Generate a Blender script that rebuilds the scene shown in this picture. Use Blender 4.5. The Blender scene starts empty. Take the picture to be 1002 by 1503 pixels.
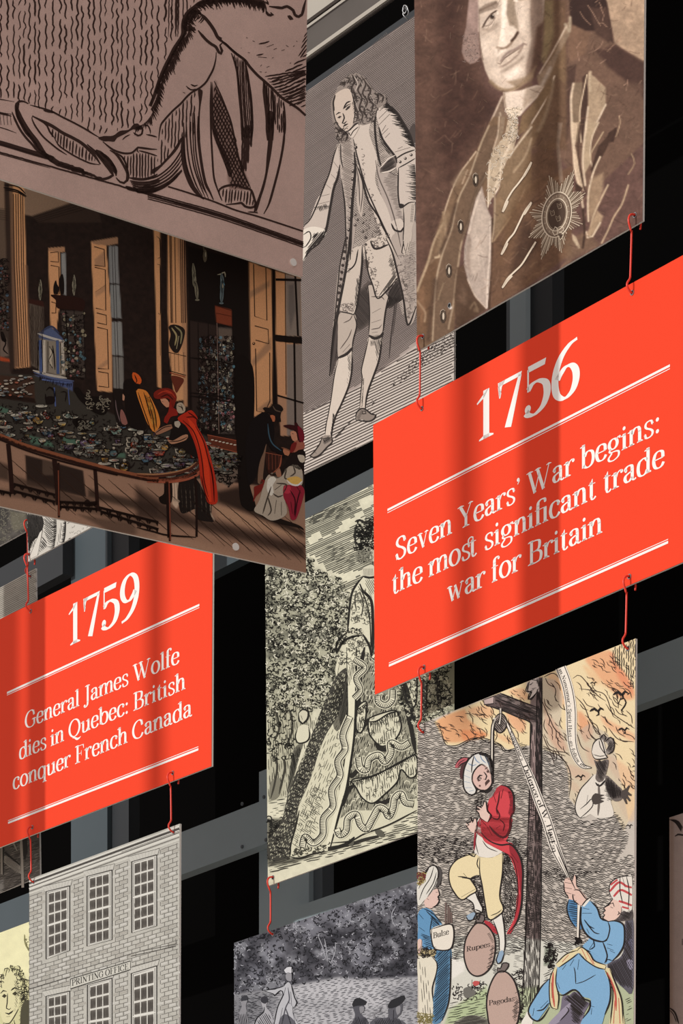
import bpy, math, random
import numpy as np
from mathutils import Vector
from mathutils.geometry import tessellate_polygon

# ------------------------------------------------------------------ camera, world, sun, exposure
sc = bpy.context.scene
CX, HY, F = 501.0, 2440.0, 4844.0          # principal column, horizon row and focal length in pixels of the 1002x1503 frame
EYE = 1.6
cam_d = bpy.data.cameras.new('camera'); cam = bpy.data.objects.new('camera', cam_d)
sc.collection.objects.link(cam); sc.camera = cam
cam.location = (0, 0, EYE); cam.rotation_euler = (math.pi/2, 0, 0)
cam_d.sensor_fit = 'VERTICAL'; cam_d.sensor_height = 36.0; cam_d.sensor_width = 24.0
cam_d.lens = F/1503*36.0; cam_d.shift_y = (HY-751.5)/1503; cam_d.clip_end = 200

sc.view_settings.view_transform = 'Standard'; sc.view_settings.look = 'None'
sc.view_settings.gamma = 1; sc.view_settings.use_curve_mapping = False
sc.view_settings.exposure = 0.0

w = bpy.data.worlds.new('world'); sc.world = w; w.use_nodes = True
w.node_tree.nodes['Background'].inputs[0].default_value = (1.0, 0.86, 0.80, 1)
w.node_tree.nodes['Background'].inputs[1].default_value = 0.56

SUN = Vector((-0.90, -0.36, 0.25)).normalized()      # direction towards the sun
sd = bpy.data.lights.new('sun', 'SUN'); so = bpy.data.objects.new('sun', sd); sc.collection.objects.link(so)
so.rotation_euler = SUN.to_track_quat('Z', 'Y').to_euler(); so.location = (-6, -2, 6)
sd.energy = 1.9; sd.angle = math.radians(0.6); sd.color = (1.0, 0.97, 0.92)

# soft daylight of the window wall on the left
ad = bpy.data.lights.new('window_daylight', 'AREA'); ao = bpy.data.objects.new('window_daylight', ad); sc.collection.objects.link(ao)
ad.shape = 'RECTANGLE'; ad.size = 6; ad.size_y = 4; ad.energy = 40; ad.color = (0.97, 0.98, 1.0)
ao.location = (-7, 3.0, 4.5); ao.rotation_euler = (Vector((0, 6, 3.8))-Vector(ao.location)).to_track_quat('-Z', 'Y').to_euler()

rng = np.random.default_rng(7); random.seed(7)

# ------------------------------------------------------------------ materials
def s2l(c):
    c = np.asarray(c, float)
    return np.where(c <= 0.04045, c/12.92, ((c+0.055)/1.055)**2.4)
def hexc(h): return np.array([int(h[i:i+2], 16)/255 for i in (0, 2, 4)])

def mat(name, rgb, rough=0.6, metal=0.0, spec=0.3, noise=0.0, scale=40, bump=0.0):
    m = bpy.data.materials.new(name); m.use_nodes = True; nt = m.node_tree; b = nt.nodes['Principled BSDF']
    b.inputs['Roughness'].default_value = rough; b.inputs['Metallic'].default_value = metal
    b.inputs['Specular IOR Level'].default_value = spec
    c = tuple(s2l(rgb))+(1,)
    tc = nt.nodes.new('ShaderNodeTexCoord'); n = nt.nodes.new('ShaderNodeTexNoise'); n.inputs['Scale'].default_value = scale
    n.inputs['Detail'].default_value = 4
    nt.links.new(tc.outputs['Object'], n.inputs['Vector'])
    mx = nt.nodes.new('ShaderNodeMix'); mx.data_type = 'RGBA'
    mx.inputs[6].default_value = tuple(v*(1-noise) for v in c[:3])+(1,); mx.inputs[7].default_value = tuple(min(1, v*(1+noise)) for v in c[:3])+(1,)
    nt.links.new(n.outputs['Fac'], mx.inputs[0]); nt.links.new(mx.outputs[2], b.inputs['Base Color'])
    if bump:
        bp = nt.nodes.new('ShaderNodeBump'); bp.inputs['Strength'].default_value = bump; bp.inputs['Distance'].default_value = .002
        nt.links.new(n.outputs['Fac'], bp.inputs['Height']); nt.links.new(bp.outputs['Normal'], b.inputs['Normal'])
    return m

def print_mat(name, grain=0.05, scale=900, rough=.62):
    """printed paper laminate: the print's own inks come from the mesh colour attribute, with a fine procedural grain"""
    m = bpy.data.materials.new(name); m.use_nodes = True; nt = m.node_tree; b = nt.nodes['Principled BSDF']
    b.inputs['Roughness'].default_value = rough; b.inputs['Specular IOR Level'].default_value = 0.12
    a = nt.nodes.new('ShaderNodeAttribute'); a.attribute_name = 'ink'
    tc = nt.nodes.new('ShaderNodeTexCoord'); n = nt.nodes.new('ShaderNodeTexNoise'); n.inputs['Scale'].default_value = scale; n.inputs['Detail'].default_value = 2
    nt.links.new(tc.outputs['Object'], n.inputs['Vector'])
    mr = nt.nodes.new('ShaderNodeMapRange'); mr.inputs[1].default_value = .3; mr.inputs[2].default_value = .7
    mr.inputs[3].default_value = 1-grain; mr.inputs[4].default_value = 1+grain
    nt.links.new(n.outputs['Fac'], mr.inputs[0])
    vm = nt.nodes.new('ShaderNodeVectorMath'); vm.operation = 'SCALE'
    nt.links.new(a.outputs['Color'], vm.inputs[0]); nt.links.new(mr.outputs[0], vm.inputs['Scale'])
    nt.links.new(vm.outputs[0], b.inputs['Base Color'])
    return m

M_PRINT = print_mat('printed_paper', .10)
M_BOARD = mat('board_core', (.97, .97, .96), .55, noise=.05)
M_BOARD_DARK = mat('dark_board', (.30, .325, .345), .5, noise=.08, scale=9)
M_RED = mat('red_vinyl', (.945, .27, .15), .62, noise=.03, scale=700, spec=.12)
M_WHITE = mat('white_vinyl', (.97, .97, .96), .6, noise=.01, spec=.12)
M_WIRE = mat('red_coated_wire', (.95, .27, .20), .35, spec=.5, noise=.05)
M_EYE = mat('dull_metal', (.62, .63, .64), .35, metal=.8, noise=.1)
M_HOLE = mat('hole_black', (.03, .03, .03), .9)
M_BLACK = mat('black_wall', (.012, .011, .011), .9, spec=.03, noise=.15, scale=3)
M_PATCH = mat('light_patch_grey', (.38, .41, .435), .55, noise=.05, scale=12, spec=.2)  # grey put in for the light patches on the wall
M_PALE = mat('light_patch_pale', (.64, .705, .735), .55, noise=.05, scale=12, spec=.2)  # patch tone raised where the plates lie in shade
M_MID = mat('light_patch_mid', (.30, .345, .37), .55, noise=.05, scale=12, spec=.2)  # patch tone lowered where the sun reaches the plates
M_DARK_GREY = mat('dark_grey_tone', (.21, .225, .24), .6, noise=.08, scale=12, spec=.2)  # dim patches and patch margins, also the strip over the standing man
M_CEIL = mat('beige_plaster', (.70, .68, .64), .8, noise=.05, scale=8)
M_CEILD = mat('brown_grey_plaster', (.36, .34, .325), .8, noise=.12, scale=18)
M_FLOOR = mat('pale_floor', (.80, .76, .71), .7, noise=.1, scale=5)

# ------------------------------------------------------------------ geometry helpers
def link(o, parent=None):
    sc.collection.objects.link(o)
    if parent is not None: o.parent = parent
    return o
def tag(o, label=None, cat=None, group=None, kind=None):
    for k, v in (('label', label), ('category', cat), ('group', group), ('kind', kind)):
        if v: o[k] = v
    return o
def mesh_obj(name, V, Fc, m, parent=None, smooth=False):
    me = bpy.data.meshes.new(name); me.from_pydata([tuple(map(float, v)) for v in V], [], [tuple(map(int, f)) for f in Fc])
    me.materials.append(m); me.update()
    if smooth:
        for p in me.polygons: p.use_smooth = True
    return link(bpy.data.objects.new(name, me), parent)
def empty(name, loc):
    o = bpy.data.objects.new(name, None); o.location = loc; o.empty_display_size = .05
    return link(o)

def ray(px, py):
    px = np.asarray(px, float); py = np.asarray(py, float)
    return np.stack([(px-CX)/F, np.ones_like(px), (HY-py)/F], -1)
CAM = np.array([0, 0, EYE])
def to_px(P):
    P = np.asarray(P, float)-CAM
    return CX+F*P[..., 0]/P[..., 1], HY-F*P[..., 2]/P[..., 1]

class Plane:
    """a vertical plane: u runs to the right as seen, n faces the viewer"""
    def __init__(s, p0, u, off=0.0):
        u = np.array([u[0], u[1], 0.0]); s.u = u/np.linalg.norm(u)
        n = np.array([-s.u[1], s.u[0], 0.0])
        if n @ (np.array([p0[0], p0[1], 0])) > 0: n = -n
        s.n = n; s.p0 = np.array([p0[0], p0[1], 0.0])+n*off
    def at(s, px, py, off=0.0):
        r = ray(px, py); p0 = s.p0+s.n*off
        t = ((p0-CAM) @ s.n)/(r @ s.n)
        return CAM+r*t[..., None]
VX = -2850.0
UA = ((CX-VX), -F)
PA = Plane((.0582, 6.0), UA)                 # front row of the sun-facing panels
PB = Plane((.0582, 6.0), UA, -.10)           # second row, ten centimetres behind
PD = Plane((.0582, 6.0), UA, -.55)           # plates standing in for light patches on the wall
PW = Plane((.0582, 6.0), UA, -.95)           # black wall
PS = Plane((-.05, 4.60), (7420, F))          # shop interior panel, turned the other way
PK = Plane((-.05, 4.545), (6312, F))         # leg drawing panel in front of it

def P2(s, o=(0, 0, 1)):
    """'x,y x,y' in a crop (x0,y0,scale) -> photo pixels"""
    if not isinstance(s, str): a = np.array(s, float).reshape(-1, 2)
    else: a = np.array([[float(q) for q in p.split(',')] for p in s.split()])
    return a/o[2]+np.array([o[0], o[1]])

def crom(p, closed=False, step=3.0):
    p = np.asarray(p, float)
    if len(p) < 3: return p
    if closed: q = np.vstack([p[-1], p, p[0], p[1]])
    else: q = np.vstack([2*p[0]-p[1], p, 2*p[-1]-p[-2]])
    out = []
    for i in range(1, len(q)-2):
        a, b, c, d = q[i-1], q[i], q[i+1], q[i+2]
        L = np.hypot(*(c-b)[:2]); k = max(1, min(24, int(L/step)))
        t = (np.arange(k)/k)[:, None]
        out.append(.5*((2*b)+(-a+c)*t+(2*a-5*b+4*c-d)*t*t+(-a+3*b-3*c+d)*t**3))
    out.append(q[-2][None])
    return np.vstack(out)

def inside(X, Y, poly):
    r = np.zeros(X.shape, bool); n = len(poly)
    for i in range(n):
        x0, y0 = poly[i]; x1, y1 = poly[(i+1) % n]
        if y0 == y1: continue
        c = (y0 > Y) != (y1 > Y)
        r ^= c & (X < (x1-x0)*(Y-y0)/(y1-y0)+x0)
    return r
def dist(X, Y, pl, closed=False):
    d = np.full(X.shape, 1e9); n = len(pl)
    for i in range(n if closed else n-1):
        x0, y0 = pl[i]; x1, y1 = pl[(i+1) % n]; dx, dy = x1-x0, y1-y0; L = dx*dx+dy*dy+1e-9
        t = np.clip(((X-x0)*dx+(Y-y0)*dy)/L, 0, 1)
        d = np.minimum(d, (X-x0-t*dx)**2+(Y-y0-t*dy)**2)
    return np.sqrt(d)
_tab = rng.random((256, 256))
def vnoise(X, Y, s, seed=0):
    x = X/s+seed*17.3+1000; y = Y/s+seed*9.1+1000; xi = np.floor(x).astype(int); yi = np.floor(y).astype(int)
    fx = x-xi; fy = y-yi; fx = fx*fx*(3-2*fx); fy = fy*fy*(3-2*fy)
    g = lambda a, b: _tab[a % 256, b % 256]
    return (g(xi, yi)*(1-fx)+g(xi+1, yi)*fx)*(1-fy)+(g(xi, yi+1)*(1-fx)+g(xi+1, yi+1)*fx)*fy
def fbm(X, Y, s, seed=0, o=3):
    r = 0; a = .5; t = 0
    for k in range(o): r = r+a*vnoise(X, Y, s/2**k, seed+k); t += a; a *= .55
    return r/t

# ------------------------------------------------------------------ printed artwork: a fine grid of ink colours + crisp ink strokes
class Art:
    def __init__(s, plane, q, base, step=1.7, px=None):
        s.pl = plane; s.q = q                         # q: photo pixels TL TR BR BL
        c = plane.at([p[0] for p in q], [p[1] for p in q]); s.c = c
        wpx = max(abs(q[1][0]-q[0][0]), abs(q[2][0]-q[3][0])); hpx = max(q[3][1]-q[0][1], q[2][1]-q[1][1])
        s.nu = int(wpx/step)+2; s.nv = int(hpx/step)+2
        U, V = np.meshgrid(np.linspace(0, 1, s.nu), np.linspace(0, 1, s.nv))
        s.U, s.V = U, V
        s.P = (c[0]*(1-U[..., None])+c[1]*U[..., None])*(1-V[..., None])+(c[3]*(1-U[..., None])+c[2]*U[..., None])*V[..., None]
        s.X, s.Y = to_px(s.P)
        s.C = np.ones(U.shape+(3,))*hexc(base)
        s.v = []; s.f = []; s.k = []; s.n = 0; s.o = (0, 0, 1); s.kw = 1.0
    # ---- washes
    def _sel(s, m, col, a):
        col = hexc(col) if isinstance(col, str) else np.asarray(col)
        a = (m*a)[..., None]; return a, col
    def poly(s, pts, col, fe=1.0, a=1.0, smooth=False, mod=None):
        p = P2(pts, s.o); fe = fe/max(1.0, s.o[2]*.5)
        if smooth: p = crom(p, True, 5)
        x0, y0 = p.min(0)-fe-2; x1, y1 = p.max(0)+fe+2
        b = (s.X > x0) & (s.X < x1) & (s.Y > y0) & (s.Y < y1)
        if not b.any(): return
        X, Y = s.X[b], s.Y[b]; d = dist(X, Y, p, True); ins = inside(X, Y, p)
        m = np.clip(.5+np.where(ins, d, -d)/(2*fe), 0, 1); m = m*m*(3-2*m)
        if mod is not None: m = m*mod(X, Y)
        cc, c2 = s._sel(m, col, a); s.C[b] = s.C[b]*(1-cc)+c2*cc
    def wash(s, pts, w, col, fe=None, a=1.0, smooth=True):
        """soft brush stroke of width w (photo px)"""
        p = P2(pts, s.o)
        if smooth: p = crom(p, False, 5)
        fe = fe or w*.5; r = w/2+fe
        x0, y0 = p.min(0)-r; x1, y1 = p.max(0)+r
        b = (s.X > x0) & (s.X < x1) & (s.Y > y0) & (s.Y < y1)
        if not b.any(): return
        d = dist(s.X[b], s.Y[b], p) if len(p) > 1 else np.hypot(s.X[b]-p[0][0], s.Y[b]-p[0][1])
        m = np.clip(.5+(w/2-d)/(2*fe), 0, 1); m = m*m*(3-2*m)
        cc, c2 = s._sel(m, col, a); s.C[b] = s.C[b]*(1-cc)+c2*cc
    def mottle(s, amt, sc_, seed=0, sx=1, sy=1, o=3):
        s.C = np.clip(s.C*(1+amt*(fbm(s.X*sx, s.Y*sy, sc_, seed, o)[..., None]-.5)*2), 0, 1)
    # ---- ink strokes (ribbons)
    def rib(s, p, w, col, lay=1, closed=False):
        p = np.asarray(p, float)
        if len(p) < 2: return
        if closed: p = np.vstack([p, p[:1]])
        w = np.broadcast_to(np.asarray(w, float), (len(p),))
        t = np.empty_like(p); t[1:-1] = p[2:]-p[:-2]; t[0] = p[1]-p[0]; t[-1] = p[-1]-p[-2]
        if closed: t[0] = t[-1] = p[1]-p[-2]
        L = np.hypot(t[:, 0], t[:, 1])+1e-9; nn = np.stack([-t[:, 1]/L, t[:, 0]/L], -1)*(w*s.kw/2)[:, None]
        n = len(p); vv = np.empty((2*n, 2)); vv[0::2] = p+nn; vv[1::2] = p-nn
        i = np.arange(n-1)*2+s.n
        s.v.append(np.column_stack([vv, np.full(2*n, lay)])); s.f.append(np.stack([i, i+2, i+3, i+1], -1))
        s.k.append(np.broadcast_to(hexc(col) if isinstance(col, str) else col, (2*n, 3))); s.n += 2*n
    def fillp(s, p, col, lay=1):
        p = np.asarray(p, float); tri = tessellate_polygon([[Vector((a, b, 0)) for a, b in p]])
        n = len(p); s.v.append(np.column_stack([p, np.full(n, lay)]))
        if len(tri):
            t = np.array(tri)+s.n; s.f.append(np.column_stack([t, t[:, 2]]))
        s.k.append(np.broadcast_to(hexc(col) if isinstance(col, str) else col, (n, 3))); s.n += n
    def ln(s, pts, w=1.0, col='1c1614', lay=1, sm=True, tp=.35, closed=False, jit=0.0):
        p = P2(pts, s.o)
        p = crom(p, closed) if sm else p
        if jit and len(p) > 2: p = p+rng.normal(0, jit, p.shape)
        n = len(p); ww = np.full(n, float(w))
        if not closed and tp < 1:
            k = np.linspace(0, 1, n); ww = w*(tp+(1-tp)*np.minimum(1, np.minimum(k, 1-k)*6))
        s.rib(p, ww, col, lay)
    def fill(s, pts, col='1c1614', lay=1, sm=True):
        p = P2(pts, s.o); s.fillp(crom(p, True)[:-1] if sm else p, col, lay)
    def ball(s, x, y, r, col='1c1614', lay=1, ry=None, n=10):
        x, y = P2([(x, y)], s.o)[0]; r = r/s.o[2]; ry = (ry/s.o[2]) if ry else r
        a = np.arange(n)*2*math.pi/n; s.fillp(np.stack([x+r*np.cos(a), y+ry*np.sin(a)], -1), col, lay)
    def hatch(s, pts, ang, sp, w, col='1c1614', seg=None, gap=2.0, wav=0.0, wl=20.0, jit=.1, dens=None, lay=1, bend=None, step=4.0, sm=False, taper=True):
        """parallel engraved strokes inside a polygon; ang in degrees (photo space, y down)"""
        poly = P2(pts, s.o)
        if sm: poly = crom(poly, True, 6)
        c = poly.mean(0); a = math.radians(ang); d = np.array([math.cos(a), math.sin(a)]); nrm = np.array([-d[1], d[0]])
        q = (poly-c); R = max(np.abs(q @ d).max(), 1); h0, h1 = (q @ nrm).min(), (q @ nrm).max()
        k = h0+sp*rng.random()
        if bend: h0 -= abs(bend); k = h0; h1 += abs(bend)
        while k < h1:
            tt = np.arange(-R, R+step, step); off = np.full(len(tt), k)
            if bend: off = off+bend*(1-(tt/R)**2)-bend*.5
            if wav: off = off+wav*(np.sin(tt*2*math.pi/wl+rng.random()*6*0+k*.15)*.6+rng.normal(0, .35, len(tt)))
            p = c+tt[:, None]*d+off[:, None]*nrm
            m = inside(p[:, 0], p[:, 1], poly)
            if dens is not None: m &= dens(p[:, 0], p[:, 1]) > rng.random(len(p))*.0+rng.random()
            if seg:
                x = rng.random()*seg
                pos = -R-x
                while pos < R:
                    L = seg*(.6+.8*rng.random()); m &= ~((tt > pos+L-gap/2-step*.5) & (tt < pos+L+gap/2+step*.0)); pos += L+gap
            i = 0; n = len(m)
            while i < n:
                if m[i]:
                    j = i
                    while j+1 < n and m[j+1]: j += 1
                    if j > i:
                        z = j-i+1; ww = np.full(z, w*(1+rng.normal(0, jit)))
                        if taper: ww[0] *= .45; ww[-1] *= .45
                        s.rib(p[i:j+1], ww, col, lay)
                    i = j+1
                else: i += 1
            k += sp*(1+rng.normal(0, jit))
    def curls(s, pts, n, size, w, col='1c1614', dens=None, lay=1, open_=4.2):
        """small scribbled leaf curls inside a polygon"""
        poly = P2(pts, s.o); lo, hi = poly.min(0), poly.max(0)
        P = lo+(hi-lo)*rng.random((n, 2)); m = inside(P[:, 0], P[:, 1], poly)
        if dens is not None: m &= dens(P[:, 0], P[:, 1]) > rng.random(n)
        for x, y in P[m]:
            a0 = rng.random()*6.28; r = size*(.5+rng.random()); da = (open_*(.5+.6*rng.random()))*(1 if rng.random() < .5 else -1)
            a = a0+np.linspace(0, da, 5); e = .6+.5*rng.random()
            s.rib(np.stack([x+r*np.cos(a), y+r*e*np.sin(a)], -1), np.array([.4, 1, 1.1, 1, .4])*w, col, lay)
    def comb(s, pts, length, ang, sp, w, col='1c1614', lay=1, sm=True, jit=.25, rel=True):
        """short strokes set along a path; ang relative to the path direction (rel) or absolute"""
        p = P2(pts, s.o); p = crom(p, False, 1.5) if sm else p
        seg = np.hypot(*np.diff(p, axis=0).T); cum = np.concatenate([[0], np.cumsum(seg)]); q = 0.0; sp = sp/s.o[2]; length = length/s.o[2]
        while q < cum[-1]:
            x = np.interp(q, cum, p[:, 0]); y = np.interp(q, cum, p[:, 1]); i = min(np.searchsorted(cum, q), len(p)-1); i = max(i, 1)
            a = (math.atan2(p[i, 1]-p[i-1, 1], p[i, 0]-p[i-1, 0]) if rel else 0)+math.radians(ang)+rng.normal(0, .08)
            L = length*(1+rng.normal(0, jit)); b = a+.25
            s.rib(np.array([[x, y], [x+L*.5*math.cos(a), y+L*.5*math.sin(a)], [x+L*.5*math.cos(a)+L*.5*math.cos(b), y+L*.5*math.sin(a)+L*.5*math.sin(b)]]), np.array([w, w*.8, w*.25]), col, lay)
            q += sp*(1+rng.normal(0, .15))
    # ---- to meshes
    def build(s, parent, pic_name='printed_picture', ink_name='ink_drawing', off=.0004, gain=1.0):
        n = s.pl.n; P = (s.P+n*off).reshape(-1, 3); nu, nv = s.nu, s.nv
        org = np.array(parent.location)
        i, j = np.meshgrid(np.arange(nu-1), np.arange(nv-1)); a = (j*nu+i).ravel()
        quads = np.stack([a, a+nu, a+nu+1, a+1], -1)
        raw(pic_name, P-org, quads, np.minimum(s2l(s.C)*np.asarray(gain), .93).reshape(-1, 3), M_PRINT, parent)
        if s.n:
            v = np.vstack(s.v)
            # clip strokes to the panel outline: drop faces whose centre is outside, pull the rest in
            q = np.array(s.q, float); f = np.vstack(s.f); cen = v[f][:, :, :2].mean(1)
            keep = inside(cen[:, 0], cen[:, 1], q); f = f[keep]
            W = s.pl.at(v[:, 0], v[:, 1])+n*(off+.00025+.00012*v[:, 2:3])
            o = raw(ink_name, W-org, f, np.minimum(s2l(np.vstack(s.k))*np.asarray(gain), .93), M_PRINT, parent); o['kind'] = 'stuff'

def raw(name, P, quads, C, m, parent):
    used = np.zeros(len(P), bool); used[quads.ravel()] = True; idx = np.cumsum(used)-1
    P = P[used]; C = C[used]; quads = idx[quads]
    me = bpy.data.meshes.new(name); me.vertices.add(len(P)); me.vertices.foreach_set('co', np.ascontiguousarray(P, np.float32).ravel())
    deg = quads[:, 2] == quads[:, 3]; q4 = quads[~deg]; t3 = quads[deg][:, :3]
    loops = np.concatenate([q4.ravel(), t3.ravel()]).astype(np.int32)
    tot = np.concatenate([np.full(len(q4), 4), np.full(len(t3), 3)]).astype(np.int32); st = np.concatenate([[0], np.cumsum(tot)[:-1]]).astype(np.int32)
    me.loops.add(len(loops)); me.loops.foreach_set('vertex_index', loops)
    me.polygons.add(len(tot)); me.polygons.foreach_set('loop_start', st); me.polygons.foreach_set('loop_total', tot)
    me.update(calc_edges=True)
    at = me.color_attributes.new('ink', 'FLOAT_COLOR', 'POINT')
    c4 = np.ones((len(P), 4), np.float32); c4[:, :3] = C; at.data.foreach_set('color', c4.ravel())
    me.materials.append(m)
    return link(bpy.data.objects.new(name, me), parent)

def slab(name, c, n, th, m, parent=None, org=None, front=None):
    """board with corners c (4 points, clockwise from top left) and thickness th behind its face"""
    c = np.asarray(c); b = c-n*th; V = np.vstack([c, b])-(org if org is not None else 0)
    Fc = [(0, 3, 2, 1), (4, 5, 6, 7), (0, 1, 5, 4), (1, 2, 6, 5), (2, 3, 7, 6), (3, 0, 4, 7)]
    o = mesh_obj(name, V, Fc, m, parent)
    return o

def disc(name, c, n, r, m, parent, org, th=.0006, seg=16, inner=0.0):
    u = np.array([-n[1], n[0], 0]); a = np.arange(seg)*2*math.pi/seg
    ring = lambda rr, d: c+n*d+rr*(np.cos(a)[:, None]*u+np.sin(a)[:, None]*np.array([0, 0, 1]))
    if inner:
        V = np.vstack([ring(r, 0), ring(r*.93, th), ring(inner, th), ring(inner, 0)])-org; Fc = []
        for k in range(3):
            for i in range(seg): Fc.append((k*seg+i, k*seg+(i+1) % seg, (k+1)*seg+(i+1) % seg, (k+1)*seg+i))
    else:
        V = np.vstack([ring(r, 0), ring(r, th)])-org
        Fc = [(i, (i+1) % seg, seg+(i+1) % seg, seg+i) for i in range(seg)]+[tuple(range(seg, 2*seg))]
    return mesh_obj(name, V, Fc, m, parent)

def tube(name, pts, r, m, parent=None, org=None, seg=8):
    pts = np.asarray(pts, float); n = len(pts); V = []; Fc = []
    up = None
    for i in range(n):
        t = pts[min(i+1, n-1)]-pts[max(i-1, 0)]; t = t/np.linalg.norm(t)
        if up is None: up = np.cross(t, [.3, .5, .1]); up /= np.linalg.norm(up)
        up = up-t*(up @ t); up /= np.linalg.norm(up); b = np.cross(t, up)
        for k in range(seg):
            a = 2*math.pi*k/seg; V.append(pts[i]+r*(math.cos(a)*up+math.sin(a)*b))
    for i in range(n-1):
        for k in range(seg): Fc.append((i*seg+k, i*seg+(k+1) % seg, (i+1)*seg+(k+1) % seg, (i+1)*seg+k))
    Fc.append(tuple(range(seg))[::-1]); Fc.append(tuple(range((n-1)*seg, n*seg)))
    V = np.array(V)-(org if org is not None else 0)
    return mesh_obj(name, V, Fc, m, parent, smooth=True)

def hole(parent, plane, px, py, big=False):
    org = np.array(parent.location); c = plane.at(px, py)
    if big: disc('bright_hole', c, plane.n, .0052, M_BOARD, parent, org, th=.0022); return  # pale disc stands in for light showing through an open hole
    disc('hole', c, plane.n, .0034, M_HOLE, parent, org, th=.0010)
    disc('eyelet', c, plane.n, .0048, M_EYE, parent, org, th=.0016, inner=.0033)

def panel(name, label, cat, plane, q, group=None, holes=()):
    c = plane.at([p[0] for p in q], [p[1] for p in q]); base = (c[2]+c[3])/2
    e = empty(name, base); tag(e, label, cat, group)
    slab('board', c, plane.n, .0036, M_BOARD, e, np.array(e.location))
    for h in holes: hole(e, plane, *h)
    return e

def hook(plane, a, b, label, tail=1.0, group='red wire hooks joining the hanging panels'):
    A = plane.at(*a); B = plane.at(*b); L = A[2]-B[2]; n = plane.n
    T = [(-.013, -.020), (-.0135, -.011), (-.009, -.002), (-.003, .0008), (.004, .0002), (.009, -.002), (.0118, -.007), (.0118, -.014), (.0062, -.027), (.005, -.033),
         (.005, -(L-.024)), (.0062, -(L-.0205)), (.011, -(L-.013)), (.0105, -(L-.007)), (.005, -(L-.0015)), (0, -L-.0005), (-.007, -(L-.001)), (-.0105, -(L-.006)), (-.010, -(L-.012))]
    T = crom(np.array(T)*1000, False, 2.5)/1000
    lat = (B-A); lat[2] = 0
    pts = [A+n*(t[0]+.0015)+lat*(-t[1]/L)+np.array([0, 0, t[1]]) for t in T]
    e = tube('wire_hook', pts, .00185, M_WIRE, None, None)
    o = np.array(pts).mean(0); e.data.transform(__import__('mathutils').Matrix.Translation(Vector(-o))); e.location = o
    return tag(e, label, 'hook', group)

# ------------------------------------------------------------------ a serif alphabet made of strokes (x-height .45, capitals .66, ascenders .70)
SW, HW = .104, .032
def _auto(p, S=SW, H=HW):
    t = np.gradient(p, axis=0); L = np.hypot(t[:, 0], t[:, 1])+1e-9
    return H+(S-H)*np.abs(t[:, 1]/L)**1.4
class Font:
    def __init__(s): s.g = {}
    def add(s, ch, adv, els): s.g[ch] = (adv, els)
def arcp(cx, cy, rx, ry, a0, a1, n=20):
    a = np.radians(np.linspace(a0, a1, n)); return [(cx+rx*math.cos(t), cy+ry*math.sin(t)) for t in a]
FT = Font()
def stem(x, y0, y1, S=SW): return ('P', [(x-S/2, y0), (x+S/2, y0), (x+S/2, y1), (x-S/2, y1)])
def foot(x, y=0, w=.20, up=1, S=SW):
    h = .018*up; return ('P', [(x-w/2, y), (x+w/2, y), (x+w/2, y+h), (x+S/2, y+h*2.6), (x-S/2, y+h*2.6), (x-w/2, y+h)])
def flag(x, y, S=SW): return ('P', [(x-S/2-.065, y-.055), (x-S/2-.065, y-.035), (x+S/2, y+.012), (x+S/2, y-.06), (x-S/2, y-.06)])
def C(pts, S=SW, H=HW): return ('C', pts, S, H)
def L_(x0, y0, x1, y1, w): return ('W', [(x0, y0), (x1, y1)], [w, w])
def D(x, y, r=.060): return ('D', x, y, r)
X = .45
nar = [(.13, .31), (.18, .405), (.25, .452), (.33, .44), (.372, .37), (.378, .30)]
def arch(dx): return C([(x+dx, y) for x, y in nar])
A = FT.add
A(' ', .21, [])
A('a', .43, [C([(.07, .345), (.10, .42), (.19, .455), (.28, .42), (.30, .33)]), D(.095, .345, .05), stem(.30, .08, .35), C([(.30, .27), (.20, .25), (.09, .20), (.065, .11), (.12, .025), (.20, .02), (.30, .10)]), C([(.30, .09), (.325, .02), (.37, .005), (.42, .035)], .07)])
A('b', .49, [stem(.10, .03, .70), flag(.10, .69), C([(.14, .34), (.20, .43), (.29, .455), (.40, .39), (.435, .23), (.39, .06), (.27, -.008), (.16, .03), (.11, .10)])])
A('c', .40, [C([(.355, .35), (.31, .43), (.23, .457), (.11, .40), (.06, .22), (.11, .05), (.22, -.005), (.31, .03), (.37, .10)]), D(.325, .355, .05)])
A('d', .50, [stem(.38, 0, .70), flag(.38, .69), foot(.42, 0, .12), C([(.35, .37), (.29, .44), (.22, .455), (.10, .39), (.06, .22), (.10, .05), (.20, -.005), (.30, .03), (.35, .11)])])
A('e', .42, [C([(.075, .245), (.36, .245)], .03), C([(.355, .245), (.335, .40), (.22, .457), (.11, .40), (.06, .22), (.11, .05), (.22, -.005), (.32, .03), (.375, .11)], SW)])
A('f', .28, [stem(.12, 0, .56), foot(.13, 0, .21), C([(.12, .54), (.13, .65), (.21, .705), (.28, .68)]), D(.275, .655, .045), ('P', [(.02, .43), (.25, .43), (.25, .45), (.02, .45)])])
A('g', .46, [C(arcp(.20, .305, .135, .145, 0, 360, 24)), C([(.30, .40), (.36, .45), (.41, .45)], .03), D(.415, .435, .04), C([(.12, .20), (.075, .13), (.13, .085), (.29, .07), (.385, .02), (.37, -.10), (.22, -.165), (.08, -.14), (.045, -.06), (.11, .01), (.16, .06)], .07)])
A('h', .50, [stem(.10, 0, .70), flag(.10, .69), foot(.11, 0), arch(0), stem(.38, 0, .33), foot(.39, 0)])
A('i', .24, [stem(.11, 0, .45), flag(.11, .44), foot(.12, 0), D(.105, .60, .055)])
A('l', .24, [stem(.11, 0, .70), flag(.11, .69), foot(.12, 0)])
A('m', .76, [stem(.10, 0, .45), flag(.10, .44), foot(.11, 0), arch(0), stem(.38, 0, .33), foot(.385, 0, .18), arch(.275), stem(.655, 0, .33), foot(.66, 0)])
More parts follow.
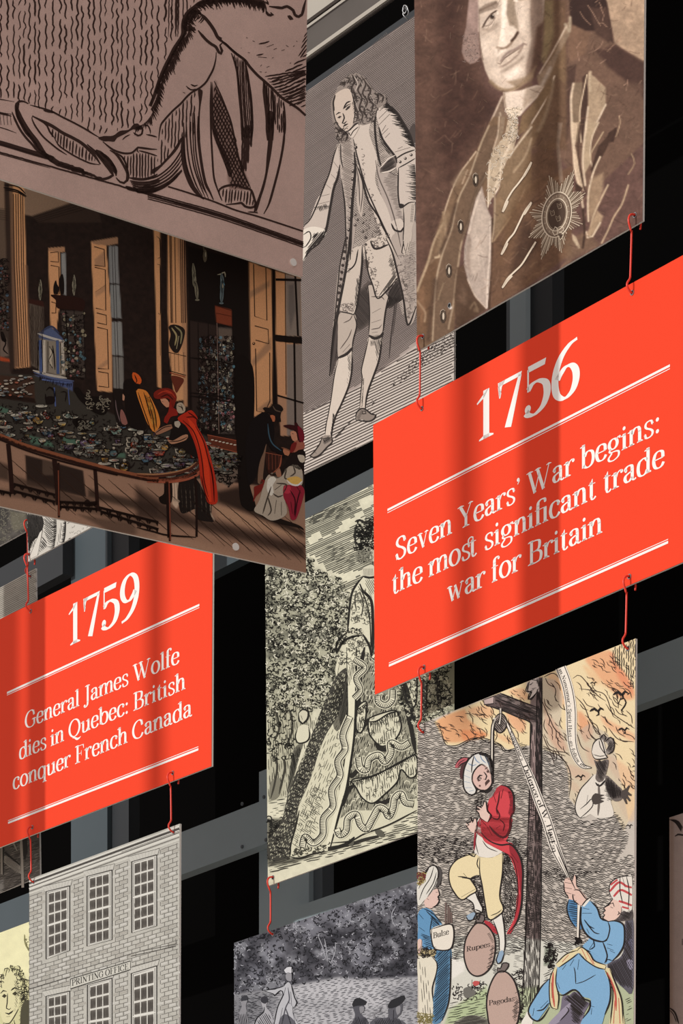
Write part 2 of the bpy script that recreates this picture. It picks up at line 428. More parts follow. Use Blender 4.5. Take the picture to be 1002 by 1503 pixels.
A('n', .50, [stem(.10, 0, .45), flag(.10, .44), foot(.11, 0), arch(0), stem(.38, 0, .33), foot(.39, 0)])
A('o', .47, [C(arcp(.235, .225, .175, .232, 0, 360, 28))])
A('q', .49, [stem(.38, -.18, .45), foot(.38, -.19, .21), C([(.35, .37), (.29, .44), (.22, .455), (.10, .39), (.06, .22), (.10, .05), (.20, -.005), (.30, .03), (.35, .11)])])
A('r', .36, [stem(.10, 0, .45), flag(.10, .44), foot(.12, 0, .22), C([(.14, .30), (.19, .41), (.27, .45), (.32, .43)], .05), D(.315, .405, .052)])
A('s', .36, [C([(.30, .34), (.27, .43), (.19, .457), (.10, .43), (.07, .35), (.11, .28), (.24, .20), (.305, .12), (.28, .03), (.18, -.007), (.09, .02), (.055, .12)], .075, .035), ('P', [(.285, .32), (.31, .32), (.31, .44), (.30, .44)]), ('P', [(.045, .14), (.065, .14), (.055, 0), (.045, 0)])])
A('t', .30, [stem(.12, .08, .50), ('P', [(.02, .43), (.25, .43), (.25, .45), (.165, .45), (.165, .58), (.15, .58), (.08, .47), (.02, .445)]), C([(.12, .10), (.135, .02), (.19, -.005), (.27, .05)], .075)])
A('u', .50, [stem(.105, .12, .45), flag(.105, .44), C([(.105, .14), (.12, .03), (.20, -.005), (.29, .03), (.36, .12)]), stem(.38, 0, .45), flag(.38, .44), foot(.42, 0, .12)])
A('v', .44, [L_(.09, .445, .235, .0, .088), L_(.225, .0, .355, .445, .028), foot(.10, .432, .20, 1, .05), foot(.355, .432, .15, 1, .03)])
A('w', .66, [L_(.09, .445, .215, .0, .088), L_(.205, .0, .32, .40, .028), L_(.30, .445, .445, .0, .088), L_(.435, .0, .56, .445, .028), foot(.10, .432, .20, 1, .05), foot(.565, .432, .15, 1, .03)])
A('p', .49, [stem(.10, -.18, .45), flag(.10, .44), foot(.11, -.19, .21), C([(.14, .34), (.20, .43), (.29, .455), (.40, .39), (.435, .23), (.39, .06), (.27, -.008), (.18, .03), (.14, .09)])])
A('\u0161', .64, FT.g['s'][1]+[('S', .30, FT.g['t'][1]), C([(.30, .42), (.27, .50), (.29, .57), (.37, .60), (.44, .56), (.44, .50)], .05)])   # the linked st
A('\ufb01', .50, [stem(.12, 0, .56), foot(.13, 0, .21), C([(.12, .54), (.14, .65), (.23, .705), (.34, .69), (.38, .64)]), D(.375, .625, .05), ('P', [(.02, .43), (.40, .43), (.42, .45), (.02, .45)]), stem(.375, 0, .44), foot(.385, 0)])
A('\u2019', .19, [D(.09, .63, .055), C([(.125, .64), (.13, .58), (.07, .50)], .03, .02)])
A(':', .20, [D(.10, .055, .058), D(.10, .385, .058)])
A('.', .20, [D(.10, .055, .055)])
A('-', .28, [('P', [(.03, .19), (.25, .19), (.25, .23), (.03, .23)])])
# capitals
CS = .10
A('S', .46, [C([(.38, .50), (.345, .62), (.24, .67), (.12, .63), (.07, .52), (.13, .41), (.30, .30), (.385, .19), (.355, .06), (.22, -.008), (.10, .04), (.05, .18)], .10, .04), ('P', [(.365, .48), (.39, .48), (.39, .65), (.38, .65)]), ('P', [(.035, .20), (.06, .20), (.05, 0), (.035, 0)])])
A('Y', .58, [L_(.10, .65, .30, .30, .10), L_(.31, .31, .485, .65, .03), stem(.305, 0, .32, CS), foot(.305, 0, .26), foot(.11, .645, .24, 1, .05), foot(.485, .645, .18, 1, .03)])
A('W', .90, [L_(.10, .65, .295, .0, .10), L_(.285, .0, .45, .55, .03), L_(.39, .65, .60, .0, .10), L_(.59, .0, .79, .65, .03), foot(.11, .645, .24, 1, .05), foot(.40, .645, .22, 1, .05), foot(.79, .645, .18, 1, .03)])
A('B', .56, [stem(.15, 0, .66, CS), foot(.14, 0, .24), foot(.14, .643, .24), C([(.14, .652), (.30, .652), (.42, .61), (.44, .50), (.40, .39), (.28, .35), (.15, .347)], .10), C([(.16, .347), (.33, .345), (.46, .29), (.495, .18), (.45, .05), (.32, .009), (.14, .009)], .10)])
A('G', .64, [C([(.52, .45), (.48, .60), (.35, .67), (.17, .60), (.07, .42), (.07, .22), (.17, .05), (.34, -.008), (.47, .03), (.53, .11)], .10), stem(.53, .05, .27, .09), foot(.52, .27, .24), ('P', [(.505, .44), (.53, .44), (.53, .65), (.52, .65)])])
A('J', .36, [stem(.21, .02, .66, CS), foot(.20, .643, .26), C([(.21, .05), (.19, -.09), (.10, -.16), (.03, -.14)], .09), D(.045, -.10, .055)])
A('Q', .68, [C(arcp(.33, .33, .265, .337, 0, 360, 30), .10), ('W', [(.22, -.03), (.33, -.06), (.47, -.15), (.60, -.14), (.66, -.10)], [.02, .06, .09, .05, .01])])
A('F', .52, [stem(.15, 0, .66, CS), foot(.15, 0, .27), foot(.13, .643, .22), ('P', [(.15, .637), (.47, .637), (.47, .66), (.15, .66)]), ('P', [(.47, .66), (.475, .50), (.455, .50), (.42, .637)]), ('P', [(.15, .335), (.34, .335), (.34, .358), (.15, .358)]), ('P', [(.335, .25), (.355, .25), (.355, .44), (.335, .44)])])
A('C', .60, [C([(.50, .45), (.46, .60), (.34, .67), (.17, .60), (.07, .42), (.07, .22), (.17, .05), (.34, -.008), (.46, .04), (.53, .15)], .10), ('P', [(.49, .44), (.515, .44), (.515, .65), (.505, .65)])])
A('P', .54, [stem(.15, 0, .66, CS), foot(.15, 0, .25), foot(.14, .643, .24), C([(.15, .652), (.32, .652), (.45, .60), (.475, .48), (.43, .35), (.30, .305), (.15, .305)], .11)])
A('R', .60, [stem(.15, 0, .66, CS), foot(.15, 0, .25), foot(.14, .643, .24), C([(.15, .652), (.31, .652), (.43, .60), (.45, .49), (.41, .38), (.28, .34), (.15, .34)], .11), L_(.29, .34, .50, .01, .10), foot(.54, 0, .14)])
A('I', .30, [stem(.15, 0, .66, CS), foot(.15, 0, .25), foot(.15, .643, .25)])
A('N', .66, [L_(.14, 0, .14, .66, .03), L_(.14, .64, .52, .02, .11), L_(.53, 0, .53, .66, .03), foot(.13, 0, .19, 1, .03), foot(.11, .643, .19, 1, .03), foot(.53, .643, .19, 1, .03)])
A('T', .58, [stem(.29, 0, .66, CS), foot(.29, 0, .26), ('P', [(.04, .635), (.54, .635), (.54, .66), (.04, .66)]), ('P', [(.03, .49), (.05, .49), (.09, .65), (.04, .65)]), ('P', [(.53, .49), (.55, .49), (.54, .65), (.49, .65)])])
A('O', .66, [C(arcp(.33, .33, .26, .337, 0, 360, 30), .11)])
A('E', .56, [stem(.15, 0, .66, CS), foot(.13, 0, .22), foot(.13, .643, .22), ('P', [(.15, .637), (.48, .637), (.48, .66), (.15, .66)]), ('P', [(.48, .66), (.485, .50), (.465, .50), (.43, .637)]), ('P', [(.15, .335), (.36, .335), (.36, .358), (.15, .358)]), ('P', [(.345, .25), (.365, .25), (.365, .44), (.345, .44)]), ('P', [(.15, 0), (.50, 0), (.50, .023), (.15, .023)]), ('P', [(.50, 0), (.52, .18), (.50, .18), (.45, .023)])])
A('H', .68, [stem(.15, 0, .66, CS), stem(.53, 0, .66, CS), foot(.15, 0, .25), foot(.15, .643, .25), foot(.53, 0, .25), foot(.53, .643, .25), ('P', [(.15, .32), (.53, .32), (.53, .345), (.15, .345)])])
A('D', .64, [stem(.15, 0, .66, CS), foot(.13, 0, .2), foot(.13, .643, .2), C([(.15, .65), (.33, .65), (.52, .56), (.57, .33), (.52, .10), (.33, .01), (.15, .01)], .10)])
# figures
A('1', .36, [('W', [(.20, 0), (.20, .66)], [.10, .10]), foot(.20, 0, .24, 1, .1), ('P', [(.04, .53), (.05, .51), (.158, .56), (.2425, .66), (.22, .66)])])
A('7', .44, [('P', [(.04, .58), (.05, .655), (.43, .655), (.41, .60), (.09, .60)]), ('P', [(.04, .60), (.06, .60), (.09, .50), (.075, .44), (.055, .44), (.035, .60)]), ('W', [(.20, -.005), (.24, .12), (.40, .62)], [.11, .10, .05]), ('P', [(.035, .655), (.16, .655), (.10, .58), (.07, .45), (.055, .45)])])
A('5', .45, [('P', [(.09, .66), (.38, .66), (.36, .58), (.09, .58)]), L_(.09, .32, .09, .62, .026), C([(.09, .345), (.16, .40), (.26, .405), (.37, .33), (.395, .19), (.33, .05), (.20, -.015), (.10, .01), (.055, .06)], .115), D(.085, .095, .055)])
A('6', .47, [C([(.42, .695), (.30, .665), (.17, .56), (.09, .40), (.07, .22), (.11, .07), (.22, -.008), (.34, .04), (.40, .16), (.395, .29), (.33, .38), (.24, .395), (.15, .33), (.11, .28)], .11)])
A('9', .47, [C([(.05, -.035), (.17, -.005), (.30, .10), (.38, .26), (.40, .44), (.36, .59), (.25, .668), (.13, .62), (.07, .50), (.075, .37), (.14, .28), (.23, .265), (.32, .33), (.36, .38)], .11)])
del X

def glyph_polys(ch, dx=0.0, S=1.0):
    """-> list of (points, widths or None)"""
    adv, els = FT.g[ch]; out = []
    for e in els:
        if e[0] == 'S':
            for e2 in e[2]: out += _el(e2, dx+e[1])
        else: out += _el(e, dx)
    return adv, out
def _el(e, dx):
    if e[0] == 'P': return [(np.array([(x+dx, y) for x, y in e[1]]), None)]
    if e[0] == 'D':
        a = np.arange(12)*math.pi/6; return [(np.stack([e[1]+dx+e[3]*.9*np.cos(a), e[2]+e[3]*np.sin(a)], -1), None)]
    if e[0] == 'C':
        p = crom(np.array(e[1])*100, False, 2.0)/100 if len(e[1]) < 16 else np.array(e[1]); w_ = _auto(p, e[2], e[3]) if len(p) > 2 else np.full(len(p), e[2]); p = p+np.array([dx, 0]); return [(p, w_)]
    if e[0] == 'W':
        p = np.array(e[1], float); w_ = np.array(e[2], float)
        if len(p) > 2: q = crom(np.column_stack([p*100, w_*100]), False, 2.0)/100; p, w_ = q[:, :2], q[:, 2]
        return [(p+np.array([dx, 0]), w_)]
def text_polys(txt, track=0.0):
    x = 0; out = []
    for ch in txt:
        adv, g = glyph_polys(ch, x); out.append((ch, g)); x += adv+track
    allp = np.vstack([p for _, g in out for p, _ in g]); return out, allp[:, 0].min()-.02, allp[:, 0].max()+.02

def text_on(plane, parent, name, txt, p0, p1, cap_px, m, track=0.0, off=.0012, unit=.66, curve=None):
    """one line of lettering, fitted between the baseline pixels p0 and p1"""
    out, x0, x1 = text_polys(txt, track); Af, Bf = plane.at(*p0), plane.at(*p1)
    d = Bf-Af; hs = cap_px/unit*(Af[1]/F)
    V = []; Fc = []
    def put(pts):
        t = (pts[:, 0]-x0)/(x1-x0); P = Af+t[:, None]*d+np.array([0, 0, 1.0])*(pts[:, 1]*hs)[:, None]+plane.n*off
        i = len(V); V.extend(P-np.array(parent.location)); return i   # V is rebound per word
    objs = []
    for ch, g in out+[(' ', [])]:
        if ch == ' ' and V: objs.append(mesh_obj(name, V, Fc, m, parent)); V, Fc = [], []
        for p, w_ in g:
            if w_ is None:
                i = put(p); tri = tessellate_polygon([[Vector((a, b, 0)) for a, b in p]]); Fc += [(i+a, i+b, i+c) for a, b, c in tri]
            else:
                t = np.gradient(p, axis=0) if len(p) > 2 else np.repeat((p[1]-p[0])[None], 2, 0)
                if len(p) > 16 and np.hypot(*(p[0]-p[-1])) < 1e-3: t[0] = t[-1] = p[1]-p[-2]
                L = np.hypot(t[:, 0], t[:, 1])+1e-9; nn = np.stack([-t[:, 1]/L, t[:, 0]/L], -1)*(w_/2)[:, None]
                q = np.empty((2*len(p), 2)); q[0::2] = p+nn; q[1::2] = p-nn; i = put(q)
                Fc += [(i+2*k, i+2*k+2, i+2*k+3, i+2*k+1) for k in range(len(p)-1)]
    return objs
def rule_on(plane, parent, p0, p1, th_px, m):
    A_, B_ = plane.at(*p0), plane.at(*p1); z = np.array([0, 0, 1.0])
    ha = th_px/2*A_[1]/F*z; hb = th_px/2*(A_[1])/F*z; o = plane.n*.0012-np.array(parent.location)
    return mesh_obj('rule_line', [A_+ha+o, A_-ha+o, B_-hb+o, B_+hb+o], [(0, 1, 2, 3)], m, parent)
def art_text(art, txt, p0, p1, hpx, col='1c1614', lay=2, unit=.66, path=None, track=0.0, up=(0, -1)):
    """lettering inside a drawing (photo px); path: optional polyline the baseline follows"""
    out, x0, x1 = text_polys(txt, track); sca = hpx/unit
    if path is not None:
        pl = crom(P2(path, art.o), False, 2); seg = np.hypot(*np.diff(pl, axis=0).T); cum = np.concatenate([[0], np.cumsum(seg)])
        tg = np.gradient(pl, axis=0); tg /= np.hypot(tg[:, 0], tg[:, 1])[:, None]
    else:
        a, b = P2([p0, p1], art.o)
    def mp(p):
        t = (p[:, 0]-x0)/(x1-x0)
        if path is None: return a+t[:, None]*(b-a)+np.outer(p[:, 1]*sca, up)
        s_ = t*cum[-1]; c = np.stack([np.interp(s_, cum, pl[:, 0]), np.interp(s_, cum, pl[:, 1])], -1)
        n_ = np.stack([np.interp(s_, cum, tg[:, 1]), -np.interp(s_, cum, tg[:, 0])], -1); return c+n_*(p[:, 1]*sca)[:, None]
    for ch, g in out:
        for p, w_ in g:
            if w_ is None: art.fillp(mp(p), col, lay)
            else:
                t = np.gradient(p, axis=0) if len(p) > 2 else np.repeat((p[1]-p[0])[None], 2, 0)
                L = np.hypot(t[:, 0], t[:, 1])+1e-9; nn = np.stack([-t[:, 1]/L, t[:, 0]/L], -1)*(w_/2)[:, None]
                A1, A2 = mp(p+nn), mp(p-nn); n = len(p); vv = np.empty((2*n, 2)); vv[0::2] = A1; vv[1::2] = A2
                i = np.arange(n-1)*2+art.n; art.v.append(np.column_stack([vv, np.full(2*n, lay)])); art.f.append(np.stack([i, i+2, i+3, i+1], -1))
                art.k.append(np.broadcast_to(hexc(col), (2*n, 3))); art.n += 2*n
# ------------------------------------------------------------------ the setting: black wall, plates for the light patches on it, soffit, floor
def prism(name, plane, q, th, m, parent=None, off=0.0, org=None):
    c = plane.at([p[0] for p in q], [p[1] for p in q])+plane.n*off
    return slab(name, c, plane.n, th, m, parent, org)
def vp_y(x, y, x2):
    """the row a line of the family through (x,y) reaches at column x2"""
    return y+(HY-y)/(x-VX)*(x-x2)
def quad_h(xa, xb, yt, yb, xr):
    """band between two receding lines given at column xr"""
    return [(xa, vp_y(xr, yt, xa)), (xb, vp_y(xr, yt, xb)), (xb, vp_y(xr, yb, xb)), (xa, vp_y(xr, yb, xa))]

u, n = PW.u, PW.n
c0 = PW.p0
W = [c0-u*5+np.array([0, 0, 8]), c0+u*5+np.array([0, 0, 8]), c0+u*5, c0-u*5]
tag(slab('wall_back', W, n, .1, M_BLACK), kind='structure')
fl = [(-8, -3, 0), (8, -3, 0), (8, 12, 0), (-8, 12, 0)]
tag(mesh_obj('floor', fl, [(0, 1, 2, 3)], M_FLOOR), kind='structure')

def grey_band(label, xa, xb, yt, yb, xr, m=M_PATCH, light_dots=(), plane=PD, grp='painted bands of light on the black wall'):  # grey plate, mostly standing in for a band of light on the wall
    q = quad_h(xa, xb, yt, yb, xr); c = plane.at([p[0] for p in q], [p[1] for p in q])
    e = empty('tone_band', (c[2]+c[3])/2); tag(e, label, 'grey_band', grp)
    slab('band_plate', c, plane.n, .03, m, e, np.array(e.location))
    for b in light_dots: disc('light_dot', plane.at(*b), plane.n, .004, M_EYE if m is M_PATCH else M_PATCH, e, np.array(e.location), th=.003)  # small discs stand in for light through the panel holes
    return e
def light_upright(label, xa, xb, ya, yb, m=M_PATCH, plane=PD, off=-.031, strips=()):  # upright plate standing in for light on the wall; strips are its dimmer margins
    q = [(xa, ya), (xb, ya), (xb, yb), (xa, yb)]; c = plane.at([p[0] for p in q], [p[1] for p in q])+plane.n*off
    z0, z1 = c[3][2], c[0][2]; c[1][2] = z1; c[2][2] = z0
    e = empty('light_patch', (c[2]+c[3])/2); tag(e, label, 'light_upright', 'painted upright bands of light on the black wall')
    slab('patch_face', c, plane.n, .04, m, e, np.array(e.location))
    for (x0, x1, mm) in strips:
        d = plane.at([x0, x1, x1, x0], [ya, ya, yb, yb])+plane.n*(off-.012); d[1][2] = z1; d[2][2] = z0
        slab('patch_margin', d, plane.n, .03, mm, e, np.array(e.location))
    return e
grey_band('long painted band of light crossing the black wall behind the lady and the caricature', 215, 1090, 1173, 1238, 390, M_PALE, light_dots=[(356, 1180), (356, 1243), (388, 1170), (391, 1233)])
grey_band('painted band of light low at far left, above the cream yellow print', -60, 170, 1319, 1392, 20, M_MID)
grey_band('painted band of light low on the black wall just above the park scene', 420, 760, 1331, 1420, 434, M_PALE)
grey_band('painted band of light seen above the lady, left of the 1756 sign', 400, 640, 737, 782, 449, M_PALE)
grey_band('painted patch of light in the corner between the 1759 sign and the shop scene', 290, 372, 790, 832, 330, M_MID)
grey_band('dim painted band of light behind the striped panel corner at far left', -60, 92, 786, 846, 85, m=M_DARK_GREY)
light_upright('painted upright band of light beside the 1759 sign, behind the pale engraved panel', 88, 141, 420, 1330, M_MID, strips=[(139, 166, M_DARK_GREY)])
light_upright('painted upright band of light below the lady panel, left of the bare black wall', 363, 436, 1130, 1560, M_PALE, strips=[(434, 449, M_PATCH)])
light_upright('painted upright band of light seen between the portrait and the 1756 sign', 730, 753, 330, 620, M_PALE, strips=[(718, 731, M_PATCH), (751, 785, M_DARK_GREY)])

# soffit above the standing man: pale ceiling, brown-grey beam face, light lower lip
PC = Plane((.0582, 6.0), UA, -.30)
q = [(330, -260), (760, -600), (760, vp_y(510, 2, 760)), (330, vp_y(510, 2, 330))]
tag(prism('ceiling', PC, q, .004, M_CEIL, off=-.05), kind='structure')
tag(prism('trim_1', PC, quad_h(330, 760, 40, 88, 452), .004, M_CEILD), kind='structure')
tag(prism('trim_2', PC, quad_h(330, 760, 84, 90, 452), .004, M_CEIL, off=.012), kind='structure')
tag(prism('trim_3', PC, quad_h(330, 760, 36, 41, 452), .004, mat('dark_trim', (.22, .19, .17), .8), off=.012), kind='structure')

grey_band('thin slate strip along the top of the standing man\u2019s panel', 330, 640, 123, 137, 452, M_DARK_GREY, plane=Plane((.0582, 6.0), UA, -.12), grp='painted bands of light on the black wall')
# ------------------------------------------------------------------ the two red date signs
def sign(label, q, holes, year, lines, rules):
    e = panel('hanging_sign', label, 'sign', PA, q, 'red date signs')
    c = PA.at([p[0] for p in q], [p[1] for p in q])
    slab('red_face', c+PA.n*.0009, PA.n, .0008, M_RED, e, np.array(e.location))
    text_on(PA, e, 'year_lettering', *year, M_WHITE)
    for t in lines: text_on(PA, e, 'word', *t, M_WHITE)
    for r in rules: rule_on(PA, e, *r, M_WHITE)
    for h in holes: hole_on_sign(e, h)
    return e
def hole_on_sign(e, h):
    c = PA.at(*h)+PA.n*.001; org = np.array(e.location)
    disc('hole', c, PA.n, .0032, M_HOLE, e, org, th=.0008); disc('eyelet', c, PA.n, .0046, M_EYE, e, org, th=.0014, inner=.0031)

sign('large red sign headed 1756 about the Seven Years\u2019 War, hung under the portrait',
     [(548, 624), (1012, 369.5), (1012, 821), (550.5, 1019.6)],
     [(620, 600), (928.5, 430), (623, 979.5), (924.5, 846.5)],
     ('1756', (698.5, 651), (849.5, 573.5), 71),
     [('Seven Years\u2019 War begins:', (581.3, 823), (968.5, 634.5), 31),
      ('the mo\u0161 signi\ufb01cant trade', (575.4, 873.5), (975.3, 683), 31.5),
      ('war for Britain', (656, 886), (885.5, 781), 32)],
     [((569.2, 748.8), (983.6, 536.7), 3.3), ((569.2, 752.9), (983.6, 541.3), 1.0),
      ((571.3, 973.4), (981, 791.6), 1.0), ((571.3, 977.2), (981, 795.8), 3.4)])
sign('red sign headed 1759 about General Wolfe, hung left beside the shop scene',
     [(-110, 963), (312.5, 756), (310.6, 1124.7), (-110, 1286)],
     [(46, 897.3), (48.4, 1214.4), (254.3, 1134.6)],
     ('1759', (100.2, 949.5), (203, 899.5), 59),
     [('General James Wolfe', (38, 1070), (263.5, 973.2), 23.6),
      ('dies in Quebec: British', (29.5, 1115.2), (273.5, 1010.8), 23.8),
      ('conquer French Canada', (20.2, 1159.5), (283, 1050.3), 24)],
     [((10.9, 1017.3), (293.2, 888), 3.0), ((10.9, 1020.6), (293.2, 891.8), .9),
      ((12.5, 1204.8), (291.8, 1096), .9), ((12.5, 1208), (291.8, 1099.8), 3.0)])
# ------------------------------------------------------------------ panel: enlarged ink drawing of a leg and chair
q = [(-60, -330), (453, -130), (443.5, 406.5), (-60, 243)]
e = panel('hanging_print', 'pinkish-grey panel with a thick-lined ink drawing of a stockinged leg and chair', 'panel', PK, q,
          'printed picture panels', holes=[(429.5, 385.5, True)])
a = Art(PK, q, '93807a', 3.0)
K = '2a1e1b'; a.kw = 1.15
a.mottle(.05, 90, 3); a.mottle(.03, 6, 5)
# wall of wavy vertical strokes
a.o = (0, 0, 2.178)
a.hatch('-120,-200 560,-200 556,110 500,300 480,350 455,392 410,410 330,432 290,425 200,372 130,352 60,322 -60,315 -120,310', 90, 8.8, 1.8, K, seg=58, gap=2.2, wav=1.7, wl=19, jit=.16)
a.hatch('575,-200 645,-200 625,20 598,45 576,80', 90, 5.5, 1.5, K, seg=60, gap=2, wav=.5)
for x, ww in ((540, 1.4), (549, 1.5), (563, 3.2), (570, 2.2)): a.ln([(x, -200), (x, -60), (x-1, 40), (x-3, 118)], ww, K, sm=True, jit=.25)
# floor mouldings
for y0, y1, ww in ((316, 326, 1.3),): a.ln([(-120, 296), (0, 318), (45, 326)], ww, K, sm=False)
a.ln('-120,330 0,360 40,366', 1.2, K); a.ln('-120,335 0,363 36,372', 2.4, K); a.ln('-120,376 0,408 52,426', 1.2, K)
for x in range(-100, 34, 11): a.ln([(x, 368), (x+3, 400)], 1.8, K, jit=.2)
a.ln('-120,424 0,456 60,474 120,492 170,508', 5.0, K, tp=.8); a.ln('-120,432 0,463 90,490 150,508', 2.6, K, tp=.8)
a.ln('-120,454 0,488 200,544 400,600 600,660 760,708 880,752 980,786', 2.2, K, jit=.15, tp=.9)
a.ln('-120,461 0,493 160,538', 1.2, K)
# chair: scroll foot on the left
a.o = (0, 130, 4.3565)
a.ln('180,98 150,84 120,84 104,100 102,130 112,180 135,225 165,280 205,325 240,380 280,430 330,470', 3.8, K)
a.ln('118,95 108,130 118,170 150,230 190,290 230,340 262,390 300,430', 6.5, K)
a.ln('75,150 95,200 125,260 160,310 205,360 235,398 262,420', 2.8, K)
a.ln('262,400 290,425 330,450 370,480 430,500 500,522 560,550', 7.0, K, jit=.5); a.ln('280,432 340,468 420,500 520,530 600,560 650,572', 4.0, K, jit=.4)
a.ln('190,106 260,125 330,148 400,185 470,220 540,258 600,295 635,315', 2.3, K)
a.ln('200,108 230,118 270,124', 1.2, K); a.ln('275,140 315,150 350,155', 2.5, K)
a.ln('208,172 202,190 215,225 240,265 275,310 320,350 370,390 425,425', 2.2, K)
a.ln('208,178 260,205 330,240 400,285 460,315 520,350 570,395 610,440 640,485', 4.0, K)
a.ln('345,315 375,365 430,405 480,435 530,460 580,480 635,488', 2.0, K)
a.hatch('290,245 330,250 400,290 460,330 520,365 570,405 635,484 560,468 470,428 400,385 330,320', 93, 4.6, 2.0, K, wav=.3, jit=.1)
a.ln('270,215 300,240 315,275 345,315', 2.2, K)
a.ln('555,358 600,400 640,445 675,490 705,530 720,555 700,568 660,580 600,575', 3.5, K)
a.ln('610,395 650,430 690,470 725,515 740,545', 7.5, K); a.ln('640,410 690,450 725,500 738,530 740,560', 4.0, K)
a.ln('700,395 740,420 770,460 795,505 812,545 808,590 790,605 765,598 740,570', 3.2, K)
a.ln('742,412 780,440 800,475 815,530 822,570 815,595', 2.3, K)
# shoe
a.fill('625,318 660,305 720,302 765,272 820,264 850,232 880,225 905,262 880,268 850,262 800,290 745,318 730,340 690,338 660,338', K)
a.ln('655,340 690,370 720,392 760,408 800,416 840,412 862,395 880,378 900,380 960,388 1002,390', 2.6, K)
a.ln('885,398 940,412 1002,432', 2.0, K); a.ln('880,380 875,400 888,412', 1.8, K)
a.ln('850,282 880,302 905,290 910,265 895,235', 2.4, K); a.ln('915,235 945,240 958,270 960,290', 1.8, K); a.ln('932,295 970,302 1002,312', 2.0, K)
a.ln('780,330 800,310 830,295', 1.6, K)
# seat rail below the shoe, hatched
a.hatch('765,418 845,416 885,398 1002,432 1002,548 960,572 900,580 840,572 815,520', 91, 4.4, 2.0, K, wav=.3)
a.ln('770,430 795,470 812,520', 1.5, K)
a.ln('825,572 900,582 960,572 1005,548', 3.5, K)
for d in (0, 14, 28, 44, 60): a.ln([(828+d*.4, 590+d*.8), (880, 602+d), (960, 600+d), (1020, 585+d)], 3.0 if d in (0, 60) else 2.4, K)
# leg: front with comb strokes
a.o = (230, 0, 4.3565)
a.ln('240,45 200,75 175,115 165,160 165,215 150,250 110,310 80,370 50,430 20,500 0,560 -20,620 -45,680', 4.6, K, tp=.9)
a.comb('245,60 215,90 200,140 200,200 180,240 140,300 105,370 75,430 40,500 15,560 -10,640 -40,700', 42, -62, 7.5, 2.0, K)
a.comb('230,60 190,95 178,150 172,215 145,262 110,320 80,380 45,450 12,520 -12,590', 22, -60, 7, 3.4, K)
a.o = (0, 0, 2.178)
a.comb('508,300 495,340 478,375 455,398 430,408', 18, -65, 4, 1.7, K)
a.o = (230, 0, 4.3565)
# thigh top, dark comb
a.ln('240,50 280,22 330,8 380,2 450,0 540,0 620,8 680,20', 7.0, K, tp=.9)
a.comb('250,30 300,6 380,-8 470,-8 560,-2 640,10 690,30', 46, 50, 8, 2.6, K, jit=.35)
a.comb('260,45 330,14 400,4 500,2 600,14 660,30', 38, 60, 11, 2.2, K, jit=.4)
a.fill('160,160 180,110 210,70 250,50 285,90 262,95 240,82 205,120 195,165 240,175 250,195 205,200 175,200', K)
a.comb('240,80 215,120 205,150', 36, -150, 14, 2.0, K); a.comb('300,120 262,95 235,90', 40, 20-110, 13, 2.0, K)
# knee band
a.ln('262,80 300,110 335,150 365,195 385,235 408,260 430,275', 4.2, K)
a.ln('262,195 290,230 320,262 350,285 375,300 395,335 408,345 415,325 402,290 420,272', 3.6, K)
a.ln('395,235 410,245 405,262', 2.2, K)
a.ln('420,270 450,295 500,340 560,385 590,425 640,480 680,515 730,560 790,620 840,655 900,695 950,740', 3.4, K, tp=.8)
a.ln('430,270 470,310 540,370', 2.2, K)
a.ln('378,335 375,380 360,440 335,490 310,530 270,565 225,590 190,620 150,665 100,710 50,765 25,800 15,850 10,900', 2.6, K)
a.ln('215,540 240,552 260,545', 2.0, K); a.ln('185,550 215,575 260,570', 1.8, K); a.ln('165,590 180,598', 1.8, K)
# seat and curved legs of the chair
a.o = (230, 0, 4.3565)
a.hatch('255,572 215,600 150,670 90,728 40,790 15,870 5,1000 0,1080 60,1030 120,960 160,900 245,900 250,700', 92, 5.2, 1.7, K, seg=60, gap=3, wav=.5)
a.fill('262,575 290,580 288,620 276,700 272,800 275,900 262,900 262,760 268,660', K)
a.o = (230, 180, 4.3565)
a.ln('262,-40 265,100 275,200 290,300 310,390 340,450 360,495', 3.6, K); a.ln('240,-60 243,80 250,200 268,300 295,400 330,490', 1.8, K)
a.ln('210,-60 212,80 222,200 240,300 275,400 310,485', 1.8, K); a.ln('185,-40 190,100 200,220 222,320 255,410 290,470', 1.9, K)
a.ln('162,90 165,180 172,260 190,330 220,400 265,460 300,490', 5.5, K); a.ln('170,0 172,100 178,220 200,320 240,410', 2.2, K)
a.ln('225,-60 230,100 238,220 258,320 290,410 325,470', 1.5, K)
a.fill('162,95 152,130 120,185 60,250 0,310 -30,330 -30,300 20,270 80,205 120,150 150,100', K)
for d, ww in ((0, 2.0), (24, 1.8), (46, 1.8), (70, 2.4), (95, 3.6)): a.ln([(160-d*.02, 150+d*1.6), (140, 205+d*1.25), (80, 285+d), (0, 345+d*.8), (-80, 365+d*.8)], ww, K)
a.ln('-140,440 -60,450 20,425 90,380 160,310', 3.0, K)
a.fill('-65,395 -30,410 0,425 -20,440 -120,445 -190,430 -200,405 -120,420', K)
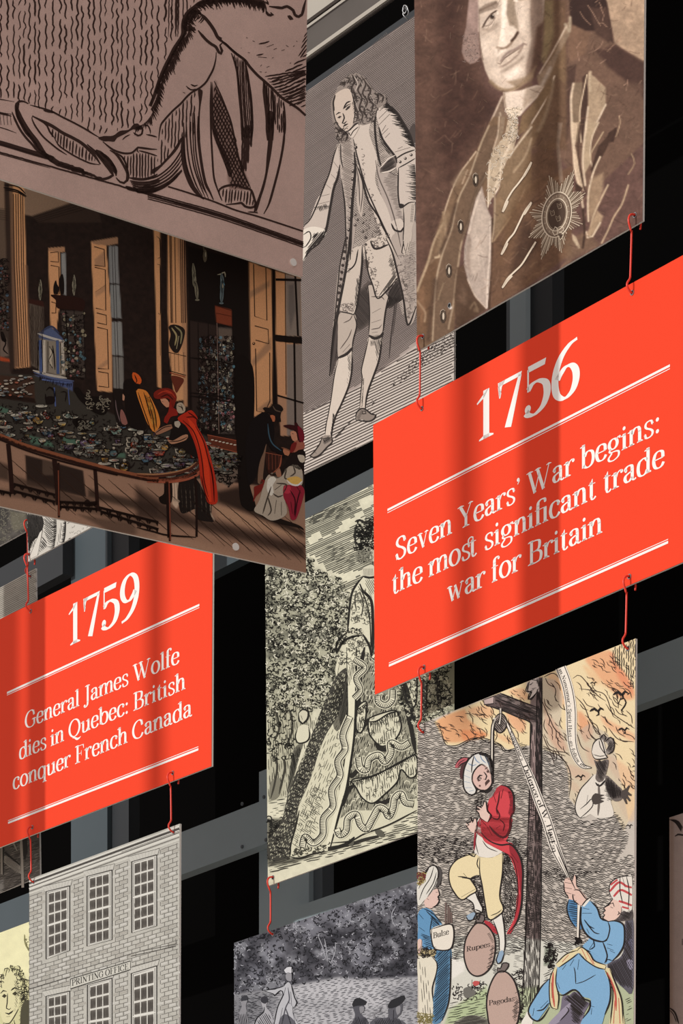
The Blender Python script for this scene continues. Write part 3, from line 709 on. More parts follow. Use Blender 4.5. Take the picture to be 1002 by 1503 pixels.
# sword hilt fish-net strap
a.ln('345,-260 342,-120 345,60 352,200 362,340 380,410 415,500', 2.4, K)
a.fill('355,60 345,-20 345,-150 352,-260 358,-160 362,-40 375,40 400,120 440,200 470,280 480,350 458,345 440,290 405,200 370,110', K)
a.poly('375,-270 420,-130 470,0 500,100 530,240 590,380 590,430 460,430 450,300 370,110 345,20 348,-170', '4a3833', 2, .55)
for s_ in (1, -1): a.hatch('375,-240 400,-190 440,-110 478,10 505,110 535,240 590,380 598,430 470,425 455,320 400,190 355,60 348,-140', 62*s_+(0 if s_ > 0 else 0), 4.6, 1.7, K, wav=.5)
a.ln('365,-265 400,-190 440,-90 470,-10 490,80 510,180 530,260 560,340 598,420', 2.4, K)
a.ln('415,500 395,440 430,410 500,400 560,420 600,432 625,500 630,530 600,545 560,535 540,515 500,520 440,525', 3.0, K)
a.hatch('400,440 440,408 560,420 600,435 628,520 600,540 540,515 430,520', 96, 4.2, 2.0, K, wav=.2)
# rear legs
a.o = (230, 0, 4.3565)
a.hatch('470,335 570,390 585,500 605,640 610,780 608,900 545,900 540,780 525,640 510,470', 87, 2.7, 1.7, K, wav=.3, bend=2)
a.ln('475,340 510,450 525,600 540,760 542,900', 3.0, K); a.ln('560,380 580,500 600,640 608,800 605,900', 3.4, K)
a.hatch('680,520 730,560 810,650 818,860 780,860 760,800 705,870 705,700 690,590', 89, 3.1, 1.9, K, wav=.3, seg=60)
a.ln('682,520 695,640 708,760 708,900', 6.0, K); a.ln('735,560 745,700 742,800 740,900', 2.4, K); a.ln('808,650 818,760 818,860', 2.4, K)
a.o = (230, 180, 4.3565)
a.hatch('540,0 612,0 610,110 595,200 570,315 540,320 532,200', 92, 3.2, 2.6, K, wav=.3)
a.ln('818,0 808,130 785,260 750,400 715,520 682,585', 3.0, K)
a.fill('705,-60 745,-60 742,60 735,160 715,280 690,400 665,480 640,560 622,575 622,545 660,440 690,330 700,220 710,90', K)
a.ln('580,572 630,575 645,580', 1.8, K); a.ln('620,520 640,575', 2, K)
# moulding lines on the floor, right half
a.ln('70,410 200,450 360,505 500,560 640,600 780,645 945,700', 2.2, K, tp=.9)
for d, ww in ((2, 1.7), (15, 2.5), (28, 1.6), (40, 1.5)): a.ln([(-60, 448+d), (100, 490+d), (400, 575+d), (700, 680+d*.9), (960, 772+d*.9)], ww, K, jit=.08, tp=.9)
# coat folds
a.o = (230, 0, 4.3565)
for i in range(12):
    x0 = 690+i*14; y0 = 490+i*17
    a.ln([(x0, y0), (x0+60, y0-8-i), (960-i*0, y0-110+i*6 if i > 4 else y0-40-i*12)], 2.0, K, jit=.3)
a.hatch('700,480 760,490 830,450 960,330 960,720 900,690 800,625 740,560', -24, 5.0, 1.8, K, seg=40, gap=3, wav=.5)
a.hatch('940,230 962,190 965,330 850,430 900,370', -55, 3.2, 1.6, K)
for p_ in ('610,262 625,268', '650,282 690,275 718,265', '700,302 745,285', '745,318 765,310', '825,292 840,300', '870,300 878,292', '580,336 592,340', '635,355 665,350 680,345', '645,365 700,370', '735,372 745,370', '670,415 660,425', '700,432 718,425', '848,408 856,402', '795,325 815,318', '535,308 540,310', '655,460 670,462', '690,466 700,462', '570,240 578,245', '890,262 896,268'): a.ln(p_, 1.9, K)
a.ln('700,0 712,30 690,10', 2, K); a.ln('695,70 710,95 740,98 725,80', 3.4, K); a.fill('832,102 850,98 872,125 850,130', K)
a.ln('715,42 760,48 800,52 830,42 870,68 880,95 905,108 925,95 940,40 950,0', 3.6, K); a.ln('650,10 690,25 680,2', 2.4, K)
a.build(e, gain=2.45)
# ------------------------------------------------------------------ panel: coloured aquatint of a china showroom
q = [(-60, 120), (438, 260), (449, 840.7), (-60, 730)]
e = panel('hanging_print', 'dark coloured print of a china showroom with a woman in a long red cloak', 'panel', PS, q,
          'printed picture panels', holes=[(345, 803, True)])
a = Art(PS, q, '1c1411', 1.7)
a.mottle(.25, 5, 2); a.kw = 1.15
BK = '120c0a'; TAN = 'a87f5b'; TAN2 = '8f6d52'; FLR = '7a6151'
# upper left: ceiling, cornice
a.o = (0, 250, 4.296)
a.poly('-80,-80 480,-80 460,205 200,290 150,280 -80,240', '6d5b4c', 3)
a.poly('450,205 620,255 640,330 240,330 200,292', '2b211c', 3)
for d in (0, 10, 22, 34, 46): a.ln([(200, 292+d), (450+d*2, 207+d*.8)], 1.0, BK if d % 20 else '4a3a30', sm=False)
a.poly('-80,235 40,250 60,600 -80,560', '4c4036', 4); a.poly('-80,560 60,560 70,1300 -80,1300', '332b26', 4)
for y in range(240, 320, 14): a.ln([(-60, y-10), (45, y+6)], .8, BK)
# left column
a.poly('25,70 150,95 165,600 190,1240 90,1250 60,800 35,400', TAN, 2)
a.poly('25,70 60,80 75,500 95,1245 60,1270 48,800 30,300', '2a201b', 3)
a.poly('60,85 80,90 95,600 115,1240 90,1245 70,600', '5e4838', 3)
for x0, x1 in ((82, 118), (98, 132), (112, 144), (128, 158), (141, 172)): a.ln([(x0, 150), (x0+6, 600), (x1, 1240)], 1.1, '3a2a20', sm=False, tp=1)
a.ln('20,110 60,118 110,130 165,165', 2.0, BK); a.ln('25,95 70,95 120,110 160,150', 1.5, BK); a.ln('30,125 70,130 120,145 160,170', 1.4, BK)
a.poly('160,600 175,600 195,1240 185,1240', '4a382c', 2)
# back wall windows
def shutter(p, pans):
    a.poly(p, TAN, 1.2)
    for z in pans: a.ln(z, 1.0, '2a1b12', closed=True, sm=False, tp=1)
shutter('302,505 375,495 380,800 355,1010 318,990', ['315,520 365,515 368,580 316,575', '318,600 370,610 372,780 320,790', '322,830 352,840 350,900 324,900'])
a.poly('302,490 410,482 408,515 375,518 305,508', '8a6a50', 1); a.poly('385,525 412,520 418,790 392,780', '6f7272', 1.5)
a.poly('572,450 668,470 700,900 705,1400 610,1390 590,900', TAN, 1.2)
for z in ('592,482 655,500 660,608 595,600', '595,612 662,628 665,885 602,870', '608,900 668,915 670,975 612,962', '610,990 675,1005 682,1255 615,1250', '618,1270 680,1280 684,1370 620,1362'): a.ln(z, 1.1, '2a1b12', closed=True, sm=False, tp=1)
a.poly('600,770 665,720 668,760 602,800', '8a6a50', 3, .8); a.poly('612,1240 680,1190 682,1220 614,1262', '8a6a50', 3, .8); a.poly('596,560 656,510 660,608 596,600', '876850', 3, .9)
a.poly('575,448 742,420 744,462 680,475 590,465', '7d614b', 1.5)
a.poly('685,478 742,478 750,715 690,712', '66696a', 1.5); a.poly('692,722 752,722 765,935 700,930', '666a6a', 1.5); a.poly('702,955 765,955 775,1170 706,1165', '6c6f6e', 1.5); a.poly('708,1175 775,1180 778,1380 712,1375', '61615e', 1.5)
for x in (712, 728): a.ln([(x-8, 478), (x+22, 1380)], 1.3, BK, sm=False)
a.ln('600,768 668,722', 1.0, '5d432f')
# cabinets at the left
a.poly('185,830 275,850 275,1100 250,1260 195,1230', '4c443c', 3); a.hatch('185,830 275,850 275,1100 250,1260 195,1230', 90, 2, .7, '221915', wav=.6)
a.poly('180,808 272,828 275,860 182,840', '2c1712', 1)
a.fill('318,790 350,786 520,812 522,885 470,880 360,870 350,820', '20100c'); a.poly('460,812 520,822 522,885 468,875', '5c2a1a', 1)
a.poly('380,885 525,890 535,1315 420,1300 400,1100', '332d29', 2)
for k in range(60):
    x, y = 385+rng.random()*150, 890+rng.random()*410; a.ball(x, y, 6+rng.random()*7, ['5d5a50', '486068', '6e4a48', '6f6a58', '3c5560', '7d7868'][k % 6], 1)
a.curls('380,885 525,890 535,1315 420,1300 400,1100', 260, 2.2, .8, BK)
for z in ('412,880 425,1100 435,1290', '465,880 480,1310', '525,885 538,1315'): a.ln(z, 2.2, BK)
for y in (1020, 1160, 1300): a.ln([(385, y-5), (530, y+12)], 2.2, BK)
for x, y, h_ in ((252, 770, 80), (465, 740, 80)):
    a.ln([(x, y-h_), (x+2, y-20), (x-2, y+20), (x, y+50)], 3.4, '6c6a5c', tp=.3); a.ball(x, y-15, 13, '6c6a5c', 1, ry=34); a.ln([(x-3, y-h_), (x+2, y), (x-3, y+45)], 1.5, '2b2620')
a.fill('345,700 352,695 358,720 370,740 362,782 338,782 335,735', BK, 2); a.fill('380,660 392,655 402,700 400,782 380,782 372,700', BK, 2)
# blue temple tabernacle
a.poly('240,1030 320,985 400,1065 400,1100 245,1075', '3f4a66', 1.5); a.ln('235,1030 320,1058 405,1082', 3.0, '90908c'); a.ln('262,1015 322,985 372,1030', 2.2, '2a3046')
a.poly('240,1060 405,1085 412,1305 240,1262', '6b665c', 1.5)
for x in (252, 275, 360, 392): a.ln([(x, 1072), (x+4, 1285)], 3.6, '98948a' if x in (275, 392) else '38486e', sm=False, tp=1)
a.ln('240,1062 238,1262', 3.0, BK); a.ln('262,1070 266,1262', 2.5, BK); a.ln('300,1080 300,1270', 2.2, BK); a.ln('380,1090 384,1280', 2.2, BK)
a.ln('315,1120 322,1160 312,1200 325,1240', 4, '8f8a7c'); a.ln('308,1110 330,1150 305,1200 330,1250', 1.4, BK); a.ln('330,1105 340,1180 345,1260', 1.4, BK)
a.ln('205,1262 300,1290 420,1312', 3.2, '8f8d86'); a.ln('210,1275 330,1310 465,1330', 2.0, '45506e')
a.poly('215,1290 460,1330 455,1480 225,1500', '3b4668', 1.5); a.poly('265,1350 430,1375 440,1490 262,1500', '75716a', 1.5)
a.ln('262,1320 440,1345', 5, '4a5a86'); a.comb('250,1300 350,1325 455,1345', 26, 80, 9, 1.2, BK)
a.ln('340,1370 348,1490', 5, '3b4a74'); a.ln('428,1380 436,1480', 3, '3b4a74')
a.ln('290,1390 310,1370 335,1385 345,1420 325,1450 290,1450 285,1410', 2.4, BK); a.fill('290,1430 340,1430 340,1470 290,1475', BK, 2); a.ln('380,1400 415,1400 410,1460', 1.5, BK)
# statue and red stand at left edge
a.poly('0,1010 40,1060 55,1170 0,1180', '5b5048', 2); a.ln('10,1050 35,1090 20,1130 50,1160', 1.6, BK); a.fill('0,1015 18,1020 40,1080 10,1075', BK); a.poly('0,1175 60,1190 60,1210 0,1200', '8a3a20', 1.5)
for k in range(40): a.ball(rng.random()*48, 600+rng.random()*400, 5+6*rng.random(), ['4a4640', '3c4c58', '5a3c38'][k % 3])
a.curls('0,560 48,560 55,1010 0,1010', 150, 2.2, .9, BK)
# doorway panels at middle: tan edge strips
a.o = (220, 340, 4.175)
a.poly('20,-40 62,-20 68,960 45,950 30,300', TAN, 1.2); a.ln('40,30 58,45 62,160 45,165', 1.1, BK); a.ln('42,200 60,205 62,510 48,500', 1.1, BK); a.ln('58,545 62,760', 1.1, BK)
a.poly('105,-40 210,30 225,560 225,1030 150,1040 118,760 108,500', TAN, 1.5)
a.poly('165,10 212,40 226,560 228,1070 205,1080 195,600', TAN2, 2)
for x0, x1 in ((120, 132), (128, 140), (150, 160), (185, 195), (196, 205), (208, 218)): a.ln([(x0, 0), (x1-3, 560)], 1.3 if x0 in (120, 208) else .9, '2a1a12', sm=False, tp=1)
a.fill('112,585 140,570 185,580 212,605 205,660 185,720 165,745 140,735 115,690 125,630', '1c1613', 2); a.ln('130,590 160,640 150,700', 2.2, '7c7454', 3); a.ln('150,580 190,620 185,690', 2.0, '6a664c', 3); a.ln('175,640 160,720', 2, '8a8468', 3)
for x in (125, 148, 172, 205): a.ln([(x, 740), (x+4, 860)], 1.0, BK)
a.ln('110,740 220,765', 2.0, BK); a.ln('110,852 218,882', 2.6, '1b0d0a', 2); a.ln('118,865 215,892', 3.2, '6b2c1d', 2); a.fill('130,885 205,905 180,960 160,990 145,950', '4f2419', 2)
# middle cabinet, statues on top
a.poly('232,90 600,180 610,1252 250,1252', '120d0b', 3)
a.poly('398,455 498,478 500,578 405,560', '63301f', 1.5); a.ln('398,452 498,485', 2.0, '2c110b'); a.ln('405,500 498,520', 1.6, '35150d')
for p_, c_ in (('262,195 266,240 270,300 282,350 288,420', '5d5b4d'), ('436,255 440,300 440,340 438,380 436,440', '4a585c'), ('325,95 335,150', '4a4438')):
    a.ln(p_, 4.6, c_, 2, tp=.3); a.ln(p_, .8, BK, 3, jit=.5); q_ = P2(p_)[len(P2(p_))//2]; a.ball(q_[0], q_[1], 13, c_, 2, ry=40); a.ball(q_[0]+3, q_[1]-8, 4, '7c7a6a', 3, ry=16); a.ball(P2(p_)[-1][0], P2(p_)[-1][1], 14, c_, 2, ry=6)
a.ln('410,265 430,262 455,250 460,280', 1.6, '7a7868', 2); a.ln('445,300 455,330', 2.2, '4a7080', 2)
a.poly('240,545 410,575 415,1235 260,1200', '241c19', 2); a.poly('412,585 500,590 518,1240 420,1238', '3a3532', 2); a.poly('415,590 500,600 502,680 415,670', '4e453e', 3)
for k in range(260):
    x, y = 300+rng.random()*215, 650+rng.random()*570; c_ = ['6e6a60', '4d6570', '7a5458', '84806e', '3f5d68', '5a5450', '8e8c80'][k % 7]
    if x < 400: c_ = ['4a463e', '3a4a52', '503c3a', '55514a'][k % 4]
    a.ball(x, y, 4+rng.random()*7, c_, 1, ry=6+rng.random()*10)
a.curls('295,640 518,640 520,1235 295,1230', 900, 2.0, .8, BK, lay=2)
for z, w_ in (('355,560 362,1220', 1.8), ('293,560 300,1220', 1.8), ('240,540 246,1220', 2.0)): a.ln(z, w_, BK, 3)
a.ln('408,560 420,1240', 1.8, '6b5a52', 3); a.ln('414,560 427,1240', 1.4, '1b0f0c', 3)
for y in (785, 1000, 1020): a.ln([(240, y-12), (400, y+8), (520, y+34)], 2.0, BK, 3)
# right hand shuttered window
a.poly('605,185 745,235 755,560 760,1040 700,1110 625,1140 612,600', TAN, 1.2)
a.poly('745,232 765,240 775,1100 750,1100', BK, 1); a.poly('768,240 925,285 930,640 770,640', TAN, 1.2); a.poly('770,670 930,690 935,1050 780,1000', 'a37b5b', 1.2)
a.poly('780,1010 938,1050 940,1252 800,1252', '8e6e57', 1.2)
a.poly('828,260 925,290 928,640 832,640', '6b635c', 2.5); a.poly('835,690 938,690 940,1250 838,1250', '6a625c', 2.5); a.poly('850,330 880,320 890,480 860,600 845,480', '55504c', 5)
for z in ('633,200 640,520 715,545 708,222', '640,578 722,600 726,688 645,665', '645,718 652,1100 700,1110 733,1040 732,742'): a.ln(z, 1.1, '2a1b12', closed=False, sm=False, tp=1)
a.poly('610,370 730,300 732,335 612,410', '81644d', 5, .8); a.poly('625,790 740,650 742,720 628,830', '7d614b', 5, .8); a.poly('655,1090 745,1020 745,1050 690,1110', '7d614b', 4, .8)
a.ball(634, 687, 9, '2a1b12'); a.ball(633, 685, 4, 'a8835f', 2)
for z, w_ in (('888,270 905,640', 2.4), ('882,680 890,1250', 2.4), ('826,260 832,1000', .8), ('768,295 925,298', 3.0), ('780,1005 940,1052', 2.0)): a.ln(z, w_, BK, 2, sm=False, tp=1)
a.fill('765,632 930,652 930,688 768,672', BK, 2, sm=False)
# ---------------- lower part: floor
a.o = (0, 560, 4.3565)
a.poly('-200,330 1100,600 1960,700 1990,1260 -200,760', FLR, 4)
a.poly('-200,440 60,540 60,640 -200,580', '2e241e', 10, .8)
a.poly('160,470 350,520 530,570 550,740 380,700 170,660', '231a16', 3); a.poly('270,500 340,515 340,600 270,600', '40342c', 3)
a.poly('80,600 600,760 600,830 60,700', '3d3028', 8, .8)
a.poly('560,690 700,720 1002,790 1002,850 640,760 560,740', '2c221c', 10, .85)
a.poly('-200,650 200,720 500,790 1002,900 1002,960 400,800 -200,690', '4a3b31', 8, .6)
a.poly('500,850 800,900 1002,980 1002,1000 700,960', '3d3028', 8, .7)
a.o = (200, 540, 4.008)
a.poly('0,700 150,790 230,830 340,880 460,900 990,1050 990,1120 600,1010 350,940 0,880', '2a1f1a', 14, .85)
a.poly('440,800 640,850 985,980 990,1010 700,950 480,880', '8c715c', 8, .9)
a.poly('0,930 300,1000 600,1100 990,1220 990,1260 400,1100 0,990', '8a705e', 14, .6)
a.poly('470,730 600,700 700,830 980,960 985,995 640,850 480,790', '201713', 10, .9)
a.o = (0, 560, 4.3565)
for i in range(16):
    x = -60+i*125; y = 470+i*26
    a.ln([(x, y), (x+230, y+200), (x+420, y+360)], .9, '2a1d16', jit=.2)
a.o = (200, 540, 4.008)
for i in range(9): a.ln([(330+i*72, 900+i*8-40), (520+i*75, 1050+i*16)], .9, '2a1d16', jit=.2)
# table: goods on top
a.o = (0, 560, 4.3565)
a.poly('-200,-60 220,-40 460,60 700,200 1000,330 1200,280 1430,420 1560,500 1500,590 1100,640 850,590 500,500 200,420 -200,330', '2c2a26', 4)
a.poly('-200,-60 215,-20 225,140 -200,60', '33241c', 3); a.poly('-200,40 220,110 230,140 -200,80', '1b110d', 2)
for k in range(55):
    x, y = -60+rng.random()*270, -40+rng.random()*140
    a.ball(x, y, 8+9*rng.random(), ['8a8478', '6e6a64', '7c4a3a', '5d6a70', '8c8a80'][k % 5], 1, ry=6); a.ln([(x-16, y+4), (x, y+10), (x+16, y+3)], 1.3, BK, 2)
pal = ['a8a598', '8e9a94', 'b4b0a2', '5f7f86', 'a07c40', '8c3a2c', '4c6c84', '78948a', 'a8a496', 'b09a60', '6c5c78', '9c4a30']
def top(x): return np.interp(x, [-60, 300, 700, 1000, 1300, 1520], [150, 150, 240, 330, 360, 470])
def bot(x): return np.interp(x, [-60, 200, 500, 850, 1100, 1500], [330, 400, 480, 560, 600, 560])
for z in ('175,340 320,380 350,420 200,400', '380,330 560,400 560,440 420,410', '-20,150 60,180 60,210 -20,190', '700,440 800,460 800,490 700,480'): a.poly(z, '3e5a4c', 4, .9)
items = []
for k in range(165):
    x = -50+rng.random()*1560; y = top(x)+(bot(x)-top(x))*rng.random()**.8; items.append((x, y))
items.sort(key=lambda t: t[1])
for k, (x, y) in enumerate(items):
    t = k % 4; r = (17+14*rng.random())*(.8+.4*(y-150)/400); c1, c2 = pal[rng.integers(12)], pal[rng.integers(12)]; L = 2
    if t == 0:      # plate seen edge-on
        a.ball(x, y, r*1.9, '171210', L, ry=r*.62); a.ball(x-1, y-2, r*1.7, 'b4b0a2', L, ry=r*.42); a.ball(x+r*.2, y-1, r*1.1, c1, L, ry=r*.26); a.ball(x+r*.7, y, r*.3, c2, L, ry=r*.2)
    elif t == 1:    # bowl on foot
        a.fillp(P2([(x-r*1.5, y-r*.5), (x+r*1.5, y-r*.5), (x+r*1.1, y+r*.5), (x+r*.35, y+r*.9), (x+r*.5, y+r*1.3), (x-r*.5, y+r*1.3), (x-r*.35, y+r*.9), (x-r*1.1, y+r*.5)], a.o), '16110f', L)
        a.fillp(P2([(x-r*1.2, y-r*.35), (x+r*1.2, y-r*.35), (x+r*.8, y+r*.45), (x-r*.5, y+r*.6)], a.o), c1, L); a.ball(x+r*.4, y+r*.1, r*.4, c2, L, ry=r*.22); a.ball(x-r*.3, y-r*.05, r*.35, 'b8b4a6', L, ry=r*.2); a.ball(x, y-r*.5, r*1.35, '8f8b7e', L, ry=r*.22); a.ball(x, y-r*.45, r*1.1, '2a2420', L, ry=r*.14)
    elif t == 2:    # teapot
        a.ball(x, y, r*1.1, '17110f', L); a.ln([(x+r*.9, y+r*.3), (x+r*1.5, y-r*.2), (x+r*1.8, y-r*.8)], 2.2, '17110f', L); a.ln([(x-r*.9, y-r*.5), (x-r*1.7, y-r*.5), (x-r*1.5, y+r*.4), (x-r*.8, y+r*.5)], 1.6, '8c887c', L)
        a.ball(x-r*.1, y+r*.05, r*.8, c1, L, ry=r*.7); a.ball(x+r*.2, y+r*.15, r*.38, c2, L, ry=r*.3); a.ball(x-r*.3, y-r*.2, r*.25, 'c0bcae', L); a.ball(x, y-r*1.05, r*.3, '8c887c', L)
    else:           # cup and saucer
        a.ball(x, y+r*.7, r*1.5, '17110f', L, ry=r*.45); a.ball(x, y+r*.62, r*1.25, '9a968a', L, ry=r*.3)
        a.fillp(P2([(x-r*.8, y-r*.5), (x+r*.8, y-r*.5), (x+r*.5, y+r*.55), (x-r*.5, y+r*.55)], a.o), '1d1613', L); a.fillp(P2([(x-r*.6, y-r*.35), (x+r*.6, y-r*.35), (x+r*.4, y+r*.4), (x-r*.35, y+r*.4)], a.o), c1, L); a.ball(x+r*.1, y, r*.3, c2, L)
a.curls('-50,140 300,150 700,240 1000,340 1300,380 1500,480 1450,560 1100,600 850,560 500,480 200,400 -50,330', 900, 2.2, .9, BK, lay=3)
# urns and tureens behind
for z in ('470,50 500,40 545,90 640,100 700,130 690,180 660,215 600,200 540,150 500,110', '460,250 520,240 585,280 575,310 520,325 480,290'): a.fill(z, '0f0a08', 3)
a.curls('540,60 700,120 690,200 560,180', 60, 2.5, 1.0, '6a665a', lay=4); a.curls('470,250 585,280 570,320 490,300', 30, 2.2, .9, '5c5a50', lay=4)
# table rim and apron
a.ln('-120,305 0,345 150,405 350,465 550,520 750,572 900,605 1010,625', 4.2, '6a3f2b', 4, tp=1)
a.ln('-120,320 0,358 150,420 350,482 550,538 750,590 900,622 1010,640', 3.6, '22120d', 4, tp=1)
a.ln('-120,338 0,374 150,436 350,500 550,552 750,600', 2.2, '1a0e0a', 4, tp=1)
a.o = (200, 540, 4.008)
a.ln('0,632 80,640 190,632 280,610 340,580 368,548 372,575 350,610 280,640 190,655 80,660 0,652', 3.2, '3b1f16', 4); a.ln('60,655 190,662 290,640 362,606 362,628 290,658 190,672 60,672', 3.0, '7a4230', 4)
a.ln('0,622 100,628 200,618 300,592 350,555', 2.0, '7c5a40', 4)
# legs and scalloped stretcher
a.o = (0, 560, 4.3565)
for z, w_ in (('50,400 65,560 75,720', 5.5), ('345,500 362,650 368,790', 6.0), ('372,520 374,870', 2.6), ('605,560 615,700 622,830', 4.6)): a.ln(z, w_, '1d0f0b', 4, tp=1)
a.ln('370,570 374,860', 1.5, '5c3122', 5, tp=1)
for (x0, y0, x1, y1, m_) in ((85, 655, 350, 725, 5), (85, 700, 350, 770, 4), (-100, 680, 70, 715, 3), (380, 770, 610, 780, 5), (380, 800, 620, 815, 5), (630, 805, 1010, 900, 6), (640, 830, 1010, 945, 6)):
    a.ln([(x0, y0), (x1, y1)], 2.6, '170d09', 4, tp=1, sm=False)
    for i in range(m_):
        t0, t1 = i/m_, (i+1)/m_; xx = lambda t: x0+(x1-x0)*t; yy = lambda t: y0+(y1-y0)*t
        a.fill([(xx(t0), yy(t0)), (xx(t0), yy(t0)+22), (xx(t0)+4, yy(t0)+30), (xx(t0*.7+t1*.3), yy(t0*.7+t1*.3)+10), (xx(t0*.3+t1*.7), yy(t0*.3+t1*.7)+10), (xx(t1)-4, yy(t1)+28), (xx(t1), yy(t1))], '170d09', 4, sm=False)
a.fill('535,770 560,755 575,770 620,765 620,790 545,800', '170d09', 4)
a.o = (200, 540, 4.008)
for z, w_ in (('180,655 190,800 195,1020', 2.6), ('172,655 182,850 186,1000', 2.6), ('345,640 352,800 352,995', 2.8)): a.ln(z, w_, '170c09', 4, tp=1)
a.ln('190,680 196,900 198,1015', 1.8, '5a2f22', 5, tp=1)
a.ln('0,940 100,965 180,985 350,998', 2.2, '170d09', 4)
# things under the table end
a.poly('210,672 250,672 255,790 235,830 210,800', 'a08e7c', 2); a.ln('222,680 226,780', 1.2, BK); a.ln('238,680 242,780', 1.2, BK); a.fill('130,765 160,740 165,670 205,670 205,790 150,800', '120b08'); a.ln('210,775 250,785 245,800', 3, '8f8070')
a.fill('250,670 345,650 410,760 440,800 440,880 455,905 420,905 360,890 350,830 260,850', '171210'); 
for x in (260, 285, 310, 335, 375, 400): a.ln([(x, 680), (x+6, 760), (x+10, 860)], 1.2, '4c443c')
a.ln('432,800 438,860 460,900', 1.8, '8a7a6a')
# right cabinet base, china cupboard
a.o = (200, 540, 4.008)
a.fill('415,392 585,425 590,500 425,455', '4a2418', 2, sm=False); a.ln('415,395 585,428', 2.2, '7d4330', 3); a.ln('420,455 590,498', 2.2, '7d4330', 3); a.poly('430,412 588,448 588,470 430,435', '1c1310', 1)
a.ln('440,415 580,452', 3.0, '2a1d18', 2)
for x in range(445, 585, 22): a.ball(x, 425+(x-445)*.22, 9, '9a9488', 3, ry=4)
a.poly('440,480 600,515 605,640 545,700 470,660 440,560', '544a42', 3)
a.curls('440,480 600,515 605,640 545,700 470,660', 120, 3.0, 1.4, BK, lay=2)
for x, y in ((480, 560), (540, 590), (575, 560)): a.ball(x, y, 18, '6a6a60', 1, ry=32); a.ln([(x-16, y-20), (x-20, y+10), (x-8, y+34)], 1.6, BK, 2)
a.fill('582,-10 680,-10 690,290 660,640 700,820 640,830 600,700', '100b09', 2)
# lady in yellow
a.o = (0, 560, 4.3565)
a.fill('790,0 880,0 890,120 920,240 930,310 830,290 800,160', '120c0a', 3)
a.fill('868,62 880,48 930,60 952,90 975,130 1010,210 1020,280 985,325 960,300 935,260 905,180 880,110', 'a8682c', 4)
a.fill('925,90 950,110 985,180 1000,260 985,318 965,260 940,180', 'b8803a', 4)
for z in ('880,70 905,150 940,250 960,310', '915,70 940,150 965,240', '950,95 985,190 1000,300', '930,110 960,100', '985,320 975,240 955,160'): a.ln(z, 1.2, '1e120b', 5)
a.o = (0, 250, 4.296)
a.fill('835,1275 870,1290 890,1325 880,1350 855,1345 832,1310', 'a5481c', 4); a.ln('845,1290 860,1330 850,1350', 1.4, '2a120a', 5)
# child and dark figures
a.o = (0, 560, 4.3565)
a.fill('722,60 770,50 785,90 775,130 800,200 815,280 760,285 735,230 728,150', '16100e', 4); a.fill('770,180 790,200 812,272 780,275 765,230', '6e4a44', 5); a.fill('782,80 794,95 790,125 780,120', '94705c', 5)
a.ln('735,120 742,180 765,260', 1.2, '54484a', 5)
# woman in the red cloak
a.o = (200, 540, 4.008)
a.fill('100,150 130,128 180,120 220,140 235,175 225,210 212,240 200,200 180,180 140,185 105,180', '5e1a12', 5)
a.ln('120,160 160,140 210,155', 1.6, '8a2c1c', 6); a.ln('140,175 180,160 215,190', 1.4, '2a0c08', 6); a.ln('160,130 200,145 228,180', 1.2, '8a2c1c', 6)
a.fill('138,185 170,182 190,205 195,230 175,235 160,222 145,205', '9c7058', 5); a.ln('148,200 156,202', 1.2, BK, 6)
a.fill('195,190 215,235 235,250 240,280 200,290 178,330 160,320 165,290 185,260', '6c1b14', 5)
a.fill('235,215 262,205 285,235 280,262 250,270 235,250', '8c8272', 6); a.ln('240,225 262,232 272,256', 1.2, BK, 7); a.ln('258,215 270,240', 1.2, BK, 7)
a.fill('215,310 250,310 290,330 330,400 360,500 340,530 280,480 240,470 190,440 200,380', '140e0c', 4)
a.fill('222,318 245,312 258,335 245,355 225,345', '8a8478', 5)
a.fill('105,378 160,345 205,335 210,355 150,385 115,395', '7a5844', 5); a.fill('180,420 210,430 270,398 300,395 290,425 220,448 195,445', '8a6650', 5); a.ln('110,385 160,352 210,342', 1.1, BK, 6); a.ln('190,436 250,430 298,408', 1.1, BK, 6)
a.fill('240,300 290,262 320,250 345,275 358,300 350,315 355,345 380,390 410,450 435,530 455,610 470,700 474,790 440,805 415,790 400,740 375,660 368,580 355,500 330,420 290,345', '8e2415', 5)
a.fill('300,300 350,350 385,420 410,500 425,600 432,700 440,790 425,790 405,720 392,620 370,500 335,400', 'a63019', 6)
for z in ('270,310 330,370 365,460 385,560 395,660 420,760', '355,320 350,300 330,290 290,292', '345,345 390,430 415,520 440,620 455,740', '300,262 340,290 355,310', '430,560 448,660 455,790', '380,640 398,730 425,795'): a.ln(z, 1.4, '3a0c07', 7)
# man in black coat and hat
a.fill('740,240 752,232 790,238 800,222 822,212 850,225 862,248 850,262 845,290 848,318 832,322 820,295 790,268 755,258', '17110f', 5); a.ln('800,225 815,250 850,262', 1.4, '4a3e34', 6); a.poly('842,230 860,245 848,258', '5b4c3e', 1)
a.fill('785,280 812,285 810,318 795,318', '8a5238', 5)
a.fill('680,310 740,262 775,275 800,320 810,380 805,440 830,470 860,490 870,530 845,520 790,480 765,440 745,500 720,560 700,640 665,690 650,640 640,500 650,380', '100c0c', 5)
a.poly('765,330 800,330 808,400 800,460 770,440', '1c2a32', 3); a.ln('770,330 778,400 800,450 850,490', 1.6, '2c4250', 6)
a.fill('745,500 762,450 750,560 742,640 740,680 712,680 715,600 728,540', '5e4a3c', 5); a.fill('690,700 720,690 735,655 755,665 735,720 700,760 685,790 690,740', '5c1a16', 5)
a.fill('860,480 900,490 890,520 868,512', '8a5c44', 6); a.ln('850,470 880,480 920,500', 1.6, '6a4634', 6)
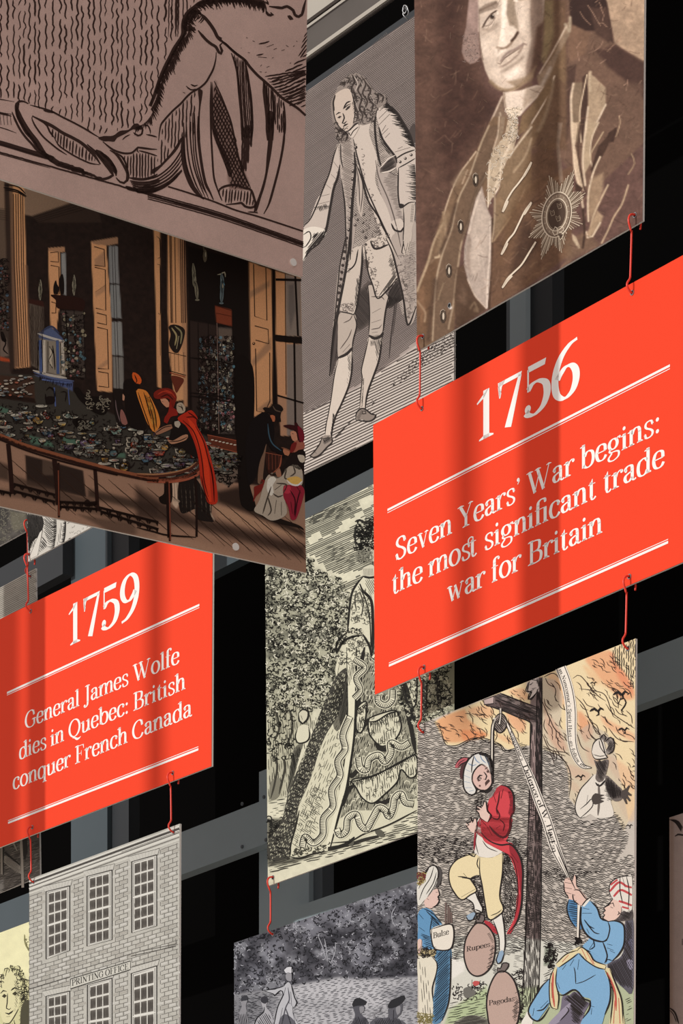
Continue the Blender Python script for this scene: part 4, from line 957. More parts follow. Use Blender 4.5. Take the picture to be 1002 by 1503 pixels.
# seated woman and chair
a.fill('760,500 850,515 840,600 800,640 770,610', '2a1712', 5)
for x in (775, 795, 815, 835): a.ln([(x, 510), (x+2, 600)], 1.2, '6b3a2a', 6)
a.ln('755,500 855,518', 1.8, '7a4432', 6); a.ln('850,515 840,580 800,620', 1.5, '7a4432', 6)
a.fill('860,342 900,335 930,340 925,325 940,322 950,340 978,370 985,420 960,440 945,420 935,375 905,365', '2a0f10', 6); a.fill('945,345 975,370 984,425 960,435', '5a1420', 7)
a.fill('905,375 935,378 945,430 918,430 905,400', '9a6e58', 6); a.ln('912,388 922,390', 1.2, BK, 7); a.fill('935,430 980,435 985,475 950,485 925,500 905,470', '7d4a3c', 6)
a.fill('910,450 940,440 925,490 900,500', '5a1a18', 7)
a.fill('800,620 860,580 905,520 985,490 988,560 960,600 900,580 850,640 820,650', '17100f', 5); a.fill('945,515 985,520 985,555 960,555', '9c9688', 6)
a.fill('815,610 838,590 850,640 828,645', '7a5644', 6)
a.fill('760,650 810,615 850,640 870,600 925,570 970,600 970,690 900,700 870,760 880,860 800,900 740,870 690,840 720,780', '8b8478', 5)
a.fill('770,660 800,640 820,660 800,690 805,740 790,755 765,720', 'b9b4a6', 6)
for z in ('790,700 760,790 740,860', '820,680 880,690 860,740', '800,740 830,760 860,750', '850,690 810,720', '880,600 870,650 900,660', '770,760 790,840 770,870', '820,780 810,860', '850,790 850,870', '920,580 930,620 900,640'): a.ln(z, 1.8, '3a342e', 7)
a.poly('720,790 860,760 880,860 800,900 700,850', '5a5248', 6, .7)
a.fill('880,655 940,640 972,665 940,690 900,688', 'ab8d4a', 7); a.ln('880,660 905,685 945,692 972,668', 2.2, 'c8bfae', 8)
a.fill('865,695 900,690 960,690 985,720 980,760 950,860 930,895 905,890 890,820 862,760', '701c2a', 6); a.fill('866,700 900,695 905,735 870,740', '8c2a38', 7)
for z in ('900,720 930,780 925,870', '960,720 940,800 930,880', '905,790 915,860', '940,700 965,740'): a.ln(z, 1.6, '2a0a10', 8)
a.ln('985,500 990,700', 3, '2a1a16', 6)
a.fill('690,830 760,860 850,890 960,930 985,960 960,945 800,905 700,850', '17100d', 4)
a.build(e, gain=2.2)
# ------------------------------------------------------------------ panel: brown mezzotint portrait of a man wearing a star
q = [(607, -150), (948.5, -388), (943, 324.2), (612, 516)]
e = panel('hanging_print', 'brown mezzotint portrait of a man with a star badge on his coat', 'panel', PA, q,
          'printed picture panels', holes=[(621, 494), (932, 316), (660, 448.5)])
a = Art(PA, q, '63503f', 1.6)
BR = '5c463b'; DK = '3d2b24'; LT = 'a8937c'; LL = 'd8c8b4'; SK = 'd9c9ba'
a.o = (0, 0, 1)
a.poly('560,-420 960,-420 960,340 600,540', '66504a', 2)
a.poly('600,-300 720,-300 700,60 720,200 690,300 610,420', '5f4a41', 12)
a.poly('640,-100 700,-100 668,60 700,120 735,150 690,210 660,260 640,200 650,80', '493630', 16, .9)
# outdoor light at the right: sky behind the shoulder
a.poly('840,-420 960,-420 960,100 930,84 902,66 898,45 888,0', 'a8937f', 3, smooth=False)
a.mottle(.10, 14, 6); a.mottle(.08, 5, 9, sx=.6)
# curtain, coat masses
a.o = (760, 0, 5.274)
a.poly('380,-80 600,-80 680,0 700,120 735,260 745,340 980,480 980,1100 560,1500 300,1200 300,900 380,400', '6f5a4e', 6)
a.poly('395,-80 640,-80 690,20 720,200 735,330 640,240 520,240 420,190 400,100', '3f302c', 6); a.poly('560,60 690,60 730,300 700,330 600,260', '53413a', 8)
a.poly('600,390 760,350 980,490 980,760 850,640 700,520', '4c3a35', 10, .9); a.poly('700,640 960,640 980,1100 700,1100', '6a564b', 14, .8)
a.poly('380,200 440,200 560,260 520,420 400,480', '7b6353', 8, .8)
a.poly('380,520 450,500 440,640 420,800 380,1100 340,1100 360,800', '54423b', 5)
a.poly('545,560 600,600 680,680 680,820 600,960 560,1100 535,1100 540,900', 'a5937e', 4); a.poly('500,600 540,560 540,800 520,1100 480,1100 490,800', '4d3c35', 4)
a.poly('425,640 500,640 490,800 470,1100 420,1100 410,800', '80705f', 4)
a.wash('430,650 412,760 415,900 425,1100', 3.4, 'cbbba6'); a.wash('535,580 505,720 480,860 480,1000 490,1100', 2.0, 'c4b39c'); a.wash('560,560 552,640 560,700', 4.0, 'b5a58f')
a.wash('680,810 620,930 580,1000 545,1100', 2.4, 'cfc0ac'); a.wash('545,830 530,960 530,1100', 3.0, 'c8b8a4')
a.wash('785,900 790,960 760,1060', 1.5, 'a8947d'); a.poly('700,1030 770,980 740,1100 690,1100', '45352f', 3)
for z in ('480,90 510,140 560,190', '540,40 580,100 620,170 640,200', '620,180 660,180 690,210', '640,60 665,120 655,160', '600,20 620,0', '550,410 600,390 640,360 660,320', '455,370 490,320', '640,490 680,460', '690,400 740,350 800,300', '460,400 475,470', '650,60 630,20', '850,620 840,700', '940,650 955,625', '820,660 850,640'): a.wash(z, 1.2, '9a8070', fe=.8, a=.85)
# coat left of the big dark fold, lapel lines
a.o = (660, 0, 5.01)
a.poly('690,0 860,0 860,1100 550,1100 640,700 700,500 680,200', '6b5646', 10)
a.poly('690,0 760,0 765,260 700,480 660,430 690,200', '8d7f62', 10, .8)
a.poly('700,500 850,200 850,620 780,560 700,900 600,1100 540,1100 660,760', '7d6852', 7, .8)
a.poly('640,560 700,500 770,400 850,180 885,150 880,260 800,400 740,560 690,640 660,660', '8c7a68', 5); a.wash('885,130 880,230 850,180', 4, 'a39683'); a.wash('860,190 790,320 740,410 690,490 660,540', 2.4, 'b5a594')
a.wash('770,560 740,640 700,740 650,830 600,910 560,1002', 2.2, 'd6c8b6'); a.wash('760,600 740,720 700,860 650,960', 5, '93836f', a=.6)
a.wash('740,500 700,580 670,640', 4.5, 'a7998c')
# face
a.poly('150,-80 700,-80 690,100 660,300 640,420 600,520 540,620 440,690 380,670 300,600 262,520 235,420 215,240 190,60', 'c9bbad', 4)
a.poly('600,-80 690,-80 690,100 680,300 660,420 620,520 560,600 560,480 600,300 590,100', '8d7c70', 8); a.poly('640,200 690,160 680,380 630,560 570,620 600,480', '5f4a3f', 9, .9)
a.poly('380,-80 440,-80 430,100 440,190 470,200 500,240 480,300 400,355 350,350 375,250 385,100', 'e0d4c6', 4)
a.poly('430,-80 480,-80 480,60 500,150 510,230 470,190 440,185 415,100', '8f8070', 5, .85)
a.wash('400,20 395,180 390,290', 6, 'eee3d6'); a.wash('350,350 400,358 450,320 500,240', 3.4, '8a7868'); a.wash('455,300 480,275 500,240', 3.4, '4a3930')
a.poly('200,80 260,30 340,5 360,30 350,60 250,90 215,110', '94867a', 4); a.wash('210,85 270,55 340,20', 3, '7d6e62')
a.poly('225,160 300,90 360,80 360,110 320,170 250,210', 'c4b7aa', 3); a.poly('200,90 225,120 220,200 240,250 320,220 350,200 300,230 240,260 215,240', 'a6988b', 5, .8)
a.wash('240,205 270,150 310,100 345,80', 2.2, '4c3d35', fe=1); a.wash('250,195 300,180 335,130', 1.3, '8a7b70', fe=.8); a.wash('312,125', 7.0, '5d5048', fe=1.4); a.ball(313, 122, 11, '3a2d27'); a.ball(320, 115, 3, 'cfc4b8', 2); a.wash('348,85 358,100 345,105', 1.6, 'e8ddd0', fe=.8)
a.wash('240,215 300,220 345,180', 5, 'aa9c8f'); a.poly('470,-20 520,10 600,-30 600,-80 460,-80', '9c8f80', 5); a.wash('475,5 495,8', 2, 'f0e6da')
a.wash('360,360 350,440 345,480', 3.5, 'a5978a'); a.wash('340,370 350,410 380,380 410,370', 4, 'e4d9cc')
a.wash('352,465 372,470 400,432 440,402 500,362 540,335', 1.4, '5f4f45', fe=.9); a.wash('375,450 420,395 500,352 540,325', 3.2, '93827a'); a.wash('370,492 420,470 500,400 530,350', 3.2, '9b8a7e'); a.wash('385,478 430,450 500,395', 1.6, 'd0c2b4', a=.7); a.wash('350,490 360,510', 2.0, 'd8ccbe', a=.7)
a.wash('545,322 562,328', 2.5, '95857a'); a.wash('380,530 420,510 480,470 540,420', 4, 'ab9c8f'); a.wash('440,560 500,520', 10, 'e6dace', fe=6); a.wash('300,300 320,400 350,540', 12, 'd9ccbe', fe=8, a=.7); a.wash('530,60 540,200', 12, 'ddd0c2', fe=8, a=.7); a.wash('250,300 270,420', 7, 'd8cbbe', fe=5, a=.7)
a.wash('300,600 360,650 430,665 500,640 560,590 600,560', 5, '8d7a64', a=.9); a.wash('385,672 440,682 520,660 600,620', 3, '6d5a4c'); a.poly('420,600 480,590 560,560 640,480 600,600 500,650', '8a7763', 6, .7)
a.wash('210,60 214,200 225,340 245,440', 1.6, '6f6055', fe=1.2, a=.8)
# wig
a.poly('150,-80 205,-80 210,180 215,300 225,420 190,460 150,472 110,440 88,380 100,280 120,200 135,60', '907d76', 4)
for k in range(60):
    x, y = 105+rng.random()*100, 240+rng.random()*210; a.ln([(x, y), (x+12*math.cos(k), y+14), (x+20*math.cos(k*1.7), y+6)], .6, 'a5938b' if k % 2 else '7b6962')
a.wash('205,-80 210,100 212,230', 2, 'b9a89e', a=.7); a.poly('150,-80 205,-80 210,180 170,230 130,150', 'a08b84', 6, .7)
# neck and stock
a.poly('395,680 520,665 640,625 690,640 640,720 560,800 520,850 470,870 430,860 400,780', 'ddd0c2', 4); a.poly('560,650 690,630 640,720 540,810 540,740', 'a89888', 8, .8); a.wash('400,690 405,760 425,840', 3, 'a39383')
a.poly('405,800 440,870 470,880 520,840 525,790 490,785 450,790', 'd8ccba', 2)
a.poly('430,880 480,860 505,900 500,940 480,1002 400,1002', 'd4c8b4', 2); a.wash('478,915', 8, 'b5643c', fe=3); a.wash('470,905', 3, 'cf8a5c')
a.curls('405,800 525,790 500,870 500,940 480,1002 400,1002 440,880', 50, 2.6, .6, 'e6dccd'); a.curls('405,800 525,790 500,870 500,940 480,1002 400,1002 440,880', 60, 2.4, .6, '8d7d68')
# coat collar left: dark to light edge
a.poly('385,700 400,800 430,880 400,1002 250,1002 300,900 350,790', '7d6b5d', 4); a.wash('385,712 350,790 310,880 260,1002', 2.6, 'c0b0a0'); a.wash('370,830 385,920 390,1002', 2.4, 'b0a08e')
a.poly('530,850 640,730 700,640 760,580 740,680 640,830 560,960 500,1002', '79654f', 4)
# lower body
a.o = (605, 180, 4.697)
a.poly('530,0 560,-40 660,-40 640,100 540,300 520,600 480,440 400,560 330,900 290,1430 100,1550 20,1560 30,1150 120,900 220,600 300,400 440,200', '75614f', 4)
a.poly('440,195 330,340 220,620 200,760 120,920 40,1140 60,1300 20,1560 130,1500 150,1150 240,800 300,560 370,400', '766250', 4)
a.poly('40,1140 110,980 180,940 160,1100 150,1300 110,1440 30,1560 25,1300', '6a5442', 8, .9); a.poly('45,1150 80,1120 90,1300 60,1400 35,1250', '866a54', 8, .7)
a.wash('440,200 380,280 330,350 280,450 240,560 220,630', 2.2, 'b3a18d'); a.wash('215,620 225,700 235,790', 4, '9c8872'); a.wash('215,690 150,820 110,960 60,1090 35,1160', 3.2, 'a8967f'); a.wash('380,330 345,420', 2.4, 'a08d79'); a.wash('160,930 185,925 190,890', 3, 'b8a78f'); a.wash('35,1230 90,1310 85,1370', 3, '98826c')
a.wash('240,640 200,760 195,880', 8, '8f7c66', fe=6, a=.8); a.wash('290,420 350,340', 7, '968571', fe=5, a=.7)
# button band
a.poly('530,30 600,20 590,200 520,330 440,520 380,700 320,900 290,1200 250,1480 150,1560 150,1200 200,950 270,750 310,560 380,400 440,240', '6d5b4c', 3)
a.wash('530,20 480,130 440,240 390,380 330,500 295,620 270,740 210,900 165,1090 150,1300 140,1500', 2.4, 'a49480'); a.wash('520,340 460,450 420,560 390,680 340,830 320,960 300,1100 285,1240 250,1420', 2.6, '9e8d79'); a.wash('500,360 440,500 400,650 350,800', 5, '4f4036', a=.7, fe=4); a.wash('300,560 240,780 190,900', 4, '4d3d33', a=.8, fe=3); a.wash('160,1090 130,1300 110,1500', 6, '4f3f35', a=.7, fe=4)
for x, y in ((438, 395), (335, 718), (254, 1022), (214, 1335)):
    a.ball(x, y, 22, '4a3b31', 1, ry=50); a.ball(x-2, y-2, 17, '8b7a69', 1, ry=43); a.ball(x, y, 14, '5c4b40', 1, ry=36); a.ball(x+2, y, 7, 'cfc2b0', 2, ry=26); a.ln([(x-20, y-10), (x-16, y-36), (x, y-48), (x+16, y-36)], .9, 'b8a896', 2)
a.wash('262,1275', 5, 'd6d2d0', fe=1.5); a.wash('215,1110 190,1180 180,1220', 2, '94826c', a=.7)
# waistcoat pale opening
a.poly('480,440 520,600 548,660 545,1000 520,1285 430,1190 380,1080 355,980 360,850 400,680 440,520', 'a89c93', 3); a.poly('450,560 510,600 540,680 520,900 470,1000 440,1080 400,1000 380,860', 'b9ada2', 12, .8)
a.poly('430,600 380,800 370,960 400,1060 400,900', '94867c', 7, .8); a.wash('540,680 535,900 520,1080 515,1270', 2.5, 'cfc3b8'); a.wash('470,480 430,600 390,760', 3, 'c4b8ac'); a.wash('380,1080 430,1190 510,1280', 2, 'd0c4b6')
for k in range(14): a.wash([(400+k*9, 620+k*30), (405+k*8, 800+k*26)], 1.2, 'c6bab0', a=.4)
a.poly('355,980 380,1090 430,1200 510,1290 430,1340 300,1420 290,1200 310,1000', '5c4a3d', 5); a.wash('350,1150 360,1240 330,1200', 6, '6b584a', fe=4); a.wash('400,1280 430,1240 450,1300', 3, '7c6a58'); a.wash('440,1290', 7, '7a6856', fe=3)
a.poly('545,660 560,660 560,900 540,1290 520,1285 545,1000', '4a3a30', 2)
# lace fall
a.poly('560,180 640,90 660,-20 720,-20 730,60 700,180 640,290 610,380 590,460 540,540 522,590 518,400 530,280', 'b3a591', 2.5)
a.curls('560,180 640,90 660,-20 720,-20 730,60 700,180 640,290 610,380 590,460 540,540 522,590 518,400 530,280', 150, 3.0, .7, 'd8cdbc'); a.curls('560,180 640,90 660,-20 720,-20 730,60 700,180 640,290 610,380 590,460 540,540 522,590 518,400 530,280', 60, 2.2, .6, '7c6b5b')
a.wash('700,10 690,90 660,180 620,270 600,380 560,470', 3.4, 'd8ccba', a=.7); a.wash('535,260 525,400 522,580', 1.6, 'd9cdbb', fe=1); a.wash('640,280 610,380 600,440 560,510', 1.6, 'e6dccc', fe=1)
a.poly('560,180 600,60 610,-40 640,-40 630,60 590,160', '8d7d6b', 4); a.wash('600,-40 590,80 560,180', 2.2, 'b5a593')
# coat right half
a.poly('822,0 740,110 660,250 620,330 600,450 560,560 565,820 620,760 822,600', '83705b', 5); a.wash('822,30 760,110 700,190 670,240', 2.6, 'c3b5a2'); a.wash('822,110 780,230 700,340', 3, 'a5937c', a=.9)
a.poly('560,820 822,420 1100,300 1100,900 822,1110 540,1290 545,1000', '6c5545', 8)
for k in range(70):
    x, y = 560+rng.random()*700, 380+rng.random()*760; L = 30+60*rng.random()
    a.wash([(x, y), (x+L*.5, y-L*.55), (x+L, y-L*.7)], 1.6, ['8a7058', '523f34', '9a826a'][k % 3], fe=2, a=.45)
a.wash('565,480 570,560 565,700 550,820', 2.4, 'a3927d'); a.wash('560,820 600,760 680,650', 2.4, '98836a')
a.o = (720, 180, 4.3565)
a.poly('250,200 400,120 440,300 300,420 200,560 120,800 60,900 100,600', '69533f', 18, .7); a.poly('220,620 300,760 240,900 120,980 160,800', '45342b', 14, .7); a.poly('480,760 600,700 700,780 600,830 480,900', '7a6654', 12, .7)
for z in ('262,255 230,320 180,390 140,440 100,510 78,572', '262,512 220,570 185,640 150,710 110,760 70,845', '290,765 250,830 200,910 150,960 110,1000 76,1058'):
    a.wash(z, 3.0, '3f3028', fe=2, a=.8); p_ = P2(z); a.ln([(x_, y_-3) for x_, y_ in p_], 2.6, 'd9c9b2', sm=True, tp=.9); a.ln(z, .9, 'f0e4d2', 2)
for z, w_ in (('262,255 245,290 210,350', 3.4), ('78,572 100,530 112,500', 3.4), ('262,512 240,550 215,590', 3.2), ('70,845 95,800 110,770', 3.4), ('290,765 270,800', 3.0), ('76,1058 110,1010 140,980', 3.0)): a.ln(z, w_, 'dccdb8', 2, tp=.7)
a.poly('430,0 460,0 440,140 465,380 440,390 420,160', '88786a', 3, .8)
a.poly('510,0 560,0 540,150 590,400 600,440 560,420 530,280', 'c0ae98', 3); a.wash('520,0 530,150 540,300 570,420 590,540', 3, 'cdbca6'); a.wash('575,0 560,150 570,280 600,430', 2.4, '55443a')
a.poly('620,0 690,0 640,120 640,260 600,330 590,180', 'a99882', 4); a.wash('612,0 595,150 590,260 605,400', 3, 'd0c0aa'); a.wash('690,0 650,90 635,200 650,290', 2, 'c8b8a2')
a.poly('690,150 800,30 740,170 650,330 640,300', '4b3a32', 3); a.wash('720,60 640,200 640,240', 2, 'a9977f')
a.poly('640,360 720,320 720,430 690,520 640,640 620,560 625,430', '97836e', 8); a.wash('700,220 660,310 630,420 622,520 625,630', 2.6, 'd0c0aa'); a.wash('750,400 700,500 660,590 640,670', 2.6, 'bba991')
a.poly('620,700 680,560 720,600 700,660 640,730 615,735', 'a08c76', 5); a.wash('612,700 620,735 650,728 700,640', 2.4, 'cbbba5'); a.wash('880,400 840,520 790,600 750,690 710,770', 2.4, 'b19e86'); a.wash('900,200 920,260 880,330', 2, '8f7c68')
a.poly('520,710 545,730 575,800 560,805 525,750', 'b5a58f', 3); a.wash('590,560 600,700 590,800', 3, '44352d'); a.poly('540,380 590,420 570,460 540,430', '4a3931', 3)
# star
C0 = np.array((425.0, 590.0)); tips = [(375, 340), (535, 300), (607, 450), (590, 650), (455, 832), (325, 875), (245, 735), (250, 575)]
for i in range(8):
    t0 = np.array(tips[i]); t1 = np.array(tips[(i+1) % 8])
    for j, fr in enumerate(np.linspace(-.5, .5, 13)):
        tgt = t0+(np.array(tips[(i+1) % 8 if fr > 0 else (i-1) % 8])-t0)*abs(fr); ln_ = (1-.52*abs(fr)*1.25)
        p = C0+(tgt-C0)*ln_/(1-0.0); s_ = C0+(tgt-C0)*.42
        a.ln([tuple(s_), tuple(p)], 1.7, ['bfae98', 'd6c6b0', '8b7966'][j % 3], 1+(j % 2), sm=False, tp=.8); a.ln([tuple(s_+2), tuple(p*.97+s_*.03+2)], .5, '4c3b30', 3, sm=False)
def ell(rx, ry, rot=-12, n=40, c=C0):
    t = np.arange(n)*2*math.pi/n; r_ = math.radians(rot); x = rx*np.cos(t); y = ry*np.sin(t)
    return [(c[0]+x_*math.cos(r_)-y_*math.sin(r_)*-1*-1, c[1]+x_*math.sin(r_)+y_*math.cos(r_)) for x_, y_ in zip(x, y)]
def ellp(rx, ry, c=C0, n=40):
    t = np.arange(n)*2*math.pi/n; return [(c[0]+rx*math.cos(k)+.10*ry*-math.sin(k)*-1*0+(-.12)*ry*math.sin(k)*-1*0, c[1]+ry*math.sin(k)-.25*rx*math.cos(k)) for k in t]
a.fill(ellp(95, 143), '8a7867', 4, sm=False); a.ln(ellp(95, 143), 1.3, 'e0d2bd', 5, closed=True); a.ln(ellp(86, 133), .7, '4a3a2f', 5, closed=True)
a.fill(ellp(66, 102), '4e3d32', 5, sm=False); a.ln(ellp(66, 102), 1.6, 'd9cab4', 6, closed=True); a.ln(ellp(58, 92), .8, '9c8a76', 6, closed=True)
for k in range(20):
    if k in (4, 5, 6): continue
    t = k*2*math.pi/20; cx, cy = C0[0]+77*math.cos(t), C0[1]+118*math.sin(t)-.25*77*math.cos(t); dx, dy = math.cos(t), math.sin(t)
    a.ln([(cx-7*dx, cy-9*dy), (cx+7*dx, cy+9*dy)], 1.0, 'd5c6b0', 6, sm=False); 
    if k % 2: a.ln([(cx-5*dy, cy+5*dx), (cx+5*dy, cy-5*dx)], .8, 'd5c6b0', 6, sm=False)
for x, y in ((395, 580), (440, 535), (432, 615)):
    a.ln([(x-14, y-18), (x-8, y+2), (x-2, y+18), (x+16, y+10), (x+12, y-20), (x+2, y-8), (x-14, y-18)], .9, '9d8c78', 7); a.ln([(x-8, y+2), (x+14, y-6)], .8, '9d8c78', 7)
a.ln('410,680 400,700 412,722 430,712 428,675 415,668 410,680', 1.5, 'e0d2bd', 8); a.ln('435,670 465,665 470,690 440,700 435,670', 1.0, 'd5c6b0', 8); a.ln('430,715 450,750 470,710 440,705 430,715', 1.1, 'd5c6b0', 8); a.fill('438,718 450,740 462,714', '4c3b30', 8)
a.o = (0, 0, 1)
for k in range(260):   # fine scratches of the mezzotint
    x, y = 612+rng.random()*330, rng.random()*500; an = rng.choice([-.9, .35, -1.2])+rng.normal(0, .2); L = 3+7*rng.random()
    a.ln([(x, y), (x+L*math.cos(an), y+L*math.sin(an))], .5, ['8a735f', '4b3930', '9b8470'][k % 3], sm=False)
for k in range(300):   # fibres of the mezzotint ground
    x, y = 612+rng.random()*330, rng.random()*500; an = rng.choice([-.75, .5, -1.25])+rng.normal(0, .25); L = 6+12*rng.random()
    if (x-735)**2/50**2+(y-60)**2/95**2 < 1: continue
    a.wash([(x, y), (x+L*.5*math.cos(an), y+L*.5*math.sin(an)+1), (x+L*math.cos(an), y+L*math.sin(an))], 1.0, ['9a8270', '3f2f28', '846c5b'][k % 3], fe=1.2, a=.42)
a.mottle(.05, 2.4, 21, o=1); a.mottle(.08, 11, 31)
a.C = np.clip(.40+(a.C-.40)*1.17, 0, 1)*np.array([1.0, .985, .975])
a.build(e, gain=1.0)
# ------------------------------------------------------------------ panel: coloured satirical print
q = [(613, 1064.5), (932.6, 937.2), (929, 1640), (613, 1700)]
e = panel('hanging_print', 'hand-coloured caricature with a red-coated figure hanging from a gallows', 'panel', PA, q,
          'printed picture panels', holes=[(622, 1075), (922, 952)])
a = Art(PA, q, 'c3bbb0', 1.6)
K = '231d1c'; CR = 'e0d3bd'; PK_ = 'd9b9ae'
a.mottle(.05, 40, 3); a.kw = 1.35
# smoke grounds
a.o = (770, 940, 5.37)
a.poly('-160,400 900,-60 900,1240 780,1500 700,1360 420,1330 350,1240 340,1050 300,920 200,880 120,850 60,830 -10,820 -160,700', 'e2cfa6', 3)
a.poly('-160,380 0,330 0,830 -160,800', 'e2cfa6', 3)
for z, c_, al in (('480,140 650,80 700,160 780,240 860,380 860,460 760,460 640,360 560,260', 'dd9a70', .9), ('660,80 700,100 720,180 800,280 858,400 850,430 740,300', 'd98562', .8),
                  ('160,620 230,640 300,760 330,860 260,860 190,760', 'd98f68', .9), ('420,560 480,600 540,720 480,800 430,700', 'd99068', .85), ('600,600 680,640 860,740 860,800 740,740 640,680', 'dfa27c', .8),
                  ('150,480 180,560 230,640 160,620', 'dd9b76', .7), ('460,200 560,260 640,380 560,360', 'e0b184', .7), ('200,260 280,300 330,440 300,520 240,420 180,340', 'e0ad84', .7),
                  ('340,980 440,1010 520,1060 470,1110 360,1060', 'e0a882', .8), ('350,1100 420,1140 440,1200 370,1180', 'e0b088', .7), ('640,900 760,960 860,1060 860,1200 760,1120 660,1000', 'dcb08c', .8), ('480,840 560,900 600,980 520,980', 'e0a079', .7), ('720,1200 860,1220 860,1420 780,1380', 'd9b48e', .7)):
    a.poly(z, c_, 9, al*.8, smooth=True)
a.poly('470,380 600,340 700,420 700,560 560,520 450,500', 'e8d6ae', 12, .8)
a.o = (610, 1000, 5.567)
a.poly('150,330 330,240 560,150 640,110 720,60 950,20 940,520 760,560 700,560 580,480 450,480 330,530 250,520 200,440', 'e2cfa4', 3)
for z, c_, al in (('180,320 400,230 420,300 580,430 560,460 330,500 230,480 210,420', 'dd9a6c', .95), ('430,230 580,200 640,250 600,300 500,290', 'e0a67c', .8), ('740,260 860,290 900,340 880,420 800,380', 'df9d76', .8), ('660,430 780,470 800,520 700,480', 'e0a47a', .6), ('760,80 880,60 920,140 860,150', 'dfa27a', .7), ('380,400 560,420 590,440 520,470 400,490', 'd97c4e', .6)):
    a.poly(z, c_, 8, al*.8, smooth=True)
FL = 'a' # flame strokes following the sweep of the blaze
def flame(n, box, an, o_, L0=40):
    a.o = o_; x0, y0, x1, y1 = box
    for k in range(n):
        x, y = x0+(x1-x0)*rng.random(), y0+(y1-y0)*rng.random(); t = math.radians(an+rng.normal(0, 12)); L = L0*(.5+rng.random()); c = rng.choice([-1, 1])*.25
        p = [(x, y), (x+L*.5*math.cos(t-c), y+L*.5*math.sin(t-c)), (x+L*math.cos(t+c*.3), y+L*math.sin(t+c*.3))]
        a.ln(p, .8, '3d2b24', jit=.15)
flame(30, (180, 230, 560, 480), 28, (610, 1000, 5.567), 60); flame(26, (430, 130, 700, 420), 55, (610, 1000, 5.567), 60); flame(22, (720, 240, 930, 520), 60, (610, 1000, 5.567), 60); flame(14, (740, 40, 900, 150), 50, (610, 1000, 5.567), 40)
flame(40, (150, 280, 340, 900), 62, (770, 940, 5.37), 80); flame(50, (400, 300, 860, 800), 48, (770, 940, 5.37), 85); flame(45, (480, 110, 840, 420), 38, (770, 940, 5.37), 50); flame(24, (640, 850, 860, 1150), 50, (770, 940, 5.37), 60); flame(12, (350, 960, 540, 1250), 60, (770, 940, 5.37), 50)
a.o = (770, 940, 5.37)
for z in ('400,440 470,520 520,640 600,740', '640,500 700,580 860,690', '380,300 440,280 560,420 640,480', '430,380 560,400 640,440 700,600 740,610', '660,690 740,780 860,800', '600,590 700,680', '140,740 200,860 300,880 350,890', '150,290 230,260 300,330', '130,460 200,620 240,700 330,780', '415,740 450,840 510,880'): a.ln(z, .9, '3d2c26')
# clouds of engraved wavy lines
def cloud(poly, ang, o_, bend=None, sp=2.75, dark=1.0, wav=.8):
    a.o = o_; a.hatch(poly, ang, sp, .85*dark, K, seg=24, gap=.5, wav=wav*1.1, wl=11, jit=.07, bend=bend, step=2.2, sm=True)
a.o = (610, 1000, 5.567)
a.poly('-10,380 150,330 210,440 250,520 330,530 450,480 580,470 700,530 760,560 930,530 930,1300 -10,1300', 'b9b1a6', 4, .8)
a.ln('190,340 215,430 250,520 330,525 390,500 450,470 520,462 590,500 690,520 720,570 830,545 930,545', .9, K)
a.o = (610, 1200, 4.9625)
a.poly('10,0 1100,0 1100,900 10,900', 'bab2a7', 3, .6)
cloud('630,260 700,300 760,420 740,640 700,760 640,800 640,640', 60, (610, 1200, 4.9625), 0, 2.2)
cloud('470,470 500,650 540,740 520,760 470,690 450,600', 80, (610, 1200, 4.9625), 0, 2.0)
cloud('150,340 190,360 190,480 160,520', 100, (610, 1200, 4.9625), 0, 2.0)
a.o = (760, 1220, 5.309)
a.poly('170,-1200 290,-1180 350,-1060 330,-800 440,-760 560,-840 700,-760 760,-600 860,-100 740,260 700,420 600,600 380,880 250,850 180,820', 'b4aca2', 3, .5)
a.o = (770, 940, 5.37)
cloud('640,-40 860,-40 865,400 850,380 790,270 700,180 690,90', 90, (770, 940, 5.37), 0, 3.2, 1, .5)
P0 = (0, 0, 1)
cloud('606,1060 642,1058 652,1085 656,1096 671,1096 690,1086 704,1083 704,1246 606,1246', 5, P0, 6, 2.55)
cloud('702,1083 716,1085 735,1093 745,1102 777,1098 780,1250 702,1246', -3, P0, -5, 2.55)
cloud('606,1244 704,1244 700,1392 606,1392', 7, P0, 7, 2.55)
cloud('702,1244 778,1246 776,1385 700,1385', 2, P0, -6, 2.55)
cloud('794,1098 807,1104 822,1110 835,1128 838,1148 835,1170 846,1186 850,1202 866,1205 890,1193 905,1193 917,1208 924,1232 906,1262 880,1280 794,1280', 9, P0, 9, 2.45)
cloud('794,1278 880,1278 906,1260 932,1258 932,1300 900,1340 870,1400 794,1380', 13, P0, 8, 2.5)
for z in ('656,1096 671,1097 690,1087 704,1083 716,1085 735,1093 745,1102 777,1098', '794,1098 807,1104 822,1110 835,1128 838,1148 835,1170'): a.ln(z, .9, K)
